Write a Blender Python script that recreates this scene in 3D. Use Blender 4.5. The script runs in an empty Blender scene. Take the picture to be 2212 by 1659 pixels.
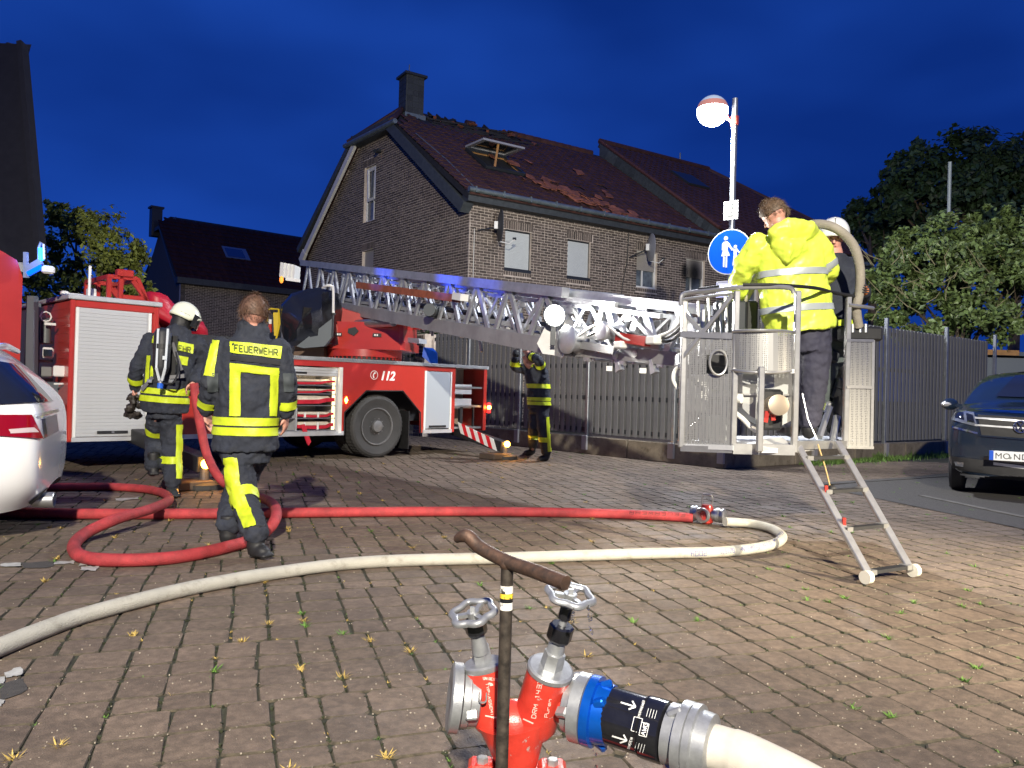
import bpy, bmesh, math, random
from mathutils import Vector, Matrix, noise as mnoise
from mathutils.bvhtree import BVHTree
random.seed(11)
sc = bpy.context.scene
COL = sc.collection
# ------------------------------------------------------------------ camera
CAM_H = 1.15; FPX = 1661.0; CX = 1106.0; CY = 829.5          # focal length in units of a 2212 px wide picture
PITCH = math.radians(0.43); ROLL = math.radians(1.6)
_c, _s = math.cos(ROLL), math.sin(ROLL); _cp, _sp = math.cos(PITCH), math.sin(PITCH)
cam_d = bpy.data.cameras.new('camera'); cam = bpy.data.objects.new('camera', cam_d); COL.objects.link(cam)
ax = Vector((_c, -_sp*_s, _cp*_s)); ay = Vector((-_s, -_sp*_c, _cp*_c)); az = -Vector((0, _cp, _sp))
cam.matrix_world = Matrix(((ax.x, ay.x, az.x, 0), (ax.y, ay.y, az.y, 0), (ax.z, ay.z, az.z, CAM_H), (0, 0, 0, 1)))
cam_d.sensor_width = 36.0; cam_d.lens = FPX/2212*36; cam_d.clip_start = 0.05; cam_d.clip_end = 600
sc.camera = cam

def ray(u, v):
    x = (u-CX)/FPX; z = -(v-CY)/FPX
    xr = _c*x-_s*z; zr = _s*x+_c*z
    return Vector((xr, _cp-_sp*zr, _sp+_cp*zr))
def at(u, v, Y):
    w = ray(u, v); return Vector((0, 0, CAM_H))+w*(Y/w.y)
def gp(u, v, z=0.0):
    w = ray(u, v); return Vector((0, 0, CAM_H))+w*((z-CAM_H)/w.z)

# ------------------------------------------------------------------ world: blue hour sky
world = bpy.data.worlds.new('World'); sc.world = world; world.use_nodes = True
nt = world.node_tree; nt.nodes.clear()
def N(t, **k):
    n = nt.nodes.new(t)
    for a, b in k.items(): setattr(n, a, b)
    return n
wout = N('ShaderNodeOutputWorld'); bg = N('ShaderNodeBackground'); tc = N('ShaderNodeTexCoord'); mp = N('ShaderNodeMapping')
mp.inputs['Scale'].default_value = (1.3, 1.0, 3.0); mp.inputs['Location'].default_value = (0.42, 0.1, 0.3)
no = N('ShaderNodeTexNoise'); no.inputs['Scale'].default_value = 1.7; no.inputs['Detail'].default_value = 3.0; no.inputs['Roughness'].default_value = 0.45
rp = N('ShaderNodeValToRGB'); rp.color_ramp.elements[0].position = 0.32; rp.color_ramp.elements[1].position = 0.74
rp.color_ramp.elements[0].color = (0.0030, 0.0260, 0.205, 1); rp.color_ramp.elements[1].color = (0.0100, 0.0640, 0.410, 1)
sky = N('ShaderNodeTexSky', sky_type='NISHITA', sun_disc=False, sun_elevation=math.radians(-4), sun_rotation=math.radians(200))
sm = N('ShaderNodeMixRGB', blend_type='ADD'); sm.inputs[0].default_value = 0.03
for a, b in ((tc.outputs['Generated'], mp.inputs[0]), (mp.outputs[0], no.inputs['Vector']), (no.outputs['Fac'], rp.inputs[0]),
             (rp.outputs[0], sm.inputs[1]), (sky.outputs[0], sm.inputs[2]), (sm.outputs[0], bg.inputs[0]), (bg.outputs[0], wout.inputs[0])):
    nt.links.new(a, b)
bg.inputs[1].default_value = 1.0

# ------------------------------------------------------------------ lamps the place has
def lamp(name, kind, loc, power, color, aim=None, **k):
    d = bpy.data.lights.new(name, kind); d.energy = power; d.color = color
    for a, b in k.items(): setattr(d, a, b)
    o = bpy.data.objects.new(name, d); COL.objects.link(o); o.location = loc
    if aim is not None: o.rotation_euler = (Vector(aim)-Vector(loc)).to_track_quat('-Z', 'Y').to_euler()
    return o
# floodlight on the mast of the fire engine standing behind the photographer
lamp('mast_floodlight', 'SPOT', (0.5, -8.6, 7.7), 22000, (1.0, 0.92, 0.77), aim=(3.6, 9.0, 1.8), spot_size=math.radians(96), spot_blend=0.9, shadow_soft_size=0.16)
# second work light of that engine, thrown low across the right half of the yard
lamp('side_work_light', 'SPOT', (8.4, 0.6, 3.6), 10500, (1.0, 0.86, 0.62), aim=(3.9, 3.9, 0.0), spot_size=math.radians(40), spot_blend=0.8, shadow_soft_size=0.12)
LAMP_P = Vector((3.10, 12.33, 5.72))
lamp('street_lamp_bulb', 'POINT', LAMP_P-Vector((0, 0, 0.30)), 2300, (0.93, 0.96, 1.0), shadow_soft_size=0.12)
SPOT_P = at(1196, 682, 8.35)
lamp('ladder_spotlight_bulb', 'SPOT', SPOT_P+Vector((0.16, -0.22, 0.0)), 420, (1.0, 0.97, 0.90), aim=at(1560, 760, 6.0), spot_size=math.radians(88), spot_blend=0.6, shadow_soft_size=0.08)
for i_, (a_, p_) in enumerate((((-2.1, 12.3, 3.02), 5200), ((-0.85, 10.5, 2.72), 5200), ((-0.35, 9.7, 2.52), 1500))): lamp('beacon_blue', 'SPOT', (-6.2, 8.3, 3.25), p_, (0.02, 0.085, 1.0), aim=a_, spot_size=math.radians(9), spot_blend=1.0, shadow_soft_size=0.05)
sc.view_settings.view_transform = 'Standard'; sc.view_settings.look = 'None'; sc.view_settings.gamma = 1.0
sc.view_settings.exposure = 0.0; sc.view_settings.use_curve_mapping = False
try:
    sc.cycles.use_denoising = True; sc.cycles.sample_clamp_indirect = 4.0; sc.cycles.max_bounces = 6; sc.cycles.transparent_max_bounces = 12
except Exception: pass

# ------------------------------------------------------------------ materials
MATS = {}
def mat(name, col, rough=0.6, metal=0.0, var=0.0, scale=6.0, bump=0.0, bscale=50.0, island=0.0, col2=None, c2pos=(0.55, 0.7), coat=0.0, emis=None, es=0.0, trans=0.0, alpha=1.0, spec=0.5, stretch=None, aniso_noise=4):
    if name in MATS: return MATS[name]
    m = bpy.data.materials.new(name); m.use_nodes = True; t = m.node_tree; b = t.nodes['Principled BSDF']
    b.inputs['Base Color'].default_value = (*col, 1); b.inputs['Roughness'].default_value = rough; b.inputs['Metallic'].default_value = metal
    b.inputs['Coat Weight'].default_value = coat; b.inputs['Coat Roughness'].default_value = 0.08
    b.inputs['Specular IOR Level'].default_value = spec
    if trans: b.inputs['Transmission Weight'].default_value = trans
    if alpha < 1: b.inputs['Alpha'].default_value = alpha
    if emis: b.inputs['Emission Color'].default_value = (*emis, 1); b.inputs['Emission Strength'].default_value = es
    nn = t.nodes.new; L = t.links.new
    cur = None
    if var or bump or col2:
        tcn = nn('ShaderNodeTexCoord'); mpn = nn('ShaderNodeMapping'); L(tcn.outputs['Object'], mpn.inputs[0])
        if stretch: mpn.inputs['Scale'].default_value = stretch
    if var or col2:
        n1 = nn('ShaderNodeTexNoise'); n1.inputs['Scale'].default_value = scale; n1.inputs['Detail'].default_value = aniso_noise; n1.inputs['Roughness'].default_value = 0.65
        L(mpn.outputs[0], n1.inputs['Vector'])
        r = nn('ShaderNodeValToRGB'); L(n1.outputs['Fac'], r.inputs[0])
        r.color_ramp.elements[0].position = 0.32; r.color_ramp.elements[1].position = 0.68
        r.color_ramp.elements[0].color = (*[c*(1-var) for c in col], 1); r.color_ramp.elements[1].color = (*[min(1, c*(1+var)) for c in col], 1)
        cur = r.outputs[0]
    if col2:
        n2 = nn('ShaderNodeTexNoise'); n2.inputs['Scale'].default_value = scale*1.7; n2.inputs['Detail'].default_value = 6; n2.inputs['Roughness'].default_value = 0.7
        L(mpn.outputs[0], n2.inputs['Vector'])
        r2 = nn('ShaderNodeMapRange'); r2.inputs['From Min'].default_value = c2pos[0]; r2.inputs['From Max'].default_value = c2pos[1]; L(n2.outputs['Fac'], r2.inputs['Value'])
        mx = nn('ShaderNodeMixRGB'); L(r2.outputs[0], mx.inputs[0]); L(cur, mx.inputs[1]); mx.inputs[2].default_value = (*col2, 1); cur = mx.outputs[0]
    if island:
        g = nn('ShaderNodeNewGeometry'); oi = nn('ShaderNodeObjectInfo'); ad = nn('ShaderNodeMath'); ad.operation = 'ADD'; L(g.outputs['Random Per Island'], ad.inputs[0]); L(oi.outputs['Random'], ad.inputs[1])
        fr = nn('ShaderNodeMath'); fr.operation = 'FRACT'; L(ad.outputs[0], fr.inputs[0])
        mr = nn('ShaderNodeMapRange'); mr.inputs['To Min'].default_value = 1-island; mr.inputs['To Max'].default_value = 1+island; L(fr.outputs[0], mr.inputs['Value'])
        hs = nn('ShaderNodeHueSaturation'); L(mr.outputs[0], hs.inputs['Value'])
        if cur: L(cur, hs.inputs['Color'])
        else: hs.inputs['Color'].default_value = (*col, 1)
        cur = hs.outputs[0]
    if cur: L(cur, b.inputs['Base Color'])
    if bump:
        n3 = nn('ShaderNodeTexNoise'); n3.inputs['Scale'].default_value = bscale; n3.inputs['Detail'].default_value = 4; L(mpn.outputs[0], n3.inputs['Vector'])
        bp = nn('ShaderNodeBump'); bp.inputs['Strength'].default_value = bump; bp.inputs['Distance'].default_value = 0.01
        L(n3.outputs['Fac'], bp.inputs['Height']); L(bp.outputs[0], b.inputs['Normal'])
    MATS[name] = m; return m

paver_m = mat('paver_concrete', (0.134, 0.098, 0.070), 0.84, var=0.20, scale=9, bump=0.55, bscale=160, island=0.17, col2=(0.060, 0.048, 0.036), c2pos=(0.60, 0.74))
pedge_m = mat('paver_shaded_edge', (0.066, 0.054, 0.036), 0.9, var=0.45, scale=30, bump=0.5, bscale=120)  # shade put into the colour of bevels and sides, so edges stay dark
def yard_stone(m):
    """stains, damp patches, tyre wear and grit across the whole yard, in world position"""
    t = m.node_tree; b = t.nodes['Principled BSDF']; nn = t.nodes.new; L = t.links.new; ge = nn('ShaderNodeNewGeometry'); src = b.inputs['Base Color'].links[0].from_socket
    def nz(sc_, d=4): n = nn('ShaderNodeTexNoise'); n.inputs['Scale'].default_value = sc_; n.inputs['Detail'].default_value = d; n.inputs['Roughness'].default_value = .62; L(ge.outputs['Position'], n.inputs['Vector']); return n.outputs['Fac']
    def rmp(s, a, c, lo, hi): r = nn('ShaderNodeMapRange'); r.inputs['From Min'].default_value = a; r.inputs['From Max'].default_value = c; r.inputs['To Min'].default_value = lo; r.inputs['To Max'].default_value = hi; L(s, r.inputs['Value']); return r.outputs[0]
    h = nn('ShaderNodeHueSaturation'); L(src, h.inputs['Color']); a = rmp(nz(.9), .35, .68, .84, 1.14); c = rmp(nz(26, 6), .42, .62, .80, 1.18); mu = nn('ShaderNodeMath'); mu.operation = 'MULTIPLY'; L(a, mu.inputs[0]); L(c, mu.inputs[1]); L(mu.outputs[0], h.inputs['Value'])
    g = nn('ShaderNodeMixRGB'); L(rmp(nz(210, 2), .66, .74, 0, .55), g.inputs[0]); L(h.outputs[0], g.inputs[1]); g.inputs[2].default_value = (.30, .26, .20, 1)
    p = nn('ShaderNodeMixRGB'); L(rmp(nz(75, 3), .30, .24, 0, .9), p.inputs[0]); L(g.outputs[0], p.inputs[1]); p.inputs[2].default_value = (.016, .013, .010, 1); L(p.outputs[0], b.inputs['Base Color'])
    L(rmp(nz(1.7), .38, .62, .66, .92), b.inputs['Roughness'])
yard_stone(paver_m)
joint_m = mat('joint_sand', (0.030, 0.030, 0.018), 0.95, var=0.4, scale=14, bump=0.6, bscale=90, col2=(0.03, 0.05, 0.012))
asphalt_m = mat('asphalt', (0.050, 0.046, 0.042), 0.85, var=0.25, scale=30, bump=0.5, bscale=200)
paint_m = mat('worn_paint', (0.36, 0.36, 0.34), 0.8, var=0.25, scale=22)
brick_m = mat('clinker_brick', (0.105, 0.083, 0.068), 0.85, var=0.25, scale=9, bump=0.3, bscale=60, island=0.42)
mortar_m = mat('mortar', (0.54, 0.46, 0.38), 0.9, var=0.18, scale=5)
tile_m = mat('roof_tile_dark_red', (0.056, 0.023, 0.017), 0.62, var=0.3, scale=3, island=0.30, col2=(0.11, 0.040, 0.025), c2pos=(0.6, 0.85))
tile_or_m = mat('broken_tile_face', (0.22, 0.075, 0.042), 0.85, var=0.3, scale=12, island=0.3)
slate_m = mat('dark_slate', (0.050, 0.058, 0.062), 0.6, var=0.25, scale=8, island=0.2)
zinc_m = mat('zinc', (0.20, 0.24, 0.24), 0.45, 0.6, var=0.2, scale=6)
char_m = mat('charred_timber', (0.014, 0.014, 0.016), 0.8, var=0.4, scale=8)
white_m = mat('white_plastic', (0.72, 0.72, 0.68), 0.35, var=0.04, scale=3)
cream_m = mat('cream_trim', (0.66, 0.64, 0.58), 0.6, var=0.08, scale=3)
shut_m = mat('grey_shutter', (0.56, 0.59, 0.57), 0.5, var=0.03)
shutb_m = mat('beige_shutter', (0.36, 0.33, 0.28), 0.5, var=0.04)
dark_m = mat('dark_metal', (0.03, 0.034, 0.04), 0.45, 0.2)
black_m = mat('black_rubber', (0.012, 0.012, 0.013), 0.6, var=0.3, scale=10)
glass_m = mat('dark_glass', (0.02, 0.025, 0.03), 0.06, spec=0.9)
glassl_m = mat('curtained_glass', (0.13, 0.15, 0.15), 0.15, var=0.5, scale=3, spec=0.8)
slat_m = mat('grey_fence_slat', (0.135, 0.138, 0.142), 0.6, var=0.12, scale=4, stretch=(6, 6, 1), island=0.08)
post_m = mat('galvanised_post', (0.30, 0.32, 0.34), 0.4, 0.7, var=0.15, scale=9)
conc_m = mat('weathered_concrete', (0.16, 0.135, 0.10), 0.9, var=0.35, scale=3, bump=0.4, bscale=40, col2=(0.07, 0.055, 0.035))
red_m = mat('fire_red_paint', (0.43, 0.034, 0.024), 0.30, coat=0.5, var=0.08, scale=2, col2=(.30, .04, .03), c2pos=(.55, .9))
alu_m = mat('brushed_aluminium', (0.46, 0.47, 0.48), 0.38, 0.85, var=0.12, scale=7)
aludull_m = mat('dull_aluminium', (0.50, 0.51, 0.52), 0.5, 0.35, var=0.1, scale=5)
rolld_m = mat('shutter_aluminium', (0.50, 0.51, 0.51), 0.5, 0.25, var=0.04, scale=3)
yel_m = mat('fluorescent_yellow', (0.50, 0.60, 0.02), 0.5, var=0.10, scale=14, bump=0.25, bscale=60)
navy_m = mat('navy_turnout_cloth', (0.020, 0.024, 0.036), 0.88, var=0.35, scale=5, bump=0.9, bscale=26, col2=(.040, .042, .050), c2pos=(.52, .8))
skin_m = mat('skin', (0.55, 0.27, 0.20), 0.5, var=0.1, scale=9)
orange_l = mat('amber_lamp', (1, .5, .1), 0.3, emis=(1.0, 0.42, 0.05), es=30)
redl_m = mat('red_lamp', (1, .05, .05), 0.3, emis=(1.0, 0.02, 0.02), es=4)

# ------------------------------------------------------------------ mesh builder
class MB:
    def __init__(s): s.v = []; s.f = []; s.mi = []; s.cm = 0
    def add(s, vs, fs):
        n = len(s.v); s.v += [tuple(p) for p in vs]; s.f += [tuple(i+n for i in f) for f in fs]; s.mi += [s.cm]*len(fs)
    def box(s, c, size, M=None, bev=0.0):
        x, y, z = [a/2 for a in size]; c = Vector(c)
        if bev:
            b = min(bev, x*.9, y*.9, z*.9); pts = []
            for sz, ins in ((-z, b), (-z+b, 0), (z-b, 0), (z, b)):
                X, Y = x-ins, y-ins
                k = b if not ins else b*.4
                pts.append([(X, -Y+k, sz), (X, Y-k, sz), (X-k, Y, sz), (-X+k, Y, sz), (-X, Y-k, sz), (-X, -Y+k, sz), (-X+k, -Y, sz), (X-k, -Y, sz)])
            vs = [p for r in pts for p in r]; fs = [tuple(range(7, -1, -1)), tuple(range(24, 32))]
            for r in range(3):
                for i in range(8): j = (i+1) % 8; fs.append((r*8+i, r*8+j, r*8+8+j, r*8+8+i))
        else:
            vs = [(i, j, k) for i in (-x, x) for j in (-y, y) for k in (-z, z)]
            fs = [(0, 1, 3, 2), (4, 6, 7, 5), (0, 4, 5, 1), (2, 3, 7, 6), (0, 2, 6, 4), (1, 5, 7, 3)]
        vs = [Vector(p) for p in vs]
        if M is not None: vs = [M @ p for p in vs]
        s.add([p+c for p in vs], fs); return s
    def bar(s, a, b, w, h=None, up=(0, 0, 1), bev=0):
        a, b = Vector(a), Vector(b); d = b-a; L = d.length
        if L < 1e-6: return s
        d.normalize(); up = Vector(up); y = up.cross(d)
        if y.length < 1e-4: y = Vector((1, 0, 0)).cross(d)
        y.normalize(); z = d.cross(y); M = Matrix((d, y, z)).transposed()
        return s.box((a+b)/2, (L, w, h or w), M, bev)
    def tube(s, pts, r, n=8, caps=True, ry=None):
        pts = [Vector(p) for p in pts]; m = len(pts); R = r if hasattr(r, '__len__') else [r]*m
        vs = []; prev = None
        for i, p in enumerate(pts):
            d = (pts[min(i+1, m-1)]-pts[max(i-1, 0)]).normalized()
            if prev is None:
                a = d.orthogonal().normalized()
                if abs(d.z) < 0.95: a = Vector((0, 0, 1)).cross(d).normalized()
            else:
                a = (prev-d*prev.dot(d)); a = a.normalized() if a.length > 1e-5 else d.orthogonal().normalized()
            prev = a; b = d.cross(a)
            for k in range(n):
                t = 2*math.pi*k/n; vs.append(p+a*math.cos(t)*R[i]+b*math.sin(t)*(R[i] if ry is None else R[i]*ry))
        fs = [(i*n+k, i*n+(k+1) % n, (i+1)*n+(k+1) % n, (i+1)*n+k) for i in range(m-1) for k in range(n)]
        if caps: fs += [tuple(range(n-1, -1, -1)), tuple((m-1)*n+k for k in range(n))]
        s.add(vs, fs); return s
    def cyl(s, a, b, r0, r1=None, n=16, caps=True): return s.tube([a, b], [r0, r0 if r1 is None else r1], n, caps)
    def lathe(s, o, axis, prof, n=24, x=None):
        o = Vector(o); d = Vector(axis).normalized(); a = d.orthogonal().normalized() if x is None else Vector(x); b = d.cross(a); m = len(prof); vs = []
        for (h, r) in prof:
            for k in range(n): t = 2*math.pi*k/n; vs.append(o+d*h+a*math.cos(t)*r+b*math.sin(t)*r)
        fs = [(i*n+k, i*n+(k+1) % n, (i+1)*n+(k+1) % n, (i+1)*n+k) for i in range(m-1) for k in range(n)]
        fs += [tuple(range(n-1, -1, -1)), tuple((m-1)*n+k for k in range(n))]
        s.add(vs, fs); return s
    def ball(s, c, r, n=12, sc=(1, 1, 1), M=None):
        c = Vector(c); vs = []; m = n//2+1
        for i in range(m):
            t = math.pi*i/(m-1)
            for k in range(n):
                p = 2*math.pi*k/n; q = Vector((r*sc[0]*math.sin(t)*math.cos(p), r*sc[1]*math.sin(t)*math.sin(p), r*sc[2]*math.cos(t)))
                vs.append((M @ q if M is not None else q)+c)
        s.add(vs, [(i*n+k, (i+1)*n+k, (i+1)*n+(k+1) % n, i*n+(k+1) % n) for i in range(m-1) for k in range(n)]); return s
    def prism(s, pts, off):
        off = Vector(off); n = len(pts); P = [Vector(p) for p in pts]
        s.add(P+[p+off for p in P], [tuple(range(n-1, -1, -1)), tuple(range(n, 2*n))]+[(i, (i+1) % n, (i+1) % n+n, i+n) for i in range(n)]); return s
    def quad(s, *p): s.add(p, [tuple(range(len(p)))]); return s
    def mesh(s, name, m, smooth=False, fix=True):
        me = bpy.data.meshes.new(name); me.from_pydata(s.v, [], s.f)
        for mm in (m if isinstance(m, (list, tuple)) else [m]): me.materials.append(mm)
        if any(s.mi): me.polygons.foreach_set('material_index', s.mi)
        if fix and len(s.f) < 60000:
            bm = bmesh.new(); bm.from_mesh(me); bmesh.ops.recalc_face_normals(bm, faces=bm.faces); bm.to_mesh(me); bm.free()
        if smooth:
            me.polygons.foreach_set('use_smooth', [True]*len(me.polygons))
            if smooth != 'all': me.set_sharp_from_angle(angle=math.radians(smooth if smooth is not True else 38))
        me.update(); return me
    def build(s, name, m, parent=None, smooth=False, fix=True): return link(name, s.mesh(name, m, smooth, fix), parent)
def link(name, me, parent=None):
    o = bpy.data.objects.new(name, me); COL.objects.link(o)
    if parent is not None: o.parent = parent
    return o
def tag(o, label=None, cat=None, group=None, kind=None):
    if label: o['label'] = label
    if cat: o['category'] = cat
    if group: o['group'] = group
    if kind: o['kind'] = kind
    return o
def thing(name, label, cat, loc=(0, 0, 0), rz=0.0, group=None):
    o = bpy.data.objects.new(name, None); COL.objects.link(o); o.location = loc; o.rotation_euler = (0, 0, rz); o.empty_display_size = 0.2
    return tag(o, label, cat, group)
def inst(name, me, parent, loc, M=None):
    o = bpy.data.objects.new(name, me); COL.objects.link(o); o.parent = parent
    if M is not None: o.matrix_local = M
    else: o.location = loc
    return o
def kids(o): return [c for c in bpy.data.objects if c.parent == o]
def copy_tree(o, parent=None):
    c = o.copy(); COL.objects.link(c); c.parent = parent
    for ch in list(o.children): copy_tree(ch, c)
    return c
def smooth_path(pts, k=6):
    P = [Vector(p) for p in pts]; out = []
    for i in range(len(P)-1):
        p0, p1, p2, p3 = P[max(i-1, 0)], P[i], P[i+1], P[min(i+2, len(P)-1)]
        for j in range(k):
            t = j/k; out.append(0.5*((2*p1)+(p2-p0)*t+(2*p0-5*p1+4*p2-p3)*t*t+(3*p1-p0-3*p2+p3)*t**3))
    out.append(P[-1]); return out
def text(name, s, m, parent, loc, size, X, Yv, ext=0.001, align='LEFT', shear=0.0, spacing=1.0, bold=0.0):
    cu = bpy.data.curves.new(name, 'FONT'); cu.body = s; cu.size = size; cu.extrude = ext; cu.align_x = align; cu.shear = shear; cu.space_character = spacing; cu.offset = bold; cu.resolution_u = 3
    o = bpy.data.objects.new(name, cu); COL.objects.link(o)
    bpy.context.view_layer.update()
    me = bpy.data.meshes.new_from_object(o.evaluated_get(bpy.context.evaluated_depsgraph_get())); bpy.data.objects.remove(o)
    me.materials.clear(); me.materials.append(m)
    X = Vector(X).normalized(); Yv = Vector(Yv).normalized(); Z = X.cross(Yv)
    M = Matrix((X, Yv, Z)).transposed().to_4x4(); M.translation = Vector(loc)
    q = link(name, me, parent); q.matrix_local = M
    return q

# ---- strokes laid onto a surface: letters, digits, arrows and frames
GLY = {'F': '001 0,0111,0585', 'E': '', }
_G = dict(F=[(0,0,0,1),(0,1,1,1),(0,.5,.8,.5)], E=[(0,0,0,1),(0,1,1,1),(0,.5,.8,.5),(0,0,1,0)], U=[(0,0,0,1),(0,0,1,0),(1,0,1,1)], R=[(0,0,0,1),(0,1,1,1),(1,1,1,.5),(0,.5,1,.5),(.4,.5,1,0)],
  W=[(0,1,.2,0),(.2,0,.5,.7),(.5,.7,.8,0),(.8,0,1,1)], H=[(0,0,0,1),(1,0,1,1),(0,.5,1,.5)], N=[(0,0,0,1),(0,1,1,0),(1,0,1,1)], A=[(0,0,.5,1),(.5,1,1,0),(.2,.4,.8,.4)], G=[(1,.8,.6,1),(.6,1,0,.8),(0,.8,0,.2),(0,.2,.5,0),(.5,0,1,.2),(1,.2,1,.5),(1,.5,.5,.5)],
  D=[(0,0,0,1),(0,1,.7,1),(.7,1,1,.7),(1,.7,1,.3),(1,.3,.7,0),(.7,0,0,0)], I=[(.5,0,.5,1)], P=[(0,0,0,1),(0,1,1,1),(1,1,1,.5),(1,.5,0,.5)], T=[(.5,0,.5,1),(0,1,1,1)], Y=[(0,1,.5,.5),(1,1,.5,.5),(.5,.5,.5,0)], S=[(1,1,0,1),(0,1,0,.5),(0,.5,1,.5),(1,.5,1,0),(1,0,0,0)], M=[(0,0,0,1),(0,1,.5,.4),(.5,.4,1,1),(1,1,1,0)], O=[(0,0,1,0),(1,0,1,1),(1,1,0,1),(0,1,0,0)],
  r=[(0,0,0,.6),(0,.5,.8,.6)], u=[(0,.6,0,0),(0,0,.9,0),(.9,0,.9,.6)], e=[(.9,0,0,0),(0,0,0,.6),(0,.6,.9,.6),(.9,.6,.9,.3),(.9,.3,0,.3)], f=[(.3,0,.3,1),(.3,1,.9,1),(0,.55,.8,.55)], n=[(0,0,0,.6),(0,.6,.9,.6),(.9,.6,.9,0)])
_G.update({'-': [(.1,.5,.9,.5)], '.': [(.4,0,.6,0)], ' ': [], '0': _G['O'], '1': [(.5,0,.5,1),(.2,.8,.5,1)], '2': [(0,1,1,1),(1,1,1,.5),(1,.5,0,.5),(0,.5,0,0),(0,0,1,0)], '4': [(0,1,0,.45),(0,.45,1,.45),(.8,1,.8,0)], '5': _G['S'], '7': [(0,1,1,1),(1,1,.4,0)], '8': _G['O']+[(0,.5,1,.5)], '3': [(0,1,1,1),(1,1,1,0),(1,0,0,0),(0,.5,1,.5)]})
del GLY
def strokes(bv, segs, w, off):
    """segs: picture-plane segments cast onto the surface from the front; real thin strips sit on it"""
    m = MB(); O = Vector((0, 0, CAM_H))
    for (x0, y0, x1, y1) in segs:
        k = 3
        for j in range(k):
            p = Vector((x0+(x1-x0)*j/k, y0+(y1-y0)*j/k)); q = Vector((x0+(x1-x0)*(j+1)/k, y0+(y1-y0)*(j+1)/k)); d = (q-p); 
            if d.length < 1e-6: continue
            d.normalize(); s = Vector((-d.y, d.x))*w/2; pts = []
            for t in (p-s, q-s, q+s, p+s):
                r = ray(t.x, t.y).normalized(); h = bv.ray_cast(O, r); pts.append(None if h[0] is None else h[0]-r*off)
            if all(a is not None for a in pts): m.quad(*pts)
    return m
def word_segs(word, base, X, Y, fill=.66):
    """base: start pixel; X: advance vector for one character; Y: height vector"""
    out = []; X = Vector(X); Y = Vector(Y); b = Vector(base)
    for i, c in enumerate(word):
        for (a0, b0, a1, b1) in _G[c]:
            p = b+X*(i+a0*fill)+Y*b0; q = b+X*(i+a1*fill)+Y*b1; out.append((p.x, p.y, q.x, q.y))
    return out
def mesh_bvh(o, M=None):
    bm = bmesh.new(); bm.from_mesh(o.data)
    if M is not None: bm.transform(M)
    t = BVHTree.FromBMesh(bm); bm.free(); return t
# ================================================================== SETTING
MB().quad((-220, -60, -0.009), (220, -60, -0.009), (220, 400, -0.009), (-220, 400, -0.009)).build('ground', joint_m)
tag(bpy.data.objects['ground'], kind='structure')
# --- paving: bands of three rows share their joints, next band is shifted
TH = math.radians(18.6); RU = Vector((math.cos(TH), math.sin(TH), 0)); RV = Vector((-math.sin(TH), math.cos(TH), 0))
pav = tag(thing('paving', None, None), kind='structure')
def paver_shape(w, h, rnd, z0):
    """one cobble-like concrete block: chamfered octagon top on a skirt, w along the row, h across"""
    g = 0.0030; x, y = w/2-g-.0008, h/2-g; k = min(x, y)*rnd.uniform(0.14, 0.30); b = 0.0042
    def ring(ix, z, kk): 
        X, Y = x-ix, y-ix
        return [(X, -Y+kk), (X, Y-kk), (X-kk, Y), (-X+kk, Y), (-X, Y-kk), (-X, -Y+kk), (-X+kk, -Y), (X-kk, -Y)], z
    out = []
    jit = [rnd.uniform(-0.0048, 0.0048) for _ in range(16)]
    tx, ty = rnd.uniform(-0.006, 0.006), rnd.uniform(-0.006, 0.006)
    for (R, z) in (ring(b, 0.0, k), ring(0.001, -0.005, k*0.85), ring(0.0, -0.03, k*0.8)):
        for i, (px, py) in enumerate(R): out.append((px+jit[i], py+jit[i+8], z0+z+(tx*px+ty*py if z > -0.02 else 0)))
    fs = [tuple(range(8))]
    for r in range(2):
        for i in range(8): j = (i+1) % 8; fs.append((r*8+j, r*8+i, r*8+8+i, r*8+8+j))
    return out, fs
rnd = random.Random(5)
blocks = []
v = -8.0; band = 0
while v < 24.0:
    rows = [rnd.choice((0.145, 0.165, 0.20, 0.20)) for _ in range(rnd.choice((2, 3, 3, 4)))]
    u = -16.0+rnd.random()*0.3; cuts = []
    while u < 24: w = rnd.choice((0.165, 0.165, 0.205, 0.215, 0.15)); cuts.append((u, w)); u += w
    for h in rows:
        for (uu, w) in cuts:
            cu, cv = uu+w/2, v+h/2
            p = RU*cu+RV*cv
            if p.y < 1.3 or p.y > 21 or abs(p.x) > 0.72*p.y+1.2: continue
            if p.y > 14.6 and p.x > 1.0 and p.x > 3.4+(p.y-12)*0.98: continue
            blocks.append((p.y*p.y+p.x*p.x*0.3, p.x, p.y, w+rnd.uniform(-.004, .004), h+rnd.uniform(-.004, .004)))
        v += h
blocks.sort()
near, far = blocks[:300], blocks[300:]
cache = {}
for (dd, x, y, w, h) in near:
    key = (round(w/0.012), round(h/0.012), rnd.randrange(3))
    if key not in cache:
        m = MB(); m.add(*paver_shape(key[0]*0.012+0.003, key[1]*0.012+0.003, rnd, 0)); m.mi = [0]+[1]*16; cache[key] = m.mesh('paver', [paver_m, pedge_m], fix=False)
    M = Matrix.Translation((x, y, rnd.uniform(-.0015, .001))) @ Matrix.Rotation(TH+rnd.uniform(-.012, .012), 4, 'Z')
    inst('paver', cache[key], pav, None, M)
FB = MB(); ct, st = math.cos(TH), math.sin(TH)
for (dd, x, y, w, h) in far:
    vs, fs = paver_shape(w, h, rnd, rnd.uniform(-.0015, .001))
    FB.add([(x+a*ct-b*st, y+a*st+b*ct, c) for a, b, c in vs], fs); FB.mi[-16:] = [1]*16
tag(FB.build('pavers', [paver_m, pedge_m], pav, fix=False), kind='stuff')
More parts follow.
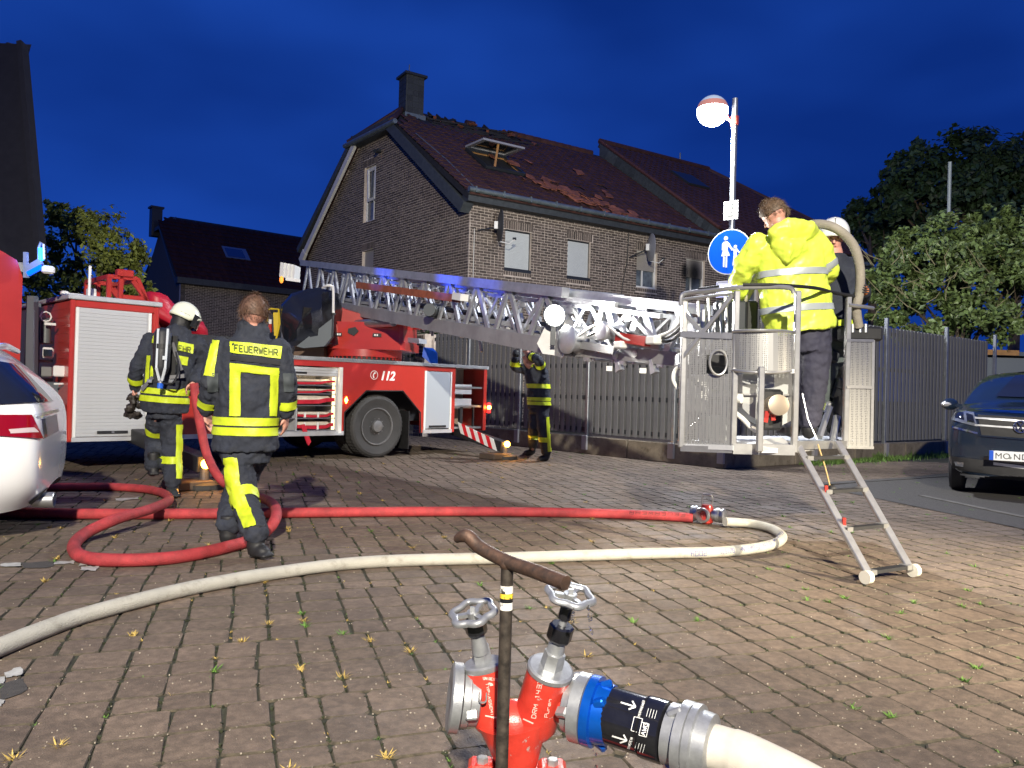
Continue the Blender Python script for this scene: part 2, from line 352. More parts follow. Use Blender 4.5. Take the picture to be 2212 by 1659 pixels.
# --- asphalt parking bay with gutter strips at the right
bay = tag(thing('parking_bay', None, None), kind='structure')
b0 = [gp(1770, 1052), gp(2240, 1150), gp(2500, 1060), gp(2070, 1020)]
MB().quad(*[p+Vector((0, 0, 0.006)) for p in b0]).build('asphalt_sheet', asphalt_m, bay)
MB().bar(gp(1990, 1070, .012), gp(2420, 1160, .012), 0.09, 0.006).build('gutter_line', mat('gutter_stone', (0.095, 0.09, 0.08), 0.8, var=0.3), bay)
MB().bar(gp(1760, 1046, .010), gp(2080, 1025, .010), 0.16, 0.006).build('gutter_line', asphalt_m, bay)
# --- worn white paint on single stones at the left
wp = tag(thing('painted_marking', None, None), kind='structure')
def patch(pts, seed):
    r = random.Random(seed); out = []
    for i, p in enumerate(pts):
        q = pts[(i+1) % len(pts)]
        for t in (0, .25, .5, .75):
            a = Vector(p)+(Vector(q)-Vector(p))*t; out.append(gp(a[0]+r.uniform(-2.5, 2.5), a[1]+r.uniform(-1.6, 1.6), 0.006))
    return out
for i, ps in enumerate([[(0, 1217), (44, 1215), (44, 1221), (0, 1224)], [(118, 1213), (160, 1211), (160, 1217), (118, 1219)], [(178, 1212), (232, 1212), (226, 1221), (170, 1221)], [(176, 1224), (214, 1223), (206, 1232), (172, 1232)],
                          [(250, 1078), (300, 1073), (300, 1077), (250, 1082)], [(8, 1452), (40, 1440), (52, 1446), (46, 1458), (14, 1462)], [(-20, 1462), (12, 1460), (8, 1476), (-20, 1478)], [(-20, 1508), (14, 1512), (2, 1524), (-20, 1524)]]):
    MB().quad(*patch(ps, i)).build('paint_patch', paint_m, wp, fix=False)
for ps in ([(0, 1476), (50, 1464), (60, 1490), (0, 1512)], [(46, 1214), (117, 1212), (115, 1224), (50, 1226)]):
    MB().quad(*[p-Vector((0, 0, .002)) for p in patch(ps, 9)]).build('tar_patch', asphalt_m, wp, fix=False)
# --- weeds in the joints (uncountable)
weed = MB(); wr = random.Random(3); wm = [mat('weed_green', (0.10, 0.20, 0.03), 0.7, island=0.4), mat('weed_straw', (0.42, 0.30, 0.08), 0.8, island=0.35)]
def tuft(x, y, n, sz, mi, up=0.5):
    weed.cm = mi
    for _ in range(n):
        a = wr.uniform(0, 6.28); l = sz*wr.uniform(.5, 1.2); w = l*0.045+.0008; e = Vector((math.cos(a), math.sin(a), wr.uniform(0.3, 1.9)*up)).normalized()*l; p = Vector((x+wr.uniform(-.3, .3)*sz, y+wr.uniform(-.3, .3)*sz, -0.004)); sd = Vector((-math.sin(a), math.cos(a), 0))*w
        weed.add([p-sd, p+sd, p+e*.6+sd*.8, p+e, p+e*.6-sd*.8], [(0, 1, 2, 3, 4)])
for k in range(1500):
    b = blocks[int(wr.random()**1.5*len(blocks)*0.62)]
    hx, hy = (b[3]/2, wr.uniform(-.5, .5)*b[4]) if wr.random() < .7 else (wr.uniform(-.5, .5)*b[3], b[4]/2)
    x, y = b[1]+hx*ct-hy*st, b[2]+hx*st+hy*ct
    big = wr.random() < .22; tuft(x, y, 26 if big else 8, 0.036 if big else 0.016, 1 if (x < 0.9 and wr.random() < .6) else 0)
# moss crumbs along the joints
weed.cm = 2
for k in range(6500):
    b = blocks[int(wr.random()**1.3*len(blocks)*0.5)]
    hx, hy = b[3]/2, wr.uniform(-.5, .5)*b[4]
    x, y = b[1]+hx*ct-hy*st, b[2]+hx*st+hy*ct; s_ = wr.uniform(.004, .010)
    weed.box((x, y, -.003), (s_, s_*wr.uniform(1, 2.5), .008), Matrix.Rotation(wr.random()*3, 3, 'Z'))
weed.cm = 3
for k in range(1500):
    u_, v_ = wr.uniform(-60, 2270), 1130+530*wr.random(); p_ = gp(u_, v_, .001); s_ = wr.uniform(.0015, .0045); weed.box(p_, (s_, s_*1.3, s_), Matrix.Rotation(wr.random()*3, 3, 'Z'))
tag(weed.build('weeds', wm+[mat('moss', (0.022, 0.026, 0.010), 0.95, island=0.4), mat('grit', (0.30, 0.26, 0.20), 0.8, island=0.5)], fix=False), kind='stuff', label='small weeds, straw tufts, grit and moss in the paving joints')

# ================================================================== THE TERRACE OF BRICK HOUSES
C0 = Vector((-1.35, 22.0, 0)); FA = Vector((8.2, 5.3, 0)).normalized(); GB = Vector((-7.05, 8.8, 0)).normalized()
FN = Vector((FA.y, -FA.x, 0)); GN = Vector((-GB.y, GB.x, 0))      # outward normals (towards the camera side)
if FN.dot(-C0) < 0: FN = -FN
if GN.dot(-C0) < 0: GN = -GN
def brick_wall(parent, O, T, NR, length, ztop, z0=0.0, holes=(), soldier=(), inside=None, near=0, key=None, mm=None, mo=None, seed=1, bl=0.238, ch=0.068, j=0.014):
    """running bond of single bricks in front of a mortar sheet; O corner, T along, NR outward"""
    r = random.Random(seed); mm = mm or brick_m; mo = mo or mortar_m
    nr = int((ztop-z0)/(ch+j)); L = bl+j; items = []
    for k in range(nr):
        z = z0+k*(ch+j)+ch/2; s0 = (k % 2)*L/2
        n = int(length/L)+2
        for i in range(-1, n):
            a = s0+i*L+j/2; b = a+bl
            if r.random() < .12: segs = [(a, a+bl/2-j/2), (a+bl/2+j/2, b)]
            else: segs = [(a, b)]
            for (a1, b1) in segs:
                a1, b1 = max(a1, 0.0), min(b1, length)
                if b1-a1 < .03: continue
                cut = [(a1, b1)]
                for (h0, h1, q0, q1) in list(holes)+list(soldier):
                    if q0 < z < q1:
                        nc = []
                        for (c0, c1) in cut:
                            if c1 <= h0 or c0 >= h1: nc.append((c0, c1))
                            else:
                                if c0 < h0-.02: nc.append((c0, h0))
                                if c1 > h1+.02: nc.append((h1, c1))
                        cut = nc
                for (c0, c1) in cut:
                    if c1-c0 > .03 and (inside is None or inside((c0+c1)/2, z)): items.append(((c0+c1)/2, z, c1-c0, ch))
    for (h0, h1, q0, q1) in soldier:
        n = round((h1-h0)/(ch+j)); w = (h1-h0)/n
        rows = max(1, round((q1-q0)/0.25)); hh = (q1-q0)/rows
        for q in range(rows):
            for i in range(n): items.append((h0+(i+.5)*w, q0+(q+.5)*hh, w-j, hh-j))
    parts = []
    if near:
        kx, kz = key; items.sort(key=lambda t: (t[0]-kx)**2+((t[1]-kz)*1.6)**2)
        parts, items = items[:near], items[near:]
    Rm = Matrix((T, -NR, Vector((0, 0, 1)))).transposed()
    def brick(m, w, h, d=.007):
        e = .004
        m.add([(-w/2, 0, -h/2), (w/2, 0, -h/2), (w/2, 0, h/2), (-w/2, 0, h/2), (-w/2+e, -d, -h/2+e), (w/2-e, -d, -h/2+e), (w/2-e, -d, h/2-e), (-w/2+e, -d, h/2-e)],
              [(4, 5, 6, 7), (0, 1, 5, 4), (1, 2, 6, 5), (2, 3, 7, 6), (3, 0, 4, 7)])
    cache = {}
    for (s, z, w, h) in parts:
        kk = (round(w, 2), round(h, 2))
        if kk not in cache: m = MB(); brick(m, kk[0], kk[1]); cache[kk] = m.mesh('brick', mm, fix=False)
        M = Rm.to_4x4(); M.translation = O+T*s+Vector((0, 0, z))+NR*r.uniform(0, .003); inst('brick', cache[kk], parent, None, M)
    B = MB()
    for (s, z, w, h) in items:
        m = MB(); brick(m, w, h); o = O+T*s+Vector((0, 0, z))+NR*r.uniform(0, .003)
        B.add([Rm @ Vector(p)+o for p in m.v], m.f)
    tag(B.build('bricks', mm, parent, fix=False), kind='stuff')
    return B
def wall_sheet(parent, O, T, NR, pts, holes=(), depth=.22, name='wall', m=None):
    """mortar-faced wall body made as strips round the openings (pts: outline polygon top as function of s)"""
    W = MB(); ss = sorted({p[0] for p in pts} | {h[0] for h in holes} | {h[1] for h in holes})
    def top(s):
        for (a, za), (b, zb) in zip(pts, pts[1:]):
            if a <= s <= b: return za+(zb-za)*((s-a)/(b-a) if b > a else 0)
        return pts[-1][1]
    for a, b in zip(ss, ss[1:]):
        if b-a < .001: continue
        zs = [(0, None)]; cov = sorted([(h[2], h[3]) for h in holes if h[0] <= a+.001 and h[1] >= b-.001]); z = 0.0
        segs = []
        for (q0, q1) in cov: segs.append((z, q0, 0)); z = q1
        segs.append((z, None, 1))
        for (za, zb, last) in segs:
            P = [O+T*a+Vector((0, 0, za)), O+T*b+Vector((0, 0, za)), O+T*b+Vector((0, 0, top(b) if last else zb)), O+T*a+Vector((0, 0, top(a) if last else zb))]
            W.prism(P, -NR*depth)
    return W.build(name, m or mortar_m, parent)
def tile_field(parent, O, T, UPV, NR, width, slope, near=0, key=(0, 0), skip=None, tw=.30, th=.335, seed=2, tm=None, clip=None):
    """overlapping pantiles; O lower corner, T along the eave, UPV up the slope"""
    r = random.Random(seed); tm = tm or tile_m; R = MB(); items = []
    nr = int(slope/th); nc = int(width/tw)
    for k in range(nr):
        for i in range(nc):
            s, t = (i+.5)*tw, k*th
            if clip and not clip(s, t+th/2): continue
            if skip and skip(s, t, r): continue
            items.append((s, t))
    def shape():
        m = MB(); prof = [(-.5, .012), (-.38, .042), (-.2, .05), (-.05, .022), (.2, .012), (.5, .016)]
        v = []
        for (t, lift, thick) in ((-.03, .032, 0), (-.03, .03, -1), (th, .0, 0)):
            for (a, h) in prof: v.append((a*tw*1.0, t, h+lift if thick == 0 else 0.0))
        n = len(prof); f = [(i+1, i, 2*n+i, 2*n+i+1) for i in range(n-1)]+[(i, i+1, n+i+1, n+i) for i in range(n-1)]
        m.add(v, f); return m
    base = shape(); Rm = Matrix((T, UPV, NR)).transposed()
    parts = []
    if near:
        items.sort(key=lambda q: (q[0]-key[0])**2+(q[1]-key[1])**2); parts, items = items[:near], items[near:]
    me = base.mesh('roof_tile', tm, smooth=30, fix=False) if near else None
    for (s, t) in parts:
        M = Rm.to_4x4() @ Matrix.Rotation(r.uniform(-.012, .012), 4, 'Z'); M.translation = O+T*s+UPV*t+NR*r.uniform(0, .006); inst('roof_tile', me, parent, None, M)
    for (s, t) in items:
        o = O+T*s+UPV*t+NR*r.uniform(0, .006); a = r.uniform(-.012, .012)
        R.add([Rm @ Vector((p[0]-p[1]*a, p[1]+p[0]*a, p[2]))+o for p in base.v], base.f)
    if items: tag(R.build('roof_tiles', tm, parent, smooth=30, fix=False), kind='stuff')

def window(parent, O, T, NR, s0, s1, z0, z1, kind, label=None, fm=None):
    """recessed window; kind: shutter / half / open"""
    fm = fm or white_m; w = link('window', MB().mesh('window', fm), parent)
    def P(s, z, d=0): return O+T*s+Vector((0, 0, z))+NR*d
    F = MB(); d = -.10
    if kind == 'shutter': F = MB(); fw = .035; fmat = dark_m
    else: fw = .06; fmat = fm
    F.bar(P(s0, z0+fw/2, d), P(s1, z0+fw/2, d), .07, fw, up=NR); F.bar(P(s0, z1-fw/2, d), P(s1, z1-fw/2, d), .07, fw, up=NR)
    F.v, F.f, F.mi = [], [], []
    for (a, b) in (((s0, z0), (s1, z0+fw)), ((s0, z1-fw), (s1, z1)), ((s0, z0+fw), (s0+fw, z1-fw)), ((s1-fw, z0+fw), (s1, z1-fw))):
        F.prism([P(a[0], a[1], d), P(b[0], a[1], d), P(b[0], b[1], d), P(a[0], b[1], d)], -NR*.07)
    w.data = F.mesh('window', fmat)
    def panel(name, a0, a1, b0, b1, dd, m, th=.01):
        return MB().prism([P(a0, b0, dd), P(a1, b0, dd), P(a1, b1, dd), P(a0, b1, dd)], -NR*th).build(name, m, w)
    if kind == 'shutter':
        S = MB(); n = 24; h = (z1-z0-.14)/n
        for i in range(n):
            za = z0+.10+i*h; S.prism([P(s0+.035, za, d+.004), P(s1-.035, za, d+.004), P(s1-.035, za+h*.9, d+.010), P(s0+.035, za+h*.9, d+.010)], -NR*.012)
        S.build('shutter', shut_m, w)
        panel('sill', s0-.01, s1+.01, z0-.02, z0+.08, d+.10, dark_m, .12)
    else:
        zc = z1-(z1-z0)*(.52 if kind == 'half' else .0)
        if kind == 'half': 
            S = MB(); n = 12; h = (z1-.02-zc)/n
            for i in range(n): za = zc+i*h; S.prism([P(s0+.05, za, d+.014), P(s1-.07, za, d+.014), P(s1-.07, za+h*.9, d+.02), P(s0+.05, za+h*.9, d+.02)], -NR*.012)
            S.build('shutter', shutb_m, w)
        panel('pane', s0+fw, s1-fw, z0+fw, z1-fw, d-.04, glassl_m)
        m_ = (s0+s1)/2-(s1-s0)*.12
        panel('muntin', m_-.025, m_+.025, z0+fw, zc, d-.01, fm, .03)
    return w

# ---- house one (the burnt roof) and its neighbour, one terrace
SPLIT = 9.75; LEN = 19.0
hA = thing('brick_house', 'grey-brown brick end house with burnt ridge and open skylight', 'house')
win = [(1.23, 2.17, 4.68, 5.90), (3.54, 4.45, 4.68, 5.90), (6.40, 7.33, 4.68, 5.90), (8.69, 9.62, 4.68, 5.90)]
lowA = [(1.3, 2.2, 1.0, 2.3), (3.5, 4.5, 1.0, 2.3), (6.4, 7.3, 1.0, 2.3)]
sold = [(a-.05, b+.05, 5.91, 6.17) for a, b, _, _ in win]+[(a-.03, b+.03, 4.54, 4.66) for a, b, _, _ in win]
EZ = 6.50
wall_sheet(hA, C0-FN*.012, FA, FN, [(0, EZ), (SPLIT, EZ)], win)
brick_wall(hA, C0-FN*.012, FA, FN, SPLIT, EZ, holes=win, soldier=sold, near=170, key=(1.2, 5.2), seed=4)
gwin = [(5.66, 6.50, 6.88, 8.82), (5.66, 6.50, 4.72, 5.87)]
GO = C0-GN*.012; GL = 11.06
def gtop(t):
    if t < 4.39: return 6.44+(9.82-6.44)*t/4.39
    if t < 6.84: return 9.82
    return 9.82-(9.82-6.2)*(t-6.84)/(GL-6.84)
wall_sheet(hA, GO, GB, GN, [(0, 6.44), (4.39, 9.82), (6.84, 9.82), (GL, 6.2)], gwin)
brick_wall(hA, GO, GB, GN, GL, 9.85, holes=gwin, soldier=[(5.55, 6.60, 8.83, 9.08), (5.6, 6.55, 5.88, 6.14)], inside=lambda s, z: z < gtop(s)-.02, near=130, key=(1.0, 5.0), seed=7)
for i, (a, b, c, d) in enumerate(win): window(hA, C0, FA, FN, a, b, c, d, 'shutter' if i < 2 else 'half')
window(hA, GO, GB, GN, *gwin[0], 'open'); window(hA, GO, GB, GN, *gwin[1], 'half')
# the open casement leaning in the tall gable window
def GP(t, z, d=0): return GO+GB*t+Vector((0, 0, z))+GN*d
cas = MB()
for (a, b) in (((5.70, 7.6), (5.76, 8.72)), ((6.24, 7.6), (6.32, 8.72)), ((5.76, 7.6), (6.24, 7.68)), ((5.76, 8.64), (6.24, 8.72))):
    cas.prism([GP(a[0], a[1], -.04), GP(b[0], a[1], -.04), GP(b[0], b[1], .0), GP(a[0], b[1], .0)], -GN*.05)
cas.build('casement', white_m, hA)
# roof planes
TR = 5.60; RZ = 10.9; OV = .28
def slope(O3, T, half, z0, z1):  # returns up vector, normal, length
    u = (half+Vector((0, 0, z1-z0))); L = u.length; u.normalize(); n = T.cross(u).normalized()
    if n.z < 0: n = -n
    return u, n, L
def roof_front(parent, s0, s1, z_e, z_r, seed, near, key, skip=None, clip=None):
    e = C0+FA*s0+Vector((0, 0, z_e))+FN*.38; half = GB*TR-FN*.38; u, n, L = slope(e, FA, half, z_e, z_r)
    W = s1-s0
    MB().prism([e, e+FA*W, e+FA*W+u*L, e+FA*1.2+u*L, e+u*5.25], -n*.16).build('roof_deck', char_m, parent)
    tile_field(parent, e+n*.012, FA, u, n, W, L, near, key, skip, seed=seed, clip=clip)
    return e, u, n, L
def burnt(s, t, r):   # tiles missing round the ridge and in a hole
    if t > 5.9 and 0.9 < s < 5.6: return mnoise.noise(Vector((s*.9, t*1.3, 2)))*1.2+(t-6.25)*1.5 > 0
    if 1.85 < s < 3.5 and 2.30 < t < 3.95: return True
    return r.random() < .006
eA, uA, nA, LA = roof_front(hA, -.25, SPLIT+.02, 6.62, RZ, 3, 300, (3.0, 3.6), burnt, clip=lambda s, t: s > (t-5.25)*.60)
def RP(s, t, d=0): return eA+FA*s+uA*t+nA*d
# rear slope
eR = C0+GB*(GL+.35)-FA*.2+Vector((0, 0, 6.2)); hR = C0+GB*TR+FA*1.0+Vector((0, 0, RZ)); hM = C0+GB*7.1-FA*.2+Vector((0, 0, 9.75))
MB().prism([eR, eR+FA*10.2, hR+FA*9.0, hR, hM], Vector((0, 0, -.15))).build('rear_roof', tile_m, hA)
# half hip over the gable
hp = [GO+GB*4.05-GN*(-.34)+Vector((0, 0, 9.70)), GO+GB*7.2+GN*.34+Vector((0, 0, 9.70)), C0+GB*TR+FA*.95+Vector((0, 0, RZ-.10))]
MB().prism([p+Vector((0, 0, .16)) for p in hp], Vector((0, 0, -.14))).build('half_hip', tile_m, hA)
MB().tube([hp[0]+Vector((0, 0, .12)), hp[2]+Vector((0, 0, .16))], .09, 8).build('hip_cap', tile_m, hA); MB().tube([hp[1]+Vector((0, 0, .12)), hp[2]+Vector((0, 0, .16))], .09, 8).build('hip_cap', tile_m, hA)
G = MB(); a, b = hp[0]+Vector((0, 0, .04)), hp[1]+Vector((0, 0, .04)); G.tube([a+(a-b).normalized()*.2, b+(b-a).normalized()*.25], .085, 8); G.build('hip_gutter', zinc_m, hA, smooth=True)
# verge boards
V = MB()
def gv(t, z, d=.0): return GO+GB*t+Vector((0, 0, z))+GN*d
V.bar(gv(-.05, 6.30, .16), gv(4.42, 9.78, .16), .34, .32, up=GN.cross(GB)); V.bar(gv(4.35, 9.80, .17), gv(6.9, 9.80, .17), .32, .34)
V.build('verge_board', slate_m, hA)
V = MB(); V.bar(gv(6.86, 9.66, .25), gv(GL+.02, 6.12, .25), .22, .10, up=GN); V.bar(gv(GL-.25, 6.36, .26), gv(GL+.12, 6.02, .26), .30, .12, up=GN); V.build('cream_verge', cream_m, hA)
V = MB(); V.bar(gv(7.0, 9.96, .16), gv(GL+.5, 6.50, .16), .20, .24, up=GN); V.build('verge_board', slate_m, hA)
# eave fascia and gutter
V = MB()
V.prism([C0+FA*-.25+FN*.0+Vector((0, 0, 6.44)), C0+FA*-.25+FN*.34+Vector((0, 0, 6.44)), C0+FA*-.25+FN*.38+Vector((0, 0, 6.74)), C0+FA*-.25+Vector((0, 0, 6.80))], FA*(LEN+.3)); V.build('fascia', slate_m, hA)
G = MB(); G.tube([C0+FA*-.3+FN*.46+Vector((0, 0, 6.74)), C0+FA*LEN+FN*.46+Vector((0, 0, 6.74))], .075, 10); G.build('gutter', zinc_m, hA, smooth=True)
V = MB()
for i in range(21): V.box(C0+FA*(-.1+i*.93)+FN*.46+Vector((0, 0, 6.745)), (.04, .17, .17), Matrix.Rotation(math.atan2(FA.y, FA.x), 3, 'Z'))
V.build('gutter_bracket', zinc_m, hA)
# ridge caps (where they survived), charred battens and shards
def cap(m, p, L=.36):
    q = [p+FA*x+Vector((0, 0, .03)) for x in (-L/2, L/2)]; m.tube(q, [.12, .135], 8)
rc = MB(); cap(rc, Vector((0, 0, 0))); rcm = rc.mesh('ridge_cap', tile_m, smooth=True)
for i in range(26):
    s = 1.25+i*.37
    if s > 9.6 or 1.3 < s < 5.6 and mnoise.noise(Vector((s*3, 1, 1))) > -.25: continue
    inst('ridge_cap', rcm, hA, RP(s, LA-.03))
bt = MB(); r_ = random.Random(8)
for i in range(17):
    s = 1.2+i*.28+r_.uniform(-.1, .1); bt.bar(RP(s, 5.6, .0), RP(s+r_.uniform(-.15, .15), LA+r_.uniform(-.1, .32), r_.uniform(-.05, .05)), .05, .07)
for i in range(26):
    s = 1.0+r_.random()*4.4; t = 6.0+r_.random()*.9; bt.bar(RP(s, t, .05), RP(s+r_.uniform(.3, 1.1), t+r_.uniform(-.15, .15), .06+r_.uniform(-.05, .12)), .03, .05)
bt.build('charred_battens', char_m, hA)
for i in range(30):
    s = .9+r_.random()*5.2; t = LA-.95+r_.random()*.95
    m = MB(); m.box((0, 0, 0), (r_.uniform(.08, .22), r_.uniform(.08, .24), .02)); M = (Matrix.Rotation(r_.uniform(-.8, .8), 3, 'X') @ Matrix.Rotation(r_.random()*3, 3, 'Z')).to_4x4(); M.translation = RP(s, t, .09)
    o = link('tile_shard', m.mesh('tile_shard', tile_or_m if i % 3 else char_m), hA); o.matrix_local = M
for i in range(72):   # slid shards above the gutter
    g = r_.gauss(0, 1); s = 4.85+g*.75 if i < 62 else 2.2+r_.random()*5; t = max(.1, 1.25-g*.38+r_.gauss(0, .28)) if i < 62 else r_.uniform(.4, 4)
    m = MB(); m.prism([(-.13, -.1, 0), (.1*r_.random()+.02, -.14, 0), (.16, .02, .01), (.03, .15*r_.random()+.03, .02), (-.12, .09, 0)], (0, 0, .018)); R3 = Matrix((FA, uA, nA)).transposed() @ Matrix.Rotation(r_.random()*6.28, 3, 'Z') @ Matrix.Rotation(r_.uniform(-.25, .25), 3, 'X')
    M = R3.to_4x4() @ Matrix.Scale(r_.uniform(.7, 1.7), 4); M.translation = RP(s, t, .10)
    o = link('tile_shard', m.mesh('tile_shard', tile_or_m), hA); o.matrix_local = M
# lightning wire along the verge
MB().tube([RP(.35, .1, .07), RP(.42, 2.3, .08), RP(.3, 4.4, .08)], .018, 5).build('lightning_wire', zinc_m, hA)
# skylight: hinged open leaf, timber lining
sky_ = link('skylight', MB().mesh('skylight', dark_m), hA)
S0, S1, T0, T1 = 1.98, 3.36, 2.62, 3.90
wood_m = mat('skylight_timber', (0.50, 0.26, 0.09), 0.5, var=0.15, scale=4)
F = MB()
for (a, b, c, d) in ((S0-.08, S0, T0-.08, T1+.08), (S1, S1+.08, T0-.08, T1+.08), (S0, S1, T0-.08, T0), (S0, S1, T1, T1+.08)):
    F.prism([RP(a, c, .02), RP(b, c, .02), RP(b, d, .02), RP(a, d, .02)], nA*.09)
sky_.data = F.mesh('skylight', dark_m)
F = MB()
for (A, B) in (((S0, T0), (S0, T1)), ((S1, T0), (S1, T1)), ((S0, T0), (S1, T0)), ((S0, T1), (S1, T1))):
    F.prism([RP(A[0], A[1], .05), RP(B[0], B[1], .05), RP(B[0], B[1], -.5), RP(A[0], A[1], -.5)], (uA if A[1] == B[1] else FA)*.03)
F.build('timber_lining', wood_m, sky_)
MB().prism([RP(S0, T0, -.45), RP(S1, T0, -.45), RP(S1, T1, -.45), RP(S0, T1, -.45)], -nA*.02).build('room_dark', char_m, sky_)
ud = (uA*math.cos(.62)*-1+nA*math.sin(.62)*1.0).normalized()      # leaf pivots at its upper edge and swings out
pv0, pv1 = RP(S0-.1, T1+.1, .16), RP(S1+.1, T1+.1, .16); nl = FA.cross(ud).normalized()
F = MB(); Ll = 1.05
for (x0, x1, y0, y1) in ((0, .09, 0, Ll), (.91, 1, 0, Ll), (.09, .91, 0, .09), (.09, .91, Ll-.1, Ll)):
    q = lambda x, y: pv0.lerp(pv1, x)+ud*y
    F.prism([q(x0, y0), q(x1, y0), q(x1, y1), q(x0, y1)], nl*.06)
F.build('leaf_frame', mat('leaf_grey', (0.42, 0.42, 0.42), 0.4, 0.3), sky_)
MB().prism([q(.09, .09), q(.91, .09), q(.91, Ll-.1), q(.09, Ll-.1)], nl*.03).build('pane', glass_m, sky_)
MB().bar(RP(2.35, T0+.1, .0), q(.42, Ll*.85), .05, .05).build('prop', wood_m, sky_)
# chimney
cb = C0+GB*(TR-.35)+FA*1.02
chim = link('chimney', MB().mesh('chimney', slate_m), hA)
F = MB(); rz_ = math.atan2(FA.y, FA.x); Rz = Matrix.Rotation(rz_, 3, 'Z')
F.box(cb+Vector((0, 0, 11.10)), (.66, .62, 1.5), Rz); chim.data = F.mesh('chimney', slate_m)
F = MB()
for k in range(7):
    for i in range(3): F.box(cb+Rz @ Vector((-.2+i*.21, -.318, -.75+k*.2))+Vector((0, 0, 11.4)), (.2, .012, .19), Rz); F.box(cb+Rz @ Vector((-.338, -.2+i*.2, -.75+k*.2))+Vector((0, 0, 11.4)), (.012, .19, .19), Rz)
F.build('slate_cladding', mat('chimney_slate', (.028, .032, .034), .6, island=.25), chim)
MB().box(cb+Vector((0, 0, 11.89)), (.84, .80, .09), Rz, .01).build('chimney_cap', dark_m, chim)
MB().box(cb+Vector((0, 0, 10.45)), (.78, .76, .16), Rz).build('lead_flashing', zinc_m, chim)
MB().cyl(cb+Vector((-.1, 0, 11.9)), cb+Vector((-.1, 0, 12.35)), .02, n=6).build('flue_rod', zinc_m, chim)
gl = MB(); gl.box(GP(5.35, 9.15, .12), (.24, .12, .1), Matrix.Rotation(math.atan2(GB.y, GB.x), 3, 'Z')); gl.cyl(GP(5.35, 9.15, .12), GP(5.25, 9.08, .3), .05, .07, 8); tag(gl.build('wall_floodlight', dark_m), 'small dark unlit floodlight high on the brick gable above the tall window', 'wall light')
cbm = MB(); cbm.tube([C0+FA*.16+FN*.02+Vector((0, 0, z)) for z in (5.75, 4.5, 3.0, .5)], .012, 5); tag(cbm.build('satellite_cable', cream_m), 'thin pale cable running down the house corner from the first dish', 'cable')
cbm = MB(); cbm.tube([C0+FA*s+FN*.02+Vector((0, 0, z)) for s, z in ((6.0, 6.4), (5.95, 5.4), (5.78, 4.7), (5.72, 3.6), (5.7, 1))], .016, 5); tag(cbm.build('satellite_cable', black_m), 'dark sagging cable on the brick facade between second and third window', 'cable')
# ---- second house of the terrace
hB = thing('brick_house', 'neighbouring brick house with higher dark red roof behind the lamp post', 'house')
winB = [(11.6, 12.5, 4.68, 5.9), (14.0, 14.9, 4.68, 5.9), (16.6, 17.5, 4.68, 5.9)]
O2 = C0+FA*SPLIT-FN*.012
wb = [(a-SPLIT, b-SPLIT, c, d) for a, b, c, d in winB]
wall_sheet(hB, O2, FA, FN, [(0, EZ), (LEN-SPLIT, EZ)], wb)
brick_wall(hB, O2, FA, FN, LEN-SPLIT, EZ, holes=wb, seed=12)
for w_ in wb: window(hB, O2, FA, FN, *w_, 'half')
RB = RZ+.55
eB = C0+FA*SPLIT+Vector((0, 0, 6.95))+FN*.50; uB, nB, LB = slope(eB, FA, GB*TR-FN*.50, 6.95, RB)
def clipB(s, t): return s < 9.5-.75*max(0, t-3.0)
MB().prism([eB, eB+FA*9.5, eB+FA*9.5+uB*3.0, eB+FA*6.4+uB*LB, eB+uB*LB], -nB*.2).build('roof_deck', char_m, hB)
tile_field(hB, eB+nB*.012, FA, uB, nB, 9.5, LB, 300, (2.0, 4.0), None, seed=21, clip=clipB)
MB().prism([eB+FA*9.5+uB*3.0, eB+FA*9.6+GB*11, eB+FA*6.4+uB*LB], Vector((0, 0, -.15))).build('hip_roof', tile_m, hB)
MB().prism([eB-Vector((0, 0, .62)), eB, eB+uB*LB, eB+uB*LB-Vector((0, 0, .75))], FA*.02).build('party_wall_cladding', slate_m, hB)
F = MB()
for k in range(22): F.bar(eB+uB*(k*.32)-Vector((0, 0, .28))-FA*.012, eB+uB*(k*.32+.3)-Vector((0, 0, .28))-FA*.02, .012, .40, up=nB)
F.build('slate_course', slate_m, hB)
F = MB(); F.tube([eB+uB*.0+Vector((0, 0, .08)), eB+uB*LB+Vector((0, 0, .08))], .07, 6); F.build('verge_tiles', mat('verge_tile_red', (0.085, 0.032, 0.024), 0.7, var=.3), hB)
F = MB(); F.tube([eB+uB*LB+Vector((0, 0, .06))+FA*x for x in (0, 3.2, 6.4)], .12, 8); F.tube([eB+uB*LB+FA*6.4, eB+FA*9.5+uB*3.0], .11, 8); F.build('ridge_caps', tile_m, hB)
F = MB(); q0 = eB+FA*2.2+uB*4.3+nB*.08
F.prism([q0, q0+FA*1.2, q0+FA*1.2+uB*1.2, q0+uB*1.2], nB*.08); F.build('skylight', dark_m, hB)
MB().cyl(eB+FA*4.6+uB*LB, eB+FA*4.6+uB*LB+Vector((0, 0, .45)), .03, n=6).build('vent_pipe', zinc_m, hB)

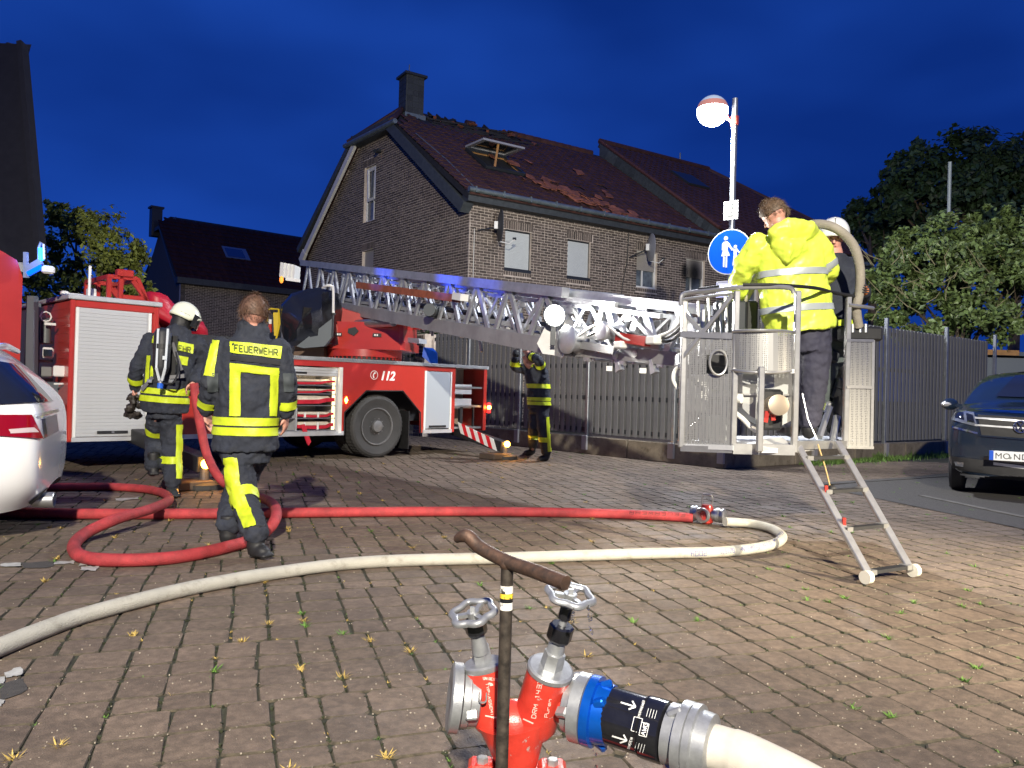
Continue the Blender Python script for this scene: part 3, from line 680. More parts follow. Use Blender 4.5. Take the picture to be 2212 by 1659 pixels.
# satellite dishes
def dish(pos, wallp, facing, r, label, mm):
    t = thing('satellite_dish', label, 'satellite dish', pos); f = Vector(facing).normalized(); a = f.orthogonal()
    prof = [(-.09, 0.001), (-.07, r*.4), (-.035, r*.75), (0, r), (.012, r*1.0), (-.02, r*.74), (-.055, r*.38), (-.075, .001)]
    m = MB(); m.lathe((0, 0, 0), f, prof, 28); m.build('reflector', mm, t, smooth=50)
    w = Vector(wallp)-Vector(pos)
    MB().tube([w, w+Vector((0, 0, 0))+(-f*.1-w)*.9+Vector((0, 0, -.05)), -f*.12], .022, 6).build('wall_arm', dark_m, t)
    MB().box(-f*.11, (.13, .13, .22), None, .01).build('bracket', white_m, t)
    e = f*.48+Vector((0, 0, -r*.95)); MB().tube([Vector((0, 0, -r*.98)), e*.6+Vector((0, 0, -r*.5)), e+Vector((0, 0, .12))], .016, 6).build('feed_arm', white_m, t)
    MB().cyl(e+Vector((0, 0, .1)), e+Vector((0, 0, .1))-f*.1, .035, n=8).build('receiver', dark_m, t)
dish(C0+FA*.78+FN*.42+Vector((0, 0, 5.86)), C0+FA*.28+Vector((0, 0, 5.72)), (FA*.93+FN*.36), .47, 'dark satellite dish seen edge-on near the corner of the brick house', mat('dish_dark', (.06, .065, .07), .6))
dish(C0+FA*6.62+FN*.42+Vector((0, 0, 5.95)), C0+FA*6.05+Vector((0, 0, 5.6)), (FA*.90+FN*.42), .46, 'grey satellite dish with white feed arm beside the third facade window', mat('dish_grey', (.26, .27, .30), .5))
# soot over the fourth window
soot = mat('soot_patch', (0.004, 0.004, 0.004), 1.0); sn = soot.node_tree; nb = sn.nodes['Principled BSDF']
tcs = sn.nodes.new('ShaderNodeTexCoord'); gr = sn.nodes.new('ShaderNodeTexGradient'); gr.gradient_type = 'SPHERICAL'; mr = sn.nodes.new('ShaderNodeMapRange'); mr.inputs['From Max'].default_value = 0.8; mr.inputs['To Max'].default_value = .93
sn.links.new(tcs.outputs['Object'], gr.inputs[0]); sn.links.new(gr.outputs[0], mr.inputs[0]); sn.links.new(mr.outputs[0], nb.inputs['Alpha'])
def soot_at(s, z, a, b):
    o = link('soot_stain', MB().quad((-1, 0, -1), (1, 0, -1), (1, 0, 1), (-1, 0, 1)).mesh('soot_stain', soot), hA)
    M = Matrix((FA, -FN, Vector((0, 0, 1)))).transposed().to_4x4() @ Matrix.Diagonal((a, 1, b, 1)); M.translation = C0+FA*s+FN*.01+Vector((0, 0, z)); o.matrix_local = M
soot_at(9.1, 5.42, .42, .62)
soot_at(8.62, 5.42, .22, .4)
# ================================================================== FENCE, LAMP POST, PLANTS, OTHER HOUSES
def lin(u, A, D):      # parameter along a ground line A + k D seen at picture column u (at eye height)
    w = ray(u, 842); det = w.x*D.y-w.y*D.x
    return (A.x*w.y-A.y*w.x)/(w.x*D.y-w.y*D.x)
FC = Vector((3.36, 12.05, 0))
def fence_run(name_label, A, D, L, posts, wall_z, top_z, colr, wl):
    D = D.normalized(); NRM = Vector((D.y, -D.x, 0)); NRM = NRM if NRM.dot(-A) > 0 else -NRM
    t = thing('slat_fence', name_label, 'fence'); R3 = Matrix((D, -NRM, Vector((0, 0, 1)))).transposed()
    bw = thing('low_wall', wl, 'wall')
    n = max(1, round(L/1.9)); w = L/n
    for i in range(n):
        m = MB(); m.box((0, 0, 0), (w-.02, .20, wall_z), R3, .012); inst('wall_panel', m.mesh('wall_panel', conc_m), bw, A+D*(i+.5)*w-NRM*.10+Vector((0, 0, wall_z/2)))
    H = top_z-wall_z-.05; pitch = .148
    sf = MB(); sf.box((0, 0, H/2), (.096, .020, H), R3, .004); mf = sf.mesh('slat', slat_m); sb2 = MB(); sb2.box((0, 0, H/2), (.100, .018, H), R3, .004); mb2 = sb2.mesh('slat', slat_m)
    k = 0; s = .06
    while s < L-.05:
        if not any(abs(s-p) < .07 for p in posts): inst('slat', mf, t, A+D*s+NRM*(-.04)+Vector((0, 0, wall_z+.05)))
        inst('slat', mb2, t, A+D*(s+pitch/2)+NRM*(-.082)+Vector((0, 0, wall_z+.05)))
        s += pitch; k += 1
    rl = MB(); rl.box((0, 0, 0), (L, .018, .075), R3); rm = rl.mesh('rail', dark_m)
    for z in (wall_z+.13, wall_z+.13+(H-.25)/3, wall_z+.13+2*(H-.25)/3, top_z-.12): inst('rail', rm, t, A+D*L/2-NRM*.062+Vector((0, 0, z)))
    pm = MB(); pm.box((0, 0, (top_z-wall_z+.20)/2), (.065, .065, top_z-wall_z+.20), R3, .006); pme = pm.mesh('post', post_m)
    pb = MB(); pb.box((0, 0, 0), (.12, .05, .26), R3, .004); pbm = pb.mesh('post_bracket', mat('galv_bracket', (.34, .33, .33), .5, .4))
    for p in posts:
        q = inst('post', pme, t, A+D*p-NRM*.03+Vector((0, 0, wall_z-.02)))
        inst('post_bracket', pbm, q, NRM*.058+Vector((0, 0, -.10)))
    return t
DL = Vector((-3.86, 4.35, 0)).normalized(); DR = Vector((.80, .60, 0)).normalized()
fence_run('grey slat fence running from the lamp post towards the ladder truck', FC, DL, 7.9, [lin(u, FC, DL) for u in (1455, 1268, 1121, 1010)]+[.05], .33, 2.40, 0, 'stained low concrete wall under the fence behind the ladder truck')
fence_run('grey slat fence running from the lamp post towards the parked dark car', FC, DR, 9.6, [lin(u, FC, DR) for u in (1760, 1915, 2045, 2150)], .30, 2.58, 0, 'low concrete wall with weeds under the fence beside the dark car')
pil = MB(); pO = FC+DL*7.98
tp = thing('brick_pillar', 'narrow brick pillar ending the grey slat fence behind the turntable', 'pillar')
MB().box(pO+DL*.16+Vector((0, 0, 1.2)), (.32, .32, 2.4), Matrix.Rotation(math.atan2(DL.y, DL.x), 3, 'Z')).build('pillar_core', mortar_m, tp)
brick_wall(tp, pO+DL*.32+Vector((.25, .21, 0))*-.64, -DL, Vector((-DL.y*-1, DL.x*-1, 0)).normalized() if Vector((DL.y*1, -DL.x, 0)).dot(-pO) < 0 else Vector((DL.y, -DL.x, 0)), .32, 2.4, seed=5)
# grass along the foot of the right wall
gr_ = MB(); rg = random.Random(4); gm = [mat('verge_grass', (0.09, 0.17, 0.03), .7, island=.5)]
for i in range(2600):
    s = rg.uniform(2.0, 9.0); p = FC+DR*s+Vector((DR.y, -DR.x, 0))*abs(rg.gauss(.05, .16)); l = rg.uniform(.03, .13)*(1.6 if mnoise.noise(Vector((s*2.5, 0, 0))) > .2 else .8); a = rg.random()*6.28; w = .006
    sd = Vector((math.cos(a), math.sin(a), 0))*w; e = Vector((rg.uniform(-.5, .5), rg.uniform(-.5, .5), 1)).normalized()*l
    gr_.add([p-sd, p+sd, p+e*.6+sd, p+e], [(0, 1, 2, 3)])
tag(gr_.build('verge_grass', gm, fix=False), 'grass and weeds at the foot of the low wall', None, None, 'stuff')

# ---- street lamp with signs
LX, LY = 3.46, 12.33
sl = thing('street_lamp', 'galvanised street lamp with glowing white globe and red band', 'street lamp', (LX, LY, 0))
MB().cyl((0, 0, 0), (0, 0, 5.93), .052, .046, n=14).build('pole', post_m, sl, smooth=True)
MB().cyl((0, 0, 0), (0, 0, .45), .085, .075, n=12).build('pole_foot', dark_m, sl, smooth=True)
gx = LAMP_P-Vector((LX, LY, 0))
R_ = .245; prof = []
def gprof(z0, z1, n=8): return [(z0+(z1-z0)*i/n, max(.002, math.sqrt(max(0, R_**2-(z0+(z1-z0)*i/n)**2)))) for i in range(n+1)]
MB().lathe(gx, (0, 0, 1), gprof(.125, R_), 28).build('globe_cap', mat('globe_cap', (0.35, 0.42, 0.50), .25, emis=(.45, .6, .8), es=.35), sl, smooth=60)
MB().lathe(gx, (0, 0, 1), [(h, r*1.015) for h, r in gprof(.035, .13, 4)], 28).build('red_band', mat('lamp_red_band', (0.36, 0.12, 0.09), .4, emis=(1, .6, .55), es=.25), sl, smooth=60)
bowl = MB().lathe(gx, (0, 0, 1), gprof(-R_, .032), 28).build('globe_bowl', mat('lit_globe', (1, 1, 1), .3, emis=(0.86, 0.93, 1.0), es=30), sl, smooth=60); bowl.visible_shadow = True
MB().tube([(0, 0, 5.56), (-.10, 0, 5.60), gx+Vector((R_*.8, 0, -.02))], .03, 8).build('lamp_arm', mat('lamp_red_arm', (.40, .06, .04), .4), sl)
MB().cyl((0, 0, 5.50), (0, 0, 5.64), .065, n=14).build('clamp', MATS['lamp_red_arm'], sl)
whs = mat('sign_white', (0.78, 0.80, 0.80), .35); blu = mat('sign_blue', (0.0, 0.09, 0.70), .35); grey_s = mat('sign_back', (.3, .31, .32), .5, .5); prt = mat('faded_print', (.22, .24, .22), .6)
SN = Vector((-.62, -.78, 0)).normalized(); SX = Vector((0, 0, 1)).cross(SN).normalized()
def on_sign(c, x, z, d): return Vector(c)+SX*x+Vector((0, 0, z))+SN*d
ps = thing('pedestrian_sign', 'round blue footpath sign with white mother and child figures', 'road sign', (LX, LY, 3.45))
c = SN*.075
rs = .365
def disc(r, d0, d1, n=40): m = MB(); m.prism([on_sign(c, r*math.cos(2*math.pi*i/n), r*math.sin(2*math.pi*i/n), d0) for i in range(n)], SN*(d1-d0)); return m
disc(rs, -.004, 0).build('sign_plate', whs, ps); disc(rs*.955, .0, .002).build('blue_face', blu, ps)
S = MB()
def poly(pts, k=.0031): S.prism([on_sign(c, x*k, z*k, .002) for x, z in pts], SN*.003)
def circ(x, z, r): poly([(x+r*math.cos(i*.5236), z+r*math.sin(i*.5236)) for i in range(12)])
circ(-20, 72, 11)                                      # the woman
poly([(-31, 55), (-10, 56), (-6, 30), (-10, 12), (4, -20), (-44, -20), (-33, 12), (-36, 34)])
poly([(-11, 54), (-2, 46), (14, 20), (20, 8), (13, 4), (2, 20), (-9, 36)])
poly([(-32, 54), (-39, 44), (-41, 14), (-36, 10), (-33, 34)])
poly([(-33, -22), (-24, -22), (-24, -76), (-32, -76)]); poly([(-19, -22), (-10, -22), (-10, -80), (-18, -80)])
circ(32, 24, 9)                                        # the child
poly([(22, 13), (42, 13), (41, -16), (44, -42), (42, -72), (34, -72), (33, -42), (31, -42), (27, -72), (19, -72), (22, -42), (24, -16)])
poly([(22, 13), (14, 6), (12, 14), (20, 20)]); poly([(42, 13), (58, -8), (54, -14), (41, 2)])
S.build('figures', whs, ps)
hs = thing('house_number_plate', 'small white plate on the lamp post above the round blue sign', 'sign', (LX, LY, 4.12))
MB().prism([on_sign(SN*.06, x, z, 0) for x, z in ((-.12, -.15), (.12, -.15), (.12, .15), (-.12, .15))], -SN*.004).build('plate', whs, hs)
F = MB()
for x0, z0, x1, z1 in ((-.04, .09, .07, .10), (-.05, .03, .05, .045), (-.03, -.03, .06, -.015), (-.05, -.09, .05, -.075), (.02, .10, .0, -.08)): F.bar(on_sign(SN*.06, x0, z0, .002), on_sign(SN*.06, x1, z1, .002), .022, .002, up=SN)
F.build('faded_drawing', prt, hs)
for i, (z, h, lab) in enumerate(((2.86, .26, 'white bordered supplementary plate directly under the round blue sign'), (2.52, .26, 'white bordered plate on the lamp post, lower of the two behind the basket rail'))):
    t = thing('supplementary_sign', lab, 'road sign', (LX, LY, z))
    MB().prism([on_sign(SN*.06, x, q, 0) for x, q in ((-.21, -h/2), (.21, -h/2), (.21, h/2), (-.21, h/2))], -SN*.004).build('plate', whs, t)
    F = MB(); a, b = .19, h/2-.02
    for p, q in (((-a, -b), (a, -b)), ((a, -b), (a, b)), ((a, b), (-a, b)), ((-a, b), (-a, -b))): F.bar(on_sign(SN*.06, p[0], p[1], .002), on_sign(SN*.06, q[0], q[1], .002), .012, .002, up=SN)
    F.build('border', prt, t)

# ---- plants
leaf_dark = mat('leaf_dark', (0.030, 0.060, 0.022), .6, island=.55); leaf_mid = mat('leaf_mid', (0.115, 0.165, 0.050), .45, island=.6); leaf_yel = mat('leaf_yellowish', (0.22, 0.25, 0.045), .6, island=.6)
bark = mat('bark', (0.10, 0.075, 0.05), .9, var=.3, scale=9)
def crown(name, blobs, n, size, m, parent, seed, fold=.35, elong=1.7):
    r = random.Random(seed); B = MB(); tot = sum(b[3]**2 for b in blobs)
    cl = []
    for (x, y, z, R, *sq) in blobs:
        k = max(6, int(260*R*R/tot*1.0)); 
        for _ in range(k):
            d = Vector((r.gauss(0, 1), r.gauss(0, 1), r.gauss(0, 1))).normalized()*R*r.uniform(.55, 1.08)
            cl.append((Vector((x, y, z))+d, R*r.uniform(.16, .34), d.normalized()))
    for _ in range(n):
        c, R, out = r.choice(cl); p = c+Vector((r.gauss(0, .5), r.gauss(0, .5), r.gauss(0, .42)))*R
        nr = (out+Vector((r.gauss(0, .6), r.gauss(0, .6), r.gauss(.4, .6)))).normalized(); a = nr.orthogonal().normalized(); a = Matrix.Rotation(r.random()*6.28, 3, nr) @ a; b = nr.cross(a); s = size*r.uniform(.6, 1.3)
        B.add([p-a*s*elong*.5, p-b*s*.5-nr*s*fold*.2, p+a*s*elong*.5-nr*s*fold, p+b*s*.5-nr*s*fold*.2], [(0, 1, 2, 3)])
    return B.build(name, m, parent, fix=False)
def limbs(parent, base, tips, r0, seed, name='trunk'):
    r = random.Random(seed); B = MB(); base = Vector(base); top = base+Vector((0, 0, max(t[2] for t in tips)*.0))
    zt = base.z+(min(t[2] for t in tips)-base.z)*.6; fork = Vector((base.x, base.y, zt)); B.tube([base, (base+fork)/2+Vector((r.uniform(-.1, .1), 0, 0)), fork], [r0, r0*.85, r0*.7], 8)
    for t in tips:
        t = Vector(t); mid = (fork+t)/2+Vector((r.uniform(-.3, .3), r.uniform(-.3, .3), r.uniform(-.1, .3))); B.tube([fork, mid, t], [r0*.5, r0*.3, r0*.08], 6)
        for _ in range(3): e = mid+(t-mid)*r.random(); B.tube([e, e+Vector((r.uniform(-.5, .5), r.uniform(-.5, .5), r.uniform(0, .6)))], [r0*.14, r0*.04], 5)
    return B.build(name, bark, parent)
tr = thing('leafy_tree', 'yellow-green leafy tree behind the red equipment box', 'tree')
Yt = 21; bl = [(*at(u, v, Yt+dy), R) for u, v, dy, R in ((205, 500, 0, .75), (255, 545, .3, .65), (165, 480, .5, .6), (130, 470, .8, .5), (120, 560, .6, .75), (285, 600, 0, .5), (220, 600, 0, .8), (150, 640, .3, .9), (240, 680, .2, .7), (270, 560, .5, .5), (100, 640, .3, .8), (305, 630, .3, .35), (120, 450, 1, .3), (160, 720, 0, 1.0))]
limbs(tr, (*at(200, 842, Yt).xy, 0), [b[:3] for b in bl[:9]], .16, 1); crown('crown', bl, 15000, .085, [leaf_yel], tr, 5)
bu = thing('broadleaf_bush', 'large broad-leaved evergreen bush above the fence by the dark car', 'bush')
Yb = 19.7; bl = [(*at(u, v, Yb+dy), R*1.05) for u, v, dy, R in ((2010, 560, 0, .95), (1960, 610, .1, .85), (2080, 520, .2, .8), (2160, 540, 0, .9), (2230, 520, .2, .95), (2110, 620, -.3, 1.0), (2200, 640, -.3, 1.0), (1920, 660, .2, .6), (1905, 600, .4, .45), (1990, 690, -.2, .8), (2090, 710, -.3, .8), (2290, 600, 0, 1.2), (1935, 540, .5, .4), (1990, 500, .5, .35), (1890, 700, .3, .45), (2140, 480, .4, .4))]
limbs(bu, (*at(2060, 842, Yb+.3).xy, 0), [b[:3] for b in bl[:10]], .13, 2); crown('crown', bl, 30000, .095, [leaf_mid], bu, 6, fold=.5)
MBt = MB(); rb = random.Random(9)
for i in range(46):
    p = at(rb.uniform(1880, 2212), rb.uniform(560, 700), Yb-1.0+rb.uniform(-.1, .3)); q = p+Vector((rb.uniform(-.5, .5), rb.uniform(-.1, .1), rb.uniform(.1, .6))); MBt.tube([p, (p+q)/2+Vector((rb.uniform(-.1, .1), 0, 0)), q], [.014, .011, .005], 5)
MBt.build('twigs', mat('pale_twig', (.20, .18, .09), .8), bu)
for i, (lab, bls, mm, n, sz) in enumerate((
    ('tall dark tree rising behind the evergreen bush at the right', [(2080, 365, 0, 1.8), (2010, 385, 1, 1.4), (2150, 385, -1, 1.6), (1960, 400, 0, 1.5), (2060, 430, 0, 2.0), (2160, 440, 0, 1.9), (1930, 440, 1, 1.0), (1950, 350, 1, .8), (1985, 330, 1, .7), (1920, 370, .4, .6), (2110, 310, .4, .5)], leaf_dark, 15000, .20),
    ('dark dense tree at the right edge behind the bush', [(2190, 365, 3, 1.8), (2250, 380, 3, 2.3), (2230, 440, 2, 2.2), (2300, 400, 2, 2.5)], leaf_dark, 9000, .22),
    ('small dark tree between the terrace roof and the tall dark tree', [(1880, 480, 5, 1.3), (1910, 500, 4, 1.4), (1850, 470, 5, .8), (1960, 480, 4, 1.6)], leaf_dark, 7000, .18))):
    t = thing('garden_tree', lab, 'tree'); Y0 = 36; bl = [(*at(u, v, Y0+dy), R) for u, v, dy, R in bls]
    limbs(t, (*at(bls[0][0], 842, Y0).xy, 0), [b[:3] for b in bl[:8]], .3, 20+i); crown('crown', bl, n, sz, [mm], t, 30+i)
hb = thing('garden_hedge', 'dark green shrub behind the truck turntable beside the brick pillar', 'shrub')
bl = [(*at(u, v, 18.8), R) for u, v, R in ((925, 760, .35), (905, 800, .4), (930, 720, .25), (900, 740, .3))]; crown('foliage', bl, 1800, .06, [leaf_dark], hb, 44); limbs(hb, (*at(915, 842, 18.8).xy, 0), [b[:3] for b in bl], .03, 3, 'stem')
# thin mast behind the bush, shed
q0, q1 = at(2052, 350, 20), at(2050, 470, 20)
tag(MB().cyl((q1.x, q1.y, 0), (q0.x, q0.y, q0.z), .045, n=8).build('mast', mat('pale_mast', (.25, .29, .30), .6, .2)), 'thin grey mast standing behind the evergreen bush', 'mast')
sh = thing('garden_shed', 'grey shed with a wooden roof edge behind the fence, right side', 'shed', (*at(2175, 842, 19.3).xy, 0))
MB().box((0.2, .6, 1.15), (2.0, 1.2, 2.3), None).build('shed_wall', mat('shed_grey', (.16, .18, .19), .5, .2), sh); MB().box((0.2, .6, 2.40), (2.2, 1.4, .10)).build('roof', zinc_m, sh); MB().box((-.35, -.12, 2.42), (1.1, .03, .13)).build('roof_edge', mat('shed_wood', (.30, .16, .06), .7, var=.2), sh)
# board fence run behind the truck
bf = thing('board_fence', 'dark board fence with light gaps behind the truck turntable', 'fence', (0, 0, 0)); A = at(960, 842, 20.2); A.z = 0
bm_ = MB(); bm_.box((0, 0, 1.1), (.14, .02, 2.2)); bme = bm_.mesh('board', mat('dark_board', (.03, .028, .03), .8, var=.2))
for i in range(34): inst('board', bme, bf, A+Vector((-.17*i, .02*i, 0)))
MB().box(A+Vector((-2.8, .3, 1.5)), (5.8, .04, .08)).build('rail', dark_m, bf)
tb = MB(); q = [at(u, v, 17.2+.06*math.sin(i*2)) for i, (u, v) in enumerate(((915, 750), (935, 752), (944, 762), (945, 790), (930, 785), (912, 770)))]; tb.prism(q, Vector((0, .12, 0)))
tag(tb.build('tarpaulin', mat('blue_tarp', (.01, .08, .45), .4)), 'blue tarpaulin hanging over the dark fence beside the brick pillar', 'tarpaulin')

# ---- far house at the left
K1 = Vector((-16.95, 39.0, 0)); KA = Vector((5.19, 4.3, 0)).normalized(); KB = Vector((-.60, .80, 0)); KN = Vector((KA.y, -KA.x, 0)); KG = Vector((-.80, -.60, 0))
hC = thing('brick_house', 'dark unlit brick house with one lit window in the left background', 'house')
hw = [(3.05, 5.5, 3.05, 4.95)]
wall_sheet(hC, K1, KA, KN, [(0, 6.2), (13, 6.2)], hw); brick_wall(hC, K1+KN*.0, KA, KN, 13, 6.2, holes=hw, soldier=[(3.0, 5.55, 4.97, 5.25)], seed=31)
wall_sheet(hC, K1, KB, KG, [(0, 6.2), (4.4, 9.4), (5.2, 9.4), (9.6, 6.2)], [], m=mat('render_dark', (.10, .085, .07), .9, var=.1))
window(hC, K1, KA, KN, 3.05, 5.5, 3.05, 4.95, 'half')
MB().prism([K1+KA*a-KN*.2+Vector((0, 0, z)) for a, z in ((3.15, 3.15), (4.1, 3.15), (4.1, 3.9), (3.15, 3.9))], KN*.012).build('lit_interior', mat('lit_room', (.8, .6, .3), .6, emis=(1.0, .72, .38), es=1.2, var=0), hC)
F = MB(); F.prism([K1+KA*a+KN*.02-KN*.135+Vector((0, 0, z)) for a, z in ((3.1, 3.1), (4.15, 3.1), (4.15, 3.95), (3.1, 3.95))], KN*.001)
e = K1-KA*.3+KN*.4+Vector((0, 0, 6.3)); ru, rn, rl_ = slope(e, KA, KB*4.8-KN*.4, 6.3, 10.35)
MB().prism([e, e+KA*13.5, e+KA*13.5+ru*rl_, e+ru*rl_+KA*.8, e+ru*(rl_-1.0)], -rn*.16).build('roof_deck', char_m, hC)
tile_field(hC, e+rn*.012, KA, ru, rn, 13.4, rl_, 0, (0, 0), None, .36, .42, 41, mat('roof_tile_night', (0.042, 0.016, 0.014), .85, island=.2, spec=.1), clip=lambda s, t: s > (t-rl_+1.0)*.8)
MB().prism([K1+KB*(-.2)+KG*.3+Vector((0, 0, 6.15)), K1+KB*3.9+KG*.3+Vector((0, 0, 9.6)), K1+KB*5.7+KG*.3+Vector((0, 0, 9.6)), K1+KB*4.8+KA*.8+Vector((0, 0, 10.4))], Vector((0, 0, -.2))).build('half_hip', slate_m, hC)
MB().prism([K1+KB*9.9-KA*.3+Vector((0, 0, 6.1)), K1+KB*9.9+KA*13+Vector((0, 0, 6.1)), K1+KB*4.8+KA*13+Vector((0, 0, 10.3)), K1+KB*4.8+KA*.4+Vector((0, 0, 10.3))], Vector((0, 0, -.1))).build('rear_roof', slate_m, hC)
MB().bar(K1-KA*.3+KN*.25+Vector((0, 0, 6.2)), K1+KA*13+KN*.25+Vector((0, 0, 6.2)), .45, .30).build('fascia', slate_m, hC)
cc = K1+KB*5.4+KA*-.15
F = MB().box(cc+Vector((0, 0, 10.0)), (.55, .55, 1.6), Matrix.Rotation(.69, 3, 'Z')); c_ = F.build('chimney', dark_m, hC); MB().box(cc+Vector((0, 0, 10.82)), (.70, .70, .10), Matrix.Rotation(.69, 3, 'Z')).build('chimney_cap', dark_m, c_)
q0 = e+KA*3.0+ru*2.6+rn*.1; s_ = MB().prism([q0, q0+KA*1.35, q0+KA*1.35+ru*1.2, q0+ru*1.2], -rn*.06).build('skylight', mat('skylight_frame', (.10, .13, .2), .3), hC)
MB().prism([q0+KA*.12+ru*.12+rn*.004, q0+KA*1.1+ru*.12+rn*.004, q0+KA*1.1+ru*1.0+rn*.004, q0+KA*.12+ru*1.0+rn*.004], rn*.01).build('pane', mat('sky_glass', (.05, .08, .16), .03, .6), s_)

# ---- tall dark roof of the building at the left edge
hD = thing('corner_house', 'tall dark steep roof of the nearest house at the left edge', 'house')
Yd = 15.5; p1, p2 = at(50, 96, Yd), at(92, 566, Yd-1.0); p0 = at(-30, 86, Yd+1.0); bl_ = Vector((-6, 3.4, 0)); 
wl_ = [Vector((p2.x-.55, p2.y+.3, 0)), Vector((p2.x-6.5, p2.y+3.9, 0))]
MB().prism([p1, p2, p2+Vector((-7.5, -.4, 0)), p1+Vector((-7.2, -.1, 0.05))], Vector((-3.9, 5.0, 0))).build('roof', mat('night_roof', (.016, .015, .017), .8, var=.2), hD)
Tt = Vector((-1, -.05, 0)).normalized(); upv = (p1-p2-Vector((p1.x-p2.x, 0, 0))).normalized(); nn_ = Vector((-1, 0, 0)).cross(upv); nn_ = nn_ if nn_.y < 0 else -nn_
tile_field(hD, p2+nn_*.02-Vector((6.6, 0, 0)), Vector((1, .05, 0)).normalized(), upv, nn_, 6.6, (p1-p2).length, 0, (0, 0), None, .26, .28, 50, mat('night_tile', (.020, .018, .020), .75, island=.3), clip=lambda s, t: s < 6.26-.20*t)
MB().bar(p2+Vector((0, -.03, 0)), p1+Vector((0, -.03, 0)), .10, .22, up=(0, 1, 0)).build('verge_board', MATS['night_roof'], hD)
cw = Vector((p2.x-.52, p2.y+.05, 0))
MB().prism([cw+Vector((0, .12, 0)), cw+Vector((-5, .12, 0)), cw+Vector((-7, 3, 0)), cw+Vector((-2.4, 3, 0))], Vector((0, 0, p2.z-.2))).build('wall', mortar_m, hD)
brick_wall(hD, Vector((cw.x-3.0, cw.y+.1, 0)), Vector((1, 0, 0)), Vector((0, -1, 0)), 3.0, p2.z-.25, seed=61, mm=mat('pale_brick', (.26, .15, .10), .85, island=.35))
MB().box(cw+Vector((-1.6, -.02, p2.z-.12)), (3.6, .3, .17)).build('fascia', white_m, hD)
# ================================================================== LADDER TRUCK
TM = Matrix.Translation((-5.25, 9.1, 0)) @ Matrix.Rotation(math.radians(45), 4, 'Z'); TI = TM.inverted()
fk = thing('fire_truck', 'red ladder fire truck with raised ladder, open hose lockers and 112 lettering', 'fire truck', (-5.25, 9.1, 0), math.radians(45))
def W(o):      # child built in world coordinates
    o.matrix_basis = TI; return o
def tl(u, v, Y): return TI @ at(u, v, Y)
tarp_red = mat('red_tarp', (0.42, 0.012, 0.03), .45, bump=.6, bscale=9)
plast = mat('black_plastic_sheet', (0.012, 0.013, 0.015), .16, bump=.25, bscale=14, spec=.8)
red2 = mat('fire_red_dull', (0.36, 0.024, 0.016), .38, var=.08)
chas = mat('chassis_black', (0.012, 0.012, 0.014), .6)
hosew = mat('hose_canvas', (0.62, 0.56, 0.46), .8, var=.12, scale=15)
def X(name, m, mm, par=None, **k): return m.build(name, mm, par or fk, **k)
def bx(x0, x1, y0, y1, z0, z1, bev=0): return MB().box(((x0+x1)/2, (y0+y1)/2, (z0+z1)/2), (x1-x0, y1-y0, z1-z0), None, bev)
# equipment box
eb = MB(); T_ = .03
for a in ((0, 1.02, .03, 2.45, .38, 2.08),): eb.box(((a[0]+a[1])/2, (a[2]+a[3])/2, (a[4]+a[5])/2), (a[1]-a[0], a[3]-a[2], a[5]-a[4]), None, .02)
for a in ((0, .06, 0, .06, .38, 2.08), (.96, 1.02, 0, .06, .38, 2.08), (.06, .96, 0, .06, 1.99, 2.08)): eb.box(((a[0]+a[1])/2, (a[2]+a[3])/2, (a[4]+a[5])/2), (a[1]-a[0], a[3]-a[2], a[5]-a[4]), None, .012)
X('equipment_box', eb, red_m, smooth=30)
X('box_roof_plate', bx(-.03, 1.05, -.02, 2.5, 2.08, 2.14, .008), aludull_m)
rib = MB()
for i in range(16): rib.box((-.0015, 1.2, .48+i*.1), (.003, 2.3, .008))
X('side_ribs', rib, red_m)
X('sill_rail', bx(.05, .98, -.012, .05, .385, .435), aludull_m)
dr = link('roller_door', bx(.075, .905, .008, .012, .44, 1.99).mesh('roller_door', rolld_m), fk)
n = 36; sl_ = MB().box((0, 0, 0), (.80, .010, .0412), None, .0016).mesh('door_slat', rolld_m)
for i in range(n): inst('door_slat', sl_, dr, (.49, .004, .465+i*.0424))
for x in (.075, .905): bx(x-.018, x+.018, -.014, .02, .435, 1.99, .004).build('door_rail', white_m, dr)
bx(.33, .68, -.016, .004, .475, .51, .004).build('door_handle', black_m, dr); bx(.49, .52, -.022, -.01, .482, .503).build('lock', alu_m, dr)
# deck and panels
X('deck_plate', bx(1.05, 6.80, -.02, 2.45, 1.505, 1.56), aludull_m)
cb_ = MB()
for i in range(190): cb_.box((1.07+i*.0301, -.024, 1.533), (.016, .008, .05), Matrix.Rotation(.5, 3, 'Y'))
tag(X('checker_edge', cb_, alu_m), kind='stuff')
ap = [(3.76, 1.505), (3.76, .39), (3.81, .39), (3.81, .73), (4.20, 1.07), (4.91, 1.08), (5.28, .73), (5.30, .39), (5.35, .39), (5.35, 1.43), (5.95, 1.43), (5.95, .39), (6.03, .39), (6.03, 1.505)]
X('side_panel', MB().prism([(x, 0, z) for x, z in ap], (0, .03, 0)), red_m)
X('arch_lining', MB().prism([(3.83, .03, .3), (3.83, .03, .73), (4.21, .03, 1.05), (4.90, .03, 1.06), (5.26, .03, .73), (5.26, .03, .3)], (0, .02, 0)).build and MB().prism([(3.79, 1.0, .2), (3.79, 1.0, 1.2), (5.33, 1.0, 1.2), (5.33, 1.0, .2)], (0, .02, 0)), chas)
X('arch_lip', MB().tube([(3.81, .0, .39), (3.81, 0, .73), (4.20, 0, 1.07), (4.91, 0, 1.08), (5.28, 0, .73), (5.30, 0, .39)], .012, 6), black_m)
X('upper_panel', bx(1.05, 3.76, 0, .03, 1.42, 1.505), red_m)
X('lower_panel', bx(1.05, 2.30, 0, .03, .40, .95), red_m)
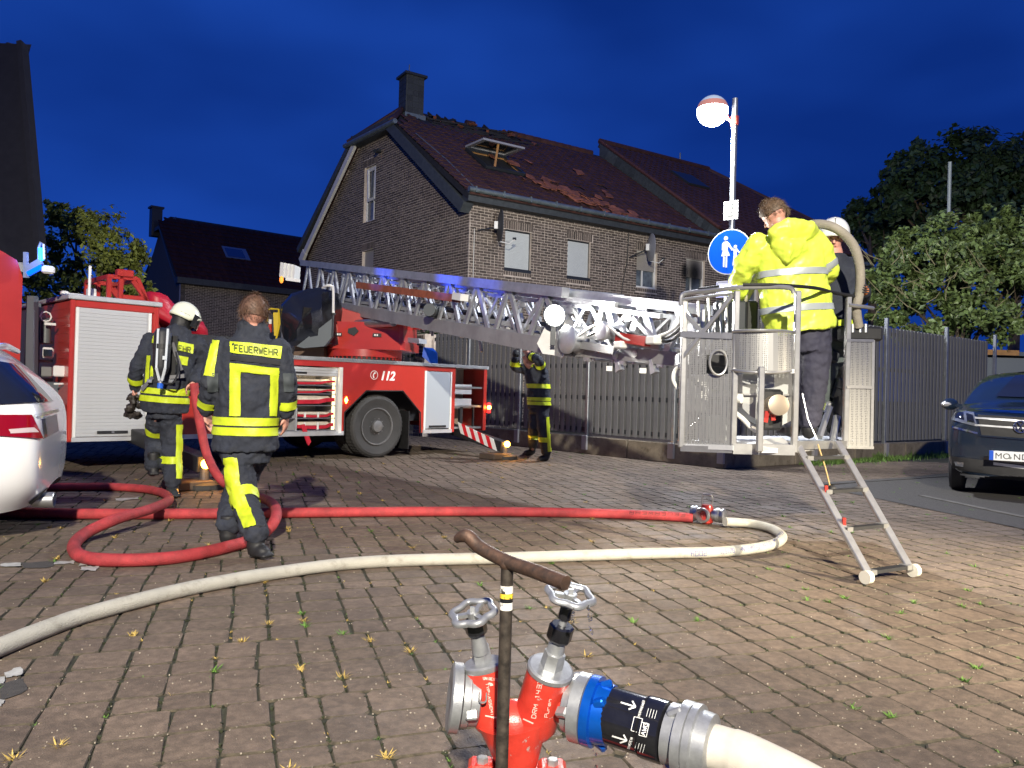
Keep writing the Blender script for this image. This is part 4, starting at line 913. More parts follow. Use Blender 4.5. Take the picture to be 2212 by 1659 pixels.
X('column', bx(1.05, 1.15, 0, .4, .40, 1.5), red_m); X('column', bx(2.2, 2.30, 0, .4, .40, 1.5), red_m)
X('recess_back', bx(1.15, 2.2, .5, .55, .4, 1.5), chas)
g = MB()
for i in range(5): g.box((1.68, .3, 1.02+i*.09), (1.0, .35, .02))
X('shelf_stack', g, aludull_m)
X('bottom_rail', bx(1.05, 3.80, -.01, .08, .385, .445), aludull_m)
X('chassis', bx(-2.6, 6.6, .75, 1.7, .55, .95), chas)
X('rear_body', bx(3.8, 6.0, .75, 2.42, .9, 1.50), chas); X('far_side_panel', bx(1.05, 6.75, 2.40, 2.45, .39, 1.505), red_m)
# open hose locker
lk = link('hose_locker', bx(2.30, 3.70, .62, .65, .44, 1.42).mesh('hose_locker', aludull_m), fk)
for a in ((2.30, 2.33, .04, .62, .44, 1.42), (3.67, 3.70, .04, .62, .44, 1.42), (2.30, 3.70, .04, .62, .435, .455)): bx(*a).build('locker_wall', aludull_m, lk)
bx(3.70, 3.76, -.012, .04, .41, 1.42, .004).build('door_rail', white_m, lk)
sm_ = MB().box((0, 0, 0), (1.37, .012, .040), None, .004).mesh('door_slat', rolld_m)
for i in range(3): inst('door_slat', sm_, lk, (3.0, .012, 1.295+i*.0424))
bx(2.6, 3.15, .0, .015, 1.30, 1.33).build('door_handle', black_m, lk)
bx(3.0, 3.02, .02, .6, .455, .80).build('divider', aludull_m, lk)
r_ = random.Random(17)
redstrap = mat('red_strap', (.48, .012, .03), .6, var=.1)
for i, (z0, h, x0) in enumerate(((1.145, .085, 2.4), (1.02, .065, 2.4), (.845, .14, 2.4), (.655, .085, 3.04), (.475, .12, 3.04))):
    bx(2.33, 3.67, .03, .6, z0-.018, z0-.006).build('shelf', alu_m, lk)
    m = MB(); m.box(((x0+3.62)/2, .26, z0+h*.62), (3.6-x0, .40, h*.62), None, .03); m.build('hose_bundle', hosew, lk, smooth=40)
    P = [Vector((x0+(3.64-x0)*t/10, .045, z0+h*.42-.018*math.sin(math.pi*t/10)+(.02 if t > 8 else 0))) for t in range(11)]
    m = MB()
    for a, b in zip(P, P[1:]): m.bar(a, b+(b-a)*.1, .012, h*.42, up=(0, 0, 1))
    m.build('strap', redstrap, lk)
    for k in range(2): bx(x0+.1+k*.22, x0+.13+k*.22, .03, .05, z0+.0, z0+h*.9).build('buckle', white_m, lk)
MB().prism([(3.08, .02, .55), (3.15, .02, .56), (3.24, -.02, .30), (3.20, -.02, .24), (3.17, -.02, .28)], (0, .012, 0)).build('loose_strap', redstrap, lk)
bx(3.645, 3.665, .06, .10, .46, 1.26).build('strip_light', mat('strip_light', (1, .8, .5), .4, emis=(1, .72, .38), es=2.5), lk)
li = lamp('locker_light', 'POINT', TM @ Vector((3.55, .10, 1.24)), 2.2, (1, .75, .45), shadow_soft_size=.05)
# 112 with telephone ring
whp = mat('white_lettering', (.82, .82, .8), .5)
text('lettering_112', '112', whp, fk, (4.44, -.003, 1.250), .20, (1, 0, 0), (0, 0, 1), .0015, shear=.25, spacing=.95, bold=.006)
m = MB(); cz = Vector((4.335, -.003, 1.322))
for i in range(24):
    a0, a1 = [2*math.pi*(i+k)/24 for k in (0, 1.02)]; m.quad(*[cz+Vector((r*math.cos(a), 0, r*math.sin(a))) for r, a in ((.072, a0), (.072, a1), (.062, a1), (.062, a0))])
m.prism([cz+Vector((x, 0, z)) for x, z in ((-.022, -.045), (.004, -.05), (.0, -.025), (-.008, -.02), (-.004, .01), (.01, .022), (.018, .018), (.03, .035), (.012, .05), (-.012, .03), (-.028, -.005))], (0, -.002, 0))
X('telephone_emblem', m, whp, fix=False)
mk = MB(); mk.prism([(3.83+x, -.004, .92+z) for x, z in ((-.025, 0), (0, -.05), (.025, 0), (0, .05))], (0, -.012, 0)); X('side_marker', mk, orange_l)
# grey door
dg = link('locker_door', bx(5.39, 5.92, .0, .02, .46, 1.42, .004).mesh('locker_door', mat('door_grey_blue', (.42, .46, .50), .35, .2)), fk)
for a in ((5.355, 5.39), (5.92, 5.95)): bx(a[0], a[1], -.008, .03, .40, 1.43).build('door_rail', white_m, dg)
bx(5.47, 5.84, -.012, .002, .475, .51, .003).build('door_handle', black_m, dg)
X('bottom_rail', bx(5.34, 5.97, -.015, .04, .38, .44), aludull_m)
# rear open steps
st_ = link('rear_step_bay', bx(6.03, 6.70, .9, .93, .45, 1.5).mesh('rear_step_bay', mat('bay_beige', (.36, .29, .22), .6, var=.1)), fk)
for z in (1.05, .80): bx(6.03, 6.46, .05, .07, z, z+.17).build('step_plate', aludull_m, st_)
for z in (1.17, .84, .46): bx(6.03, 6.70, .03, .5, z-.02, z+.015).build('tread', alu_m, st_)
bx(6.46, 6.70, .55, .6, .45, 1.5).build('inner_panel', mat('bay_beige', (0, 0, 0)), st_)
bx(6.2, 6.26, .04, .1, .45, .85).build('strut', chas, st_); bx(6.5, 6.53, .04, .07, .45, .82).build('strut', chas, st_)
X('rear_post', bx(6.70, 6.78, -.01, .25, .40, 1.505, .008), red_m); X('rear_panel', bx(6.72, 6.78, .25, 2.45, .40, 1.505), red_m)
X('tail_light', bx(6.79, 6.84, -.07, .0, .72, .90, .01), redl_m); X('turn_signal', MB().ball((6.80, -.06, .82), .038, 10), orange_l)
# wheels
tyre_m = mat('tyre', (.032, .031, .030), .75, var=.2, scale=5, bump=.15, bscale=30); rim_m = mat('steel_rim', (.19, .19, .19), .5, .5, var=.25, scale=6)
def wheel(x, y, s, par=fk):
    w = link('wheel', MB().lathe((x, y, .505), (0, s, 0), [(.05, .30), (.03, .36), (.01, .44), (.02, .475), (.05, .498), (.25, .498), (.28, .475), (.29, .44), (.27, .34)], 40).mesh('wheel', tyre_m, smooth=30), par)
    MB().lathe((x, y, .505), (0, s, 0), [(.055, .29), (.03, .30), (.03, .285), (.07, .27), (.13, .24), (.12, .15), (.10, .14), (.09, .10), (.03, .095), (.01, .09), (.0, .06), (.0, .01)][::-1], 32).build('rim', rim_m, w, smooth=30)
    b = MB()
    for i in range(10): a = i*.628; c = Vector((x+.125*math.cos(a), y+s*.085, .505+.125*math.sin(a))); b.cyl(c, c+Vector((0, -s*.035, 0)), .014, n=6)
    b.build('wheel_nuts', mat('nut', (.2, .2, .2), .5, .6), w)
    for i in range(8):
        a = i*.785+.2; c = Vector((x+.205*math.cos(a), y+s*.118, .505+.205*math.sin(a))); MB().cyl(c, c+Vector((0, -s*.004, 0)), .030, n=12).build('vent_hole', chas, w)
    g = MB()
    for i in range(48):
        a = i*2*math.pi/48
        for q in (.075, .15, .22): g.box((x+.499*math.cos(a), y+s*q, .505+.499*math.sin(a)), (.012, .052, .028), Matrix.Rotation(-a, 3, 'Y'))
    tag(g.build('tread_blocks', tyre_m, w), kind='stuff')
    return w
wheel(4.47, .03, 1); wheel(4.47, .36, 1); wheel(4.47, 2.43, -1); wheel(-1.75, .03, 1); wheel(-1.75, 2.43, -1)
X('axle', MB().cyl((4.47, .2, .5), (4.47, 2.3, .5), .09), chas)
X('mudflap', bx(5.08, 5.10, .05, .62, .12, .75), black_m)
# cab
cbm = MB()
for (y0, y1) in ((0.0, 2.45),):
    pr = [(-.50, .62), (-.50, 2.28), (-.56, 2.46), (-.74, 2.56), (-2.6, 2.62), (-2.95, 2.45), (-3.25, 1.55), (-3.28, .45), (-2.35, .45), (-2.3, .85), (-2.05, 1.08), (-1.45, 1.08), (-1.2, .85), (-1.15, .55)]
    cbm.prism([(x, y0, z) for x, z in pr], (0, y1-y0, 0))
X('cab', cbm, red_m)
X('cab_window', MB().prism([(-1.5, -.008, 1.55), (-2.9, -.008, 1.55), (-2.75, -.008, 2.35), (-1.5, -.008, 2.35)], (0, .01, 0)), glass_m); X('cab_window', MB().prism([(-3.262, .2, 1.55), (-3.262, 2.25, 1.55), (-2.98, 2.2, 2.38), (-2.98, .25, 2.38)], (-.02, 0, .01)), glass_m)
# between cab and box: posts, lamps, coiled gear
gp_ = link('crew_rack', MB().bar(TI @ at(70, 640, 9.0), TI @ Vector((*at(70, 842, 9.0).xy, .55)), .09, .09).mesh('crew_rack', mat('rack_grey', (.12, .14, .16), .5, .3)), fk)
rk = MB()
for u, v0, v1, Y in ((62, 655, 840, 9.2), (84, 655, 840, 9.35)): rk.bar(tl(u, v0, Y), TI @ Vector((*at(u, v0, Y).xy, .5)), .04)
for v in (690, 740, 780, 820): rk.bar(tl(60, v, 9.2), tl(112, v, 9.5), .035)
rk.build('rack_frame', MATS['rack_grey'], gp_)
rk = MB(); 
p = tl(99, 716, 9.35); rk.cyl(p-Vector((0, 0, .14)), p+Vector((0, 0, .14)), .055, n=16); rk.build('extinguisher', mat('grey_bottle', (.10, .11, .11), .4), gp_, smooth=True)
rk = MB(); c = tl(99, 684, 9.3); rk.tube([c+Vector((.06*math.cos(a*.785), 0, .06*math.sin(a*.785))) for a in range(9)], .009, 6); rk.box(tl(108, 700, 9.25), (.12, .03, .03)); rk.build('handle_loop', white_m, gp_)
rk = MB(); rk.box(tl(103, 762, 9.3), (.13, .05, .13), None, .02); rk.build('work_lamp_housing', white_m, gp_); MB().box(tl(103, 762, 9.24), (.09, .02, .08)).build('work_lamp_glass', glass_m, gp_)
MB().box(tl(129, 802, 9.2), (.14, .05, .13), None, .012).build('white_case', white_m, gp_); MB().box(tl(100, 803, 9.25), (.12, .05, .12), None, .012).build('grey_case', mat('case_grey', (.2, .2, .19), .6), gp_)
MB().bar(tl(118, 829, 9.2), tl(137, 829, 9.2), .03, .02).build('handle_loop', white_m, gp_)
MB().box(tl(112, 850, 9.35), (.3, .06, .28), None, .01).build('step_box', MATS['rack_grey'], gp_)
# blue beacon bracket on the cab roof
bb = MB(); Yb_ = 8.7
bb.bar(tl(58, 582, Yb_), tl(90, 565, Yb_), .05, .07); bb.tube([tl(84, 566, Yb_), tl(84, 535, Yb_), tl(88, 524, Yb_), tl(94, 528, Yb_), tl(95, 560, Yb_)], .016, 6)
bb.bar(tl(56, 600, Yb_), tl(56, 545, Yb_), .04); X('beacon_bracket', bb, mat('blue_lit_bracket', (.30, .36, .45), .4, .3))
X('blue_beacon', MB().cyl(tl(89, 562, Yb_), tl(88, 536, Yb_), .028, n=12), mat('blue_beacon', (0, .1, 1), .3, emis=(.02, .22, 1.0), es=7))
X('beacon_arm', MB().bar(tl(60, 592, Yb_-.02), tl(90, 576, Yb_-.02), .03, .05), mat('beacon_strip', (0, .1, 1), .3, emis=(.0, .12, 1.0), es=1.6))
X('roof_camera', MB().box(tl(104, 583, Yb_), (.13, .08, .09), None, .02), white_m)
lamp('beacon_glow', 'POINT', at(80, 548, Yb_-.15), 5, (.05, .2, 1), shadow_soft_size=.05)
# things on the box roof
rf = MB(); rf.cyl((.34, .5, 2.14), (.34, .5, 2.55), .018, n=8); rf.ball((.34, .5, 2.55), .02, 8); X('antenna', rf, white_m, smooth=True)
rf = MB(); rf.box((.42, .7, 2.22), (.10, .1, .16), None, .01); rf.box((.16, .5, 2.17), (.22, .1, .05), None, .01); rf.box((.06, .5, 2.19), (.08, .08, .05), None, .01); rf.box((.55, .9, 2.17), (.3, .1, .05)); X('roof_fittings', rf, white_m)
fr = link('ladder_rest', MB().bar((.60, .35, 2.50), (.80, .35, 2.50), .10, .09, bev=.01).mesh('ladder_rest', red2), fk)
for y in (.35, 1.25):
    for a, b in (((.52, y, 2.14), (.52, y, 2.44)), ((.66, y, 2.14), (.66, y, 2.46)), ((.50, y, 2.44), (.86, y, 2.45)), ((.86, y, 2.45), (1.26, y, 1.55)), ((.66, y, 2.20), (.99, y, 2.20)), ((.80, y, 2.42), (.98, y, 2.18)), ((1.14, y, 1.80), (1.14, y, 1.55))):
        MB().bar(a, b, .05, .055, bev=.006).build('frame_bar', red2, fr)
for x, z in ((.52, 2.44), (.86, 2.44), (1.1, 1.9)): MB().bar((x, .35, z), (x, 1.25, z), .05).build('cross_bar', red2, fr)
# red tarpaulin bundle
m = MB(); r_ = random.Random(2)
c0 = Vector((1.62, 1.0, 2.02))
for i in range(9):
    t = i/8; 
    for k in range(14):
        a = 2*math.pi*k/14; rr = (.27+.05*math.sin(a*3+i)+r_.uniform(-.03, .03))*(1-.35*t)*(.75 if i in (0, 8) else 1)
        m.v.append((c0.x-.45+.85*t, c0.y+rr*math.cos(a)*1.6, c0.z+.18-.40*t+rr*math.sin(a)*.85))
m.f = [(i*14+k, i*14+(k+1) % 14, (i+1)*14+(k+1) % 14, (i+1)*14+k) for i in range(8) for k in range(14)]+[tuple(range(13, -1, -1)), tuple(range(112, 126))]; m.mi = [0]*len(m.f)
X('red_cover', m, tarp_red, smooth='all')
X('cover_support', bx(1.1, 2.6, .5, 1.6, 1.56, 1.8), chas)
# outriggers
def outrigger(s, d, z0, z1, lampz, board):
    o = link('outrigger', MB().bar((s, .5, z0), (s, d, z1), .16, .18, bev=.01).mesh('outrigger', chas), fk)
    MB().cyl((s, d, z1), (s, d, .06), .05, n=12).build('jack', mat('jack_steel', (.10, .10, .11), .4, .5), o)
    MB().lathe((s, d, .005), (0, 0, 1), [(0, .22), (.05, .22), (.06, .18), (.09, .06)], 20).build('foot_pad', mat('pad_black', (.03, .028, .026), .7), o)
    MB().box((s-.15, d+.05, .05), (.42, .36, .09), None, .01).build('support_block', mat('wooden_pad', (.07, .05, .035), .8, var=.3), o)
    MB().ball((s-.02, d-.08, lampz), .052, 12).build('amber_lamp', orange_l, o, smooth=True)
    lamp('outrigger_light', 'POINT', TM @ Vector((s-.02, d-.17, lampz)), 5.5, (1, .45, .08), shadow_soft_size=.04)
    if board:
        a, b = Vector((s-.09, .05, z0)), Vector((s-.09, d+.18, z1+.02)); n = 9
        for i in range(n):
            p, q = a.lerp(b, i/n), a.lerp(b, (i+1)/n); sk = (b-a)/n*.9
            MB().prism([p+Vector((0, 0, .10)), q+Vector((0, 0, .10)), q+sk*1+Vector((0, 0, -.07)), p+sk*1+Vector((0, 0, -.07))], (.008, 0, 0)).build('warning_stripe', mat('stripe_white', (.75, .75, .72), .4) if i % 2 == 0 else mat('stripe_red', (.6, .01, .02), .4), o)
outrigger(6.24, -1.05, .46, .20, .25, True)
outrigger(.80, -2.0, .48, .26, .27, False)

# ---- turntable
CT = Vector((-2.61, 13.5, 0))
X_ = lambda name, m, mm, par=None, **k: W(m.build(name, mm, fk, **k))
X_('gear_ring', MB().lathe(CT+Vector((0, 0, 1.565)), (0, 0, 1), [(0, .62), (.07, .62)], 40), chas, smooth=30)
X_('ring_flange', MB().lathe(CT+Vector((0, 0, 1.64)), (0, 0, 1), [(0, .66), (.12, .66)], 40), red_m, smooth=30)
b = MB()
for i in range(48): a = i*2*math.pi/48; b.cyl(CT+Vector((.64*math.cos(a), .64*math.sin(a), 1.60)), CT+Vector((.64*math.cos(a), .64*math.sin(a), 1.65)), .014, n=6)
tag(X_('ring_bolts', b, red2), kind='stuff')
Rt = Matrix.Rotation(-.10, 3, 'Z')
def tp_(x, y, z): return CT+Rt @ Vector((x, y, 0))+Vector((0, 0, z))
def tprism(pts, z0, z1, inset=0):
    m = MB(); n = len(pts); vs = [tp_(x, y, z0) for x, y in pts]+[tp_(x*(1-inset), y*(1-inset), z1) for x, y in pts]
    m.add(vs, [tuple(range(n-1, -1, -1)), tuple(range(n, 2*n))]+[(i, (i+1) % n, (i+1) % n+n, i+n) for i in range(n)]); return m
oct_ = [(-.62, -.35), (-.38, -.62), (.80, -.62), (.86, -.55), (.86, .5), (.6, .7), (-.4, .7), (-.62, .4)]
X_('turret_base', tprism(oct_, 1.76, 1.90, .0), red_m); X_('turret_box', tprism([(x*.965, y*.965) for x, y in oct_], 1.90, 2.22, .02), red_m)
pk = mat('sticker_dark', (.02, .02, .02), .5)
b = MB(); b.prism([tp_(x, -.612, z) for x, z in ((-.10, 2.10), (.02, 2.13), (.08, 2.06), (.0, 1.98), (-.11, 2.03))], Rt @ Vector((0, -.01, 0))); X_('peeled_sticker', b, pk)
for x0 in (-.36, .32):
    t = X_('warning_label', MB().prism([tp_(x, -.615, z) for x, z in ((x0, 1.97), (x0+.15, 1.97), (x0+.15, 2.03), (x0, 2.03))], Rt @ Vector((0, -.006, 0))), pk)
b = MB()
for x0 in (-.34, -.29, -.25, .35, .39): b.prism([tp_(x0, -.623, 1.985), tp_(x0+.025, -.623, 1.985), tp_(x0+.025, -.623, 2.015), tp_(x0, -.623, 2.015)], Rt @ Vector((0, -.002, 0)))
X_('label_print', b, whp)
# cradle arms under the ladder
for dy in (0, .8):
    X_('cradle_arm', MB().prism([at(u, v, 13.15)+Vector((dy*.836, dy*.549, 0)) for u, v in ((703, 652), (745, 668), (800, 684), (846, 700), (800, 706), (738, 700), (703, 720))], Vector((.05, .10, 0))), red2)
X_('cradle_block', MB().prism([at(u, v, 13.3) for u, v in ((706, 660), (738, 668), (738, 745), (706, 750))], Vector((.25, .8, 0))), red2)
X_('lift_cylinder', MB().cyl(at(760, 700, 13.3), at(850, 696, 12.4), .07, n=12), alu_m)
X_('deck_plate_bracket', MB().prism([at(u, v, 13.2) for u, v in ((880, 729), (905, 731), (905, 741), (880, 739))], Vector((.1, .3, 0))), aludull_m)
# covered control stand
m = MB(); prof_ = [(625, 629), (652, 622), (679, 619), (701, 624), (704, 660), (703, 700), (706, 743), (672, 748), (640, 746), (606, 748), (603, 715), (600, 685), (599, 655)]
rr = random.Random(6); n = len(prof_); L_ = 7
for j in range(L_):
    t = j/(L_-1); sh_ = 1-.25*abs(t-.5)**2*4*(.7 if j in (0, L_-1) else .3)
    for i, (u, v) in enumerate(prof_):
        uu, vv = 652+(u-652)*sh_, 690+(v-690)*sh_; q = at(uu+rr.uniform(-2, 2), vv+rr.uniform(-2, 2), 12.55)+Vector((.15, .75, 0))*t+Vector((rr.uniform(-.03, .03), rr.uniform(-.05, .05), 0)); m.v.append(tuple(q))
m.f = [(j*n+i, j*n+(i+1) % n, (j+1)*n+(i+1) % n, (j+1)*n+i) for j in range(L_-1) for i in range(n)]
ctr = at(652, 690, 12.50); m.v.append(tuple(ctr)); ci = len(m.v)-1
mid = [tuple(Vector(m.v[i]).lerp(ctr, .5)+Vector((rr.uniform(-.03, .03), rr.uniform(-.09, .03), rr.uniform(-.03, .03)))) for i in range(n)]; b0 = len(m.v); m.v += mid
m.f += [((i+1) % n, i, b0+i, b0+(i+1) % n) for i in range(n)]+[(b0+(i+1) % n, b0+i, ci) for i in range(n)]+[tuple((L_-1)*n+i for i in range(n))]; m.mi = [0]*len(m.f)
cv = X_('plastic_cover', m, plast, smooth=30)
X_('stand_plate', MB().prism([at(u, v, 12.5) for u, v in ((717, 688), (717, 728), (700, 748), (655, 752), (640, 748))], Vector((.02, .06, 0))), mat('plate_grey', (.10, .115, .12), .5, .2))
X_('grab_rail', MB().tube(smooth_path([at(697, 622, 12.6), at(706, 617, 12.5), at(716, 618, 12.5), at(720, 627, 12.5), at(720, 677, 12.5)], 4), .022, 8), white_m, smooth=True)
X_('rail_post', MB().cyl(at(720, 677, 12.5), at(718, 728, 12.5), .018, n=8), dark_m); X_('rail_clamp', MB().cyl(at(720, 676, 12.5), at(720, 680, 12.5), .04, n=12), black_m)
b = MB(); q0 = at(603, 597, 13.4)
for i, (a, c) in enumerate(((603, 611), (611, 619), (619, 627), (627, 635))): pts = [at(a, 598+i*1.2, 13.4), at(c, 599+i*1.2, 13.4-.03), at(c+2.5, 568+i*1.5, 13.4-.03), at(a+3, 566+i*1.5, 13.4)]; b.prism(pts, Vector((.02, .28, 0)))
X_('siren_horn', b, white_m); X_('horn_bracket', MB().bar(at(618, 603, 13.4), at(648, 607, 13.4), .06, .05), white_m)
X_('amber_beacon', MB().ball(at(608, 604, 12.9), .035, 10, (1, 1, 1.8)), mat('beacon_orange', (.9, .25, .03), .3, emis=(1, .28, .04), es=1.5))
yl = mat('yellow_tube', (.62, .45, .02), .4)
yf = X_('stretcher_frame', MB().tube([at(577, 728, 12.9), at(577, 672, 12.9), at(583, 667, 12.9), at(602, 668, 12.9), at(604, 700, 12.9), at(596, 735, 12.9)], .018, 6), yl)
X_('stretcher_bed', MB().prism([at(u, v, 13.0) for u, v in ((590, 675), (602, 675), (600, 725), (592, 725))], Vector((0, .12, 0))), yl)
X_('red_canister', MB().cyl(at(583, 718, 12.95), at(583, 700, 12.95), .035, n=12), red2); X_('white_canister', MB().cyl(at(583, 700, 12.95), at(584, 690, 12.95), .03, n=12), white_m)
X_('deck_locker', MB().prism([at(u, v, 13.0) for u, v in ((632, 772), (700, 772), (700, 742), (640, 742))], Vector((.1, .8, 0))), mat('locker_brown', (.10, .055, .03), .6, var=.2))

# ---- the ladder
LD = Vector((.549, -.836, 0)); LPp = Vector((.836, .549, 0))
def zt(Y): return 1.945+(Y-6.9)*.190
def zb(Y): return 1.46+(Y-8.0)*.168 if Y > 8.0 else 1.46-(8.0-Y)*.06
def LPt(Y, h, off=0.0): return Vector((6.04-.657*Y, Y, zb(Y)+(zt(Y)-zb(Y))*h))+LPp*off
al2 = mat('ladder_aluminium', (.55, .57, .60), .38, .7, var=.15, scale=6); al3 = mat('ladder_beam_grey', (.34, .34, .34), .5, .45, var=.15, scale=4)
def bar_mesh(name, p, q, w, h, mm, par): return MB().bar(p, q, w, h, up=LPp).build(name, mm, par)
def section(name, Y0, Y1, ins, h0, h1, nb, beam, wid, chord, dw, par_lab=None):
    s_ = W(link(name, MB().bar(LPt(Y0, h1, ins), LPt(Y1, h1, ins), chord, chord*.9, up=LPp).mesh(name, al2), fk))
    o1, o2 = ins, wid-ins
    def sub(nm, m, mm): o = m.build(nm, mm, s_); return o
    sub('top_chord', MB().bar(LPt(Y0, h1, o2), LPt(Y1, h1, o2), chord, chord*.9, up=LPp), al2)
    for o in (o1, o2): sub('lower_beam', MB().bar(LPt(Y0, h0, o)+Vector((0, 0, beam*.5)), LPt(Y1, h0, o)+Vector((0, 0, beam*.5)), beam, .05, up=LPp), al3)
    ys = [Y0+(Y1-Y0)*i/nb for i in range(nb+1)]
    for o in (o1, o2):
        for i in range(nb):
            a, b, c = ys[i], (ys[i]+ys[i+1])/2, ys[i+1]
            sub('strut', MB().bar(LPt(a, h0, o), LPt(b, h1, o), dw, dw*.6, up=LPp), al2); sub('strut', MB().bar(LPt(b, h1, o), LPt(c, h0, o), dw, dw*.6, up=LPp), al2)
            if o == o1: sub('gusset', MB().box(LPt(b, h1, o)-Vector((0, 0, .05)), (.09, .03, .07), Matrix.Rotation(-.99, 3, 'Z')), al2)
    k = int(abs(Y1-Y0)/.25)
    rg_ = MB()
    for i in range(k+1):
        Y = Y0+(Y1-Y0)*i/k; sub('rung', MB().cyl(LPt(Y, h0+.03, o1), LPt(Y, h0+.03, o2), .017, n=6), al2)
    return s_
section('base_ladder_section', 15.9, 8.35, .0, .0, 1.0, 12, .18, .78, .115, .060)
section('middle_ladder_section', 15.0, 7.7, .055, .14, .90, 10, .08, .78, .055, .036)
section('inner_ladder_section', 14.2, 7.2, .10, .26, .80, 9, .06, .78, .045, .032)
section('tip_ladder_section', 8.6, 6.75, .13, .0, .98, 4, .13, .78, .095, .075)
for i, (u, v) in enumerate(((1290, 783), (1352, 787), (1415, 790))):
    Y = 7.75-i*.42; q = LPt(Y, 0, .10); W(MB().prism([q+Vector((0, 0, .06)), q+LD*.03+Vector((0, 0, .06)), q+LD*.09-Vector((0, 0, .06)), q+LD*.02-Vector((0, 0, .09))], LPp*.06).build('guide_fin', al2, fk)); W(MB().box(q-LD*.08-Vector((0, 0, .05)), (.06, .05, .05)).build('guide_roller', white_m, fk))
Wd = lambda name, m, mm, **k: W(m.build(name, mm, fk, **k))
# wooden planks lashed to the near side
for i in range(3):
    Wd('plank', MB().bar(at(771, 612+i*3.6, 12.9), at(992, 641+i*4.4, 10.15), .05, .036, up=LPp), mat('plank_brown', (.26, .075, .035), .75, var=.25, scale=8, stretch=(1, 1, 1)))
for u, v, Y in ((812, 620, 12.35), (860, 629, 11.7), (912, 637, 11.05), (955, 644, 10.6)): Wd('lashing', MB().bar(at(u, v-9, Y-.04), at(u, v+11, Y-.04), .02, .03), black_m)
Wd('plank_end_cap', MB().bar(at(985, 640, 10.2), at(1003, 643, 10.0), .09, .12, up=LPp), white_m)
Wd('cable_motor', MB().cyl(at(930, 670, 10.75), at(945, 671, 11.1), .10, n=18), dark_m, smooth=30)
Wd('cable_motor_cap', MB().cyl(at(927, 669, 10.7), at(930, 670, 10.75), .09, n=18), MATS['grey_bottle'])
# rollers, drums, cable chain inside
r_ = random.Random(12)
m = MB(); m2 = MB(); m3 = MB()
for i in range(44):
    Y = 14.5-i*.17; q = LPt(Y, r_.uniform(.1, .75), r_.uniform(.2, .5)); m.bar(q, q+LD*r_.uniform(.02, .1)-Vector((0, 0, r_.uniform(.05, .3))), .035, .03)
for i in range(26):
    Y = 13.5-i*.24; q = LPt(Y, r_.uniform(.05, .3), .09); m2.cyl(q, q+LPp*.05, .035, n=10)
for o, h in ((.3, .42), (.45, .30), (.36, .22)): m3.tube([LPt(Y/4, h, o) for Y in range(60, 29, -4)], .04, 6)
tag(Wd('guide_blocks', m, al2), kind='stuff'); tag(Wd('rollers', m2, white_m), kind='stuff'); Wd('supply_line', m3, black_m)
# tip machinery
for (u, v, Y, r, l) in ((1224, 733, 8.2, .155, .20), (1300, 715, 7.7, .10, .22)):
    q = at(u, v, Y); Wd('drum', MB().lathe(q, LPp, [(-.02, r*.25), (-.015, r*.85), (0, r), (.02, r), (.03, r*.8), (l-.05, r*.8), (l-.03, r), (l, r)], 26), al2, smooth=30)
Wd('drum_housing', MB().prism([at(u, v, 8.45) for u, v in ((1160, 742), (1180, 700), (1215, 690), (1232, 712), (1215, 770), (1172, 764))], LPp*.25), al3)
for (u, v, Y, s) in ((1340, 745, 7.5, .09), (1412, 735, 7.1, .10)): Wd('hydraulic_block', MB().box(at(u, v, Y), (s*1.3, s, s*.8), Matrix.Rotation(-1, 3, 'Z'), .012), white_m)
Wd('red_hose_coil', MB().bar(at(1335, 728, 7.6), at(1400, 738, 7.2), .07, .09), red2)
for k in range(3): Wd('hydraulic_line', MB().tube(smooth_path([at(1250+k*20, 725, 8.0), at(1300+k*18, 700+k*9, 7.7), at(1360+k*10, 735-k*6, 7.4), at(1440, 720+k*9, 7.0), at(1475, 690+k*12, 6.6)], 5), .014, 6), black_m if k else white_m)
Wd('tip_arm', MB().bar(LPt(7.0, .95, .1), at(1478, 690, 6.3), .09, .07), al2); Wd('tip_arm', MB().bar(LPt(7.0, .1, .1), at(1478, 775, 6.3), .09, .09), al2)
Wd('tip_arm', MB().bar(LPt(7.0, .95, .65), at(1560, 700, 6.5), .09, .07), al2); Wd('tip_arm', MB().bar(LPt(7.0, .1, .65), at(1560, 790, 6.5), .09, .09), al2)
# floodlight on the base section
sa = Vector((.25, -.95, .02)).normalized()
Wd('spotlight_housing', MB().lathe(SPOT_P+sa*-.10, sa, [(0, .05), (.03, .085), (.10, .125), (.13, .125)], 24), dark_m, smooth=30)
Wd('spotlight_glass', MB().lathe(SPOT_P+sa*.035, sa, [(0, .112), (.015, .108)], 24), mat('lit_spotlight', (1, 1, 1), .3, emis=(1, .97, .88), es=40))
Wd('spotlight_bracket', MB().bar(SPOT_P-Vector((0, 0, .12)), SPOT_P-Vector((0, 0, .32)), .05), dark_m)
# ================================================================== RESCUE BASKET (part of the truck)
bk_al = mat('basket_aluminium', (.42, .42, .41), .35, .75, var=.12, scale=12)
pm_ = mat('perforated_sheet', (.33, .33, .32), .42, .6)
def perforate(m, k=160, thr=.25):
    t = m.node_tree; b = t.nodes['Principled BSDF']; tc_ = t.nodes.new('ShaderNodeTexCoord'); v = t.nodes.new('ShaderNodeTexVoronoi'); v.inputs['Scale'].default_value = k; v.inputs['Randomness'].default_value = .15
    g = t.nodes.new('ShaderNodeMath'); g.operation = 'GREATER_THAN'; g.inputs[1].default_value = thr
    mr_ = t.nodes.new('ShaderNodeMapRange'); mr_.inputs['To Min'].default_value = .40; mr_.inputs['To Max'].default_value = 1
    t.links.new(tc_.outputs['Object'], v.inputs['Vector']); t.links.new(v.outputs['Distance'], g.inputs[0]); t.links.new(g.outputs[0], mr_.inputs['Value']); t.links.new(mr_.outputs[0], b.inputs['Alpha'])
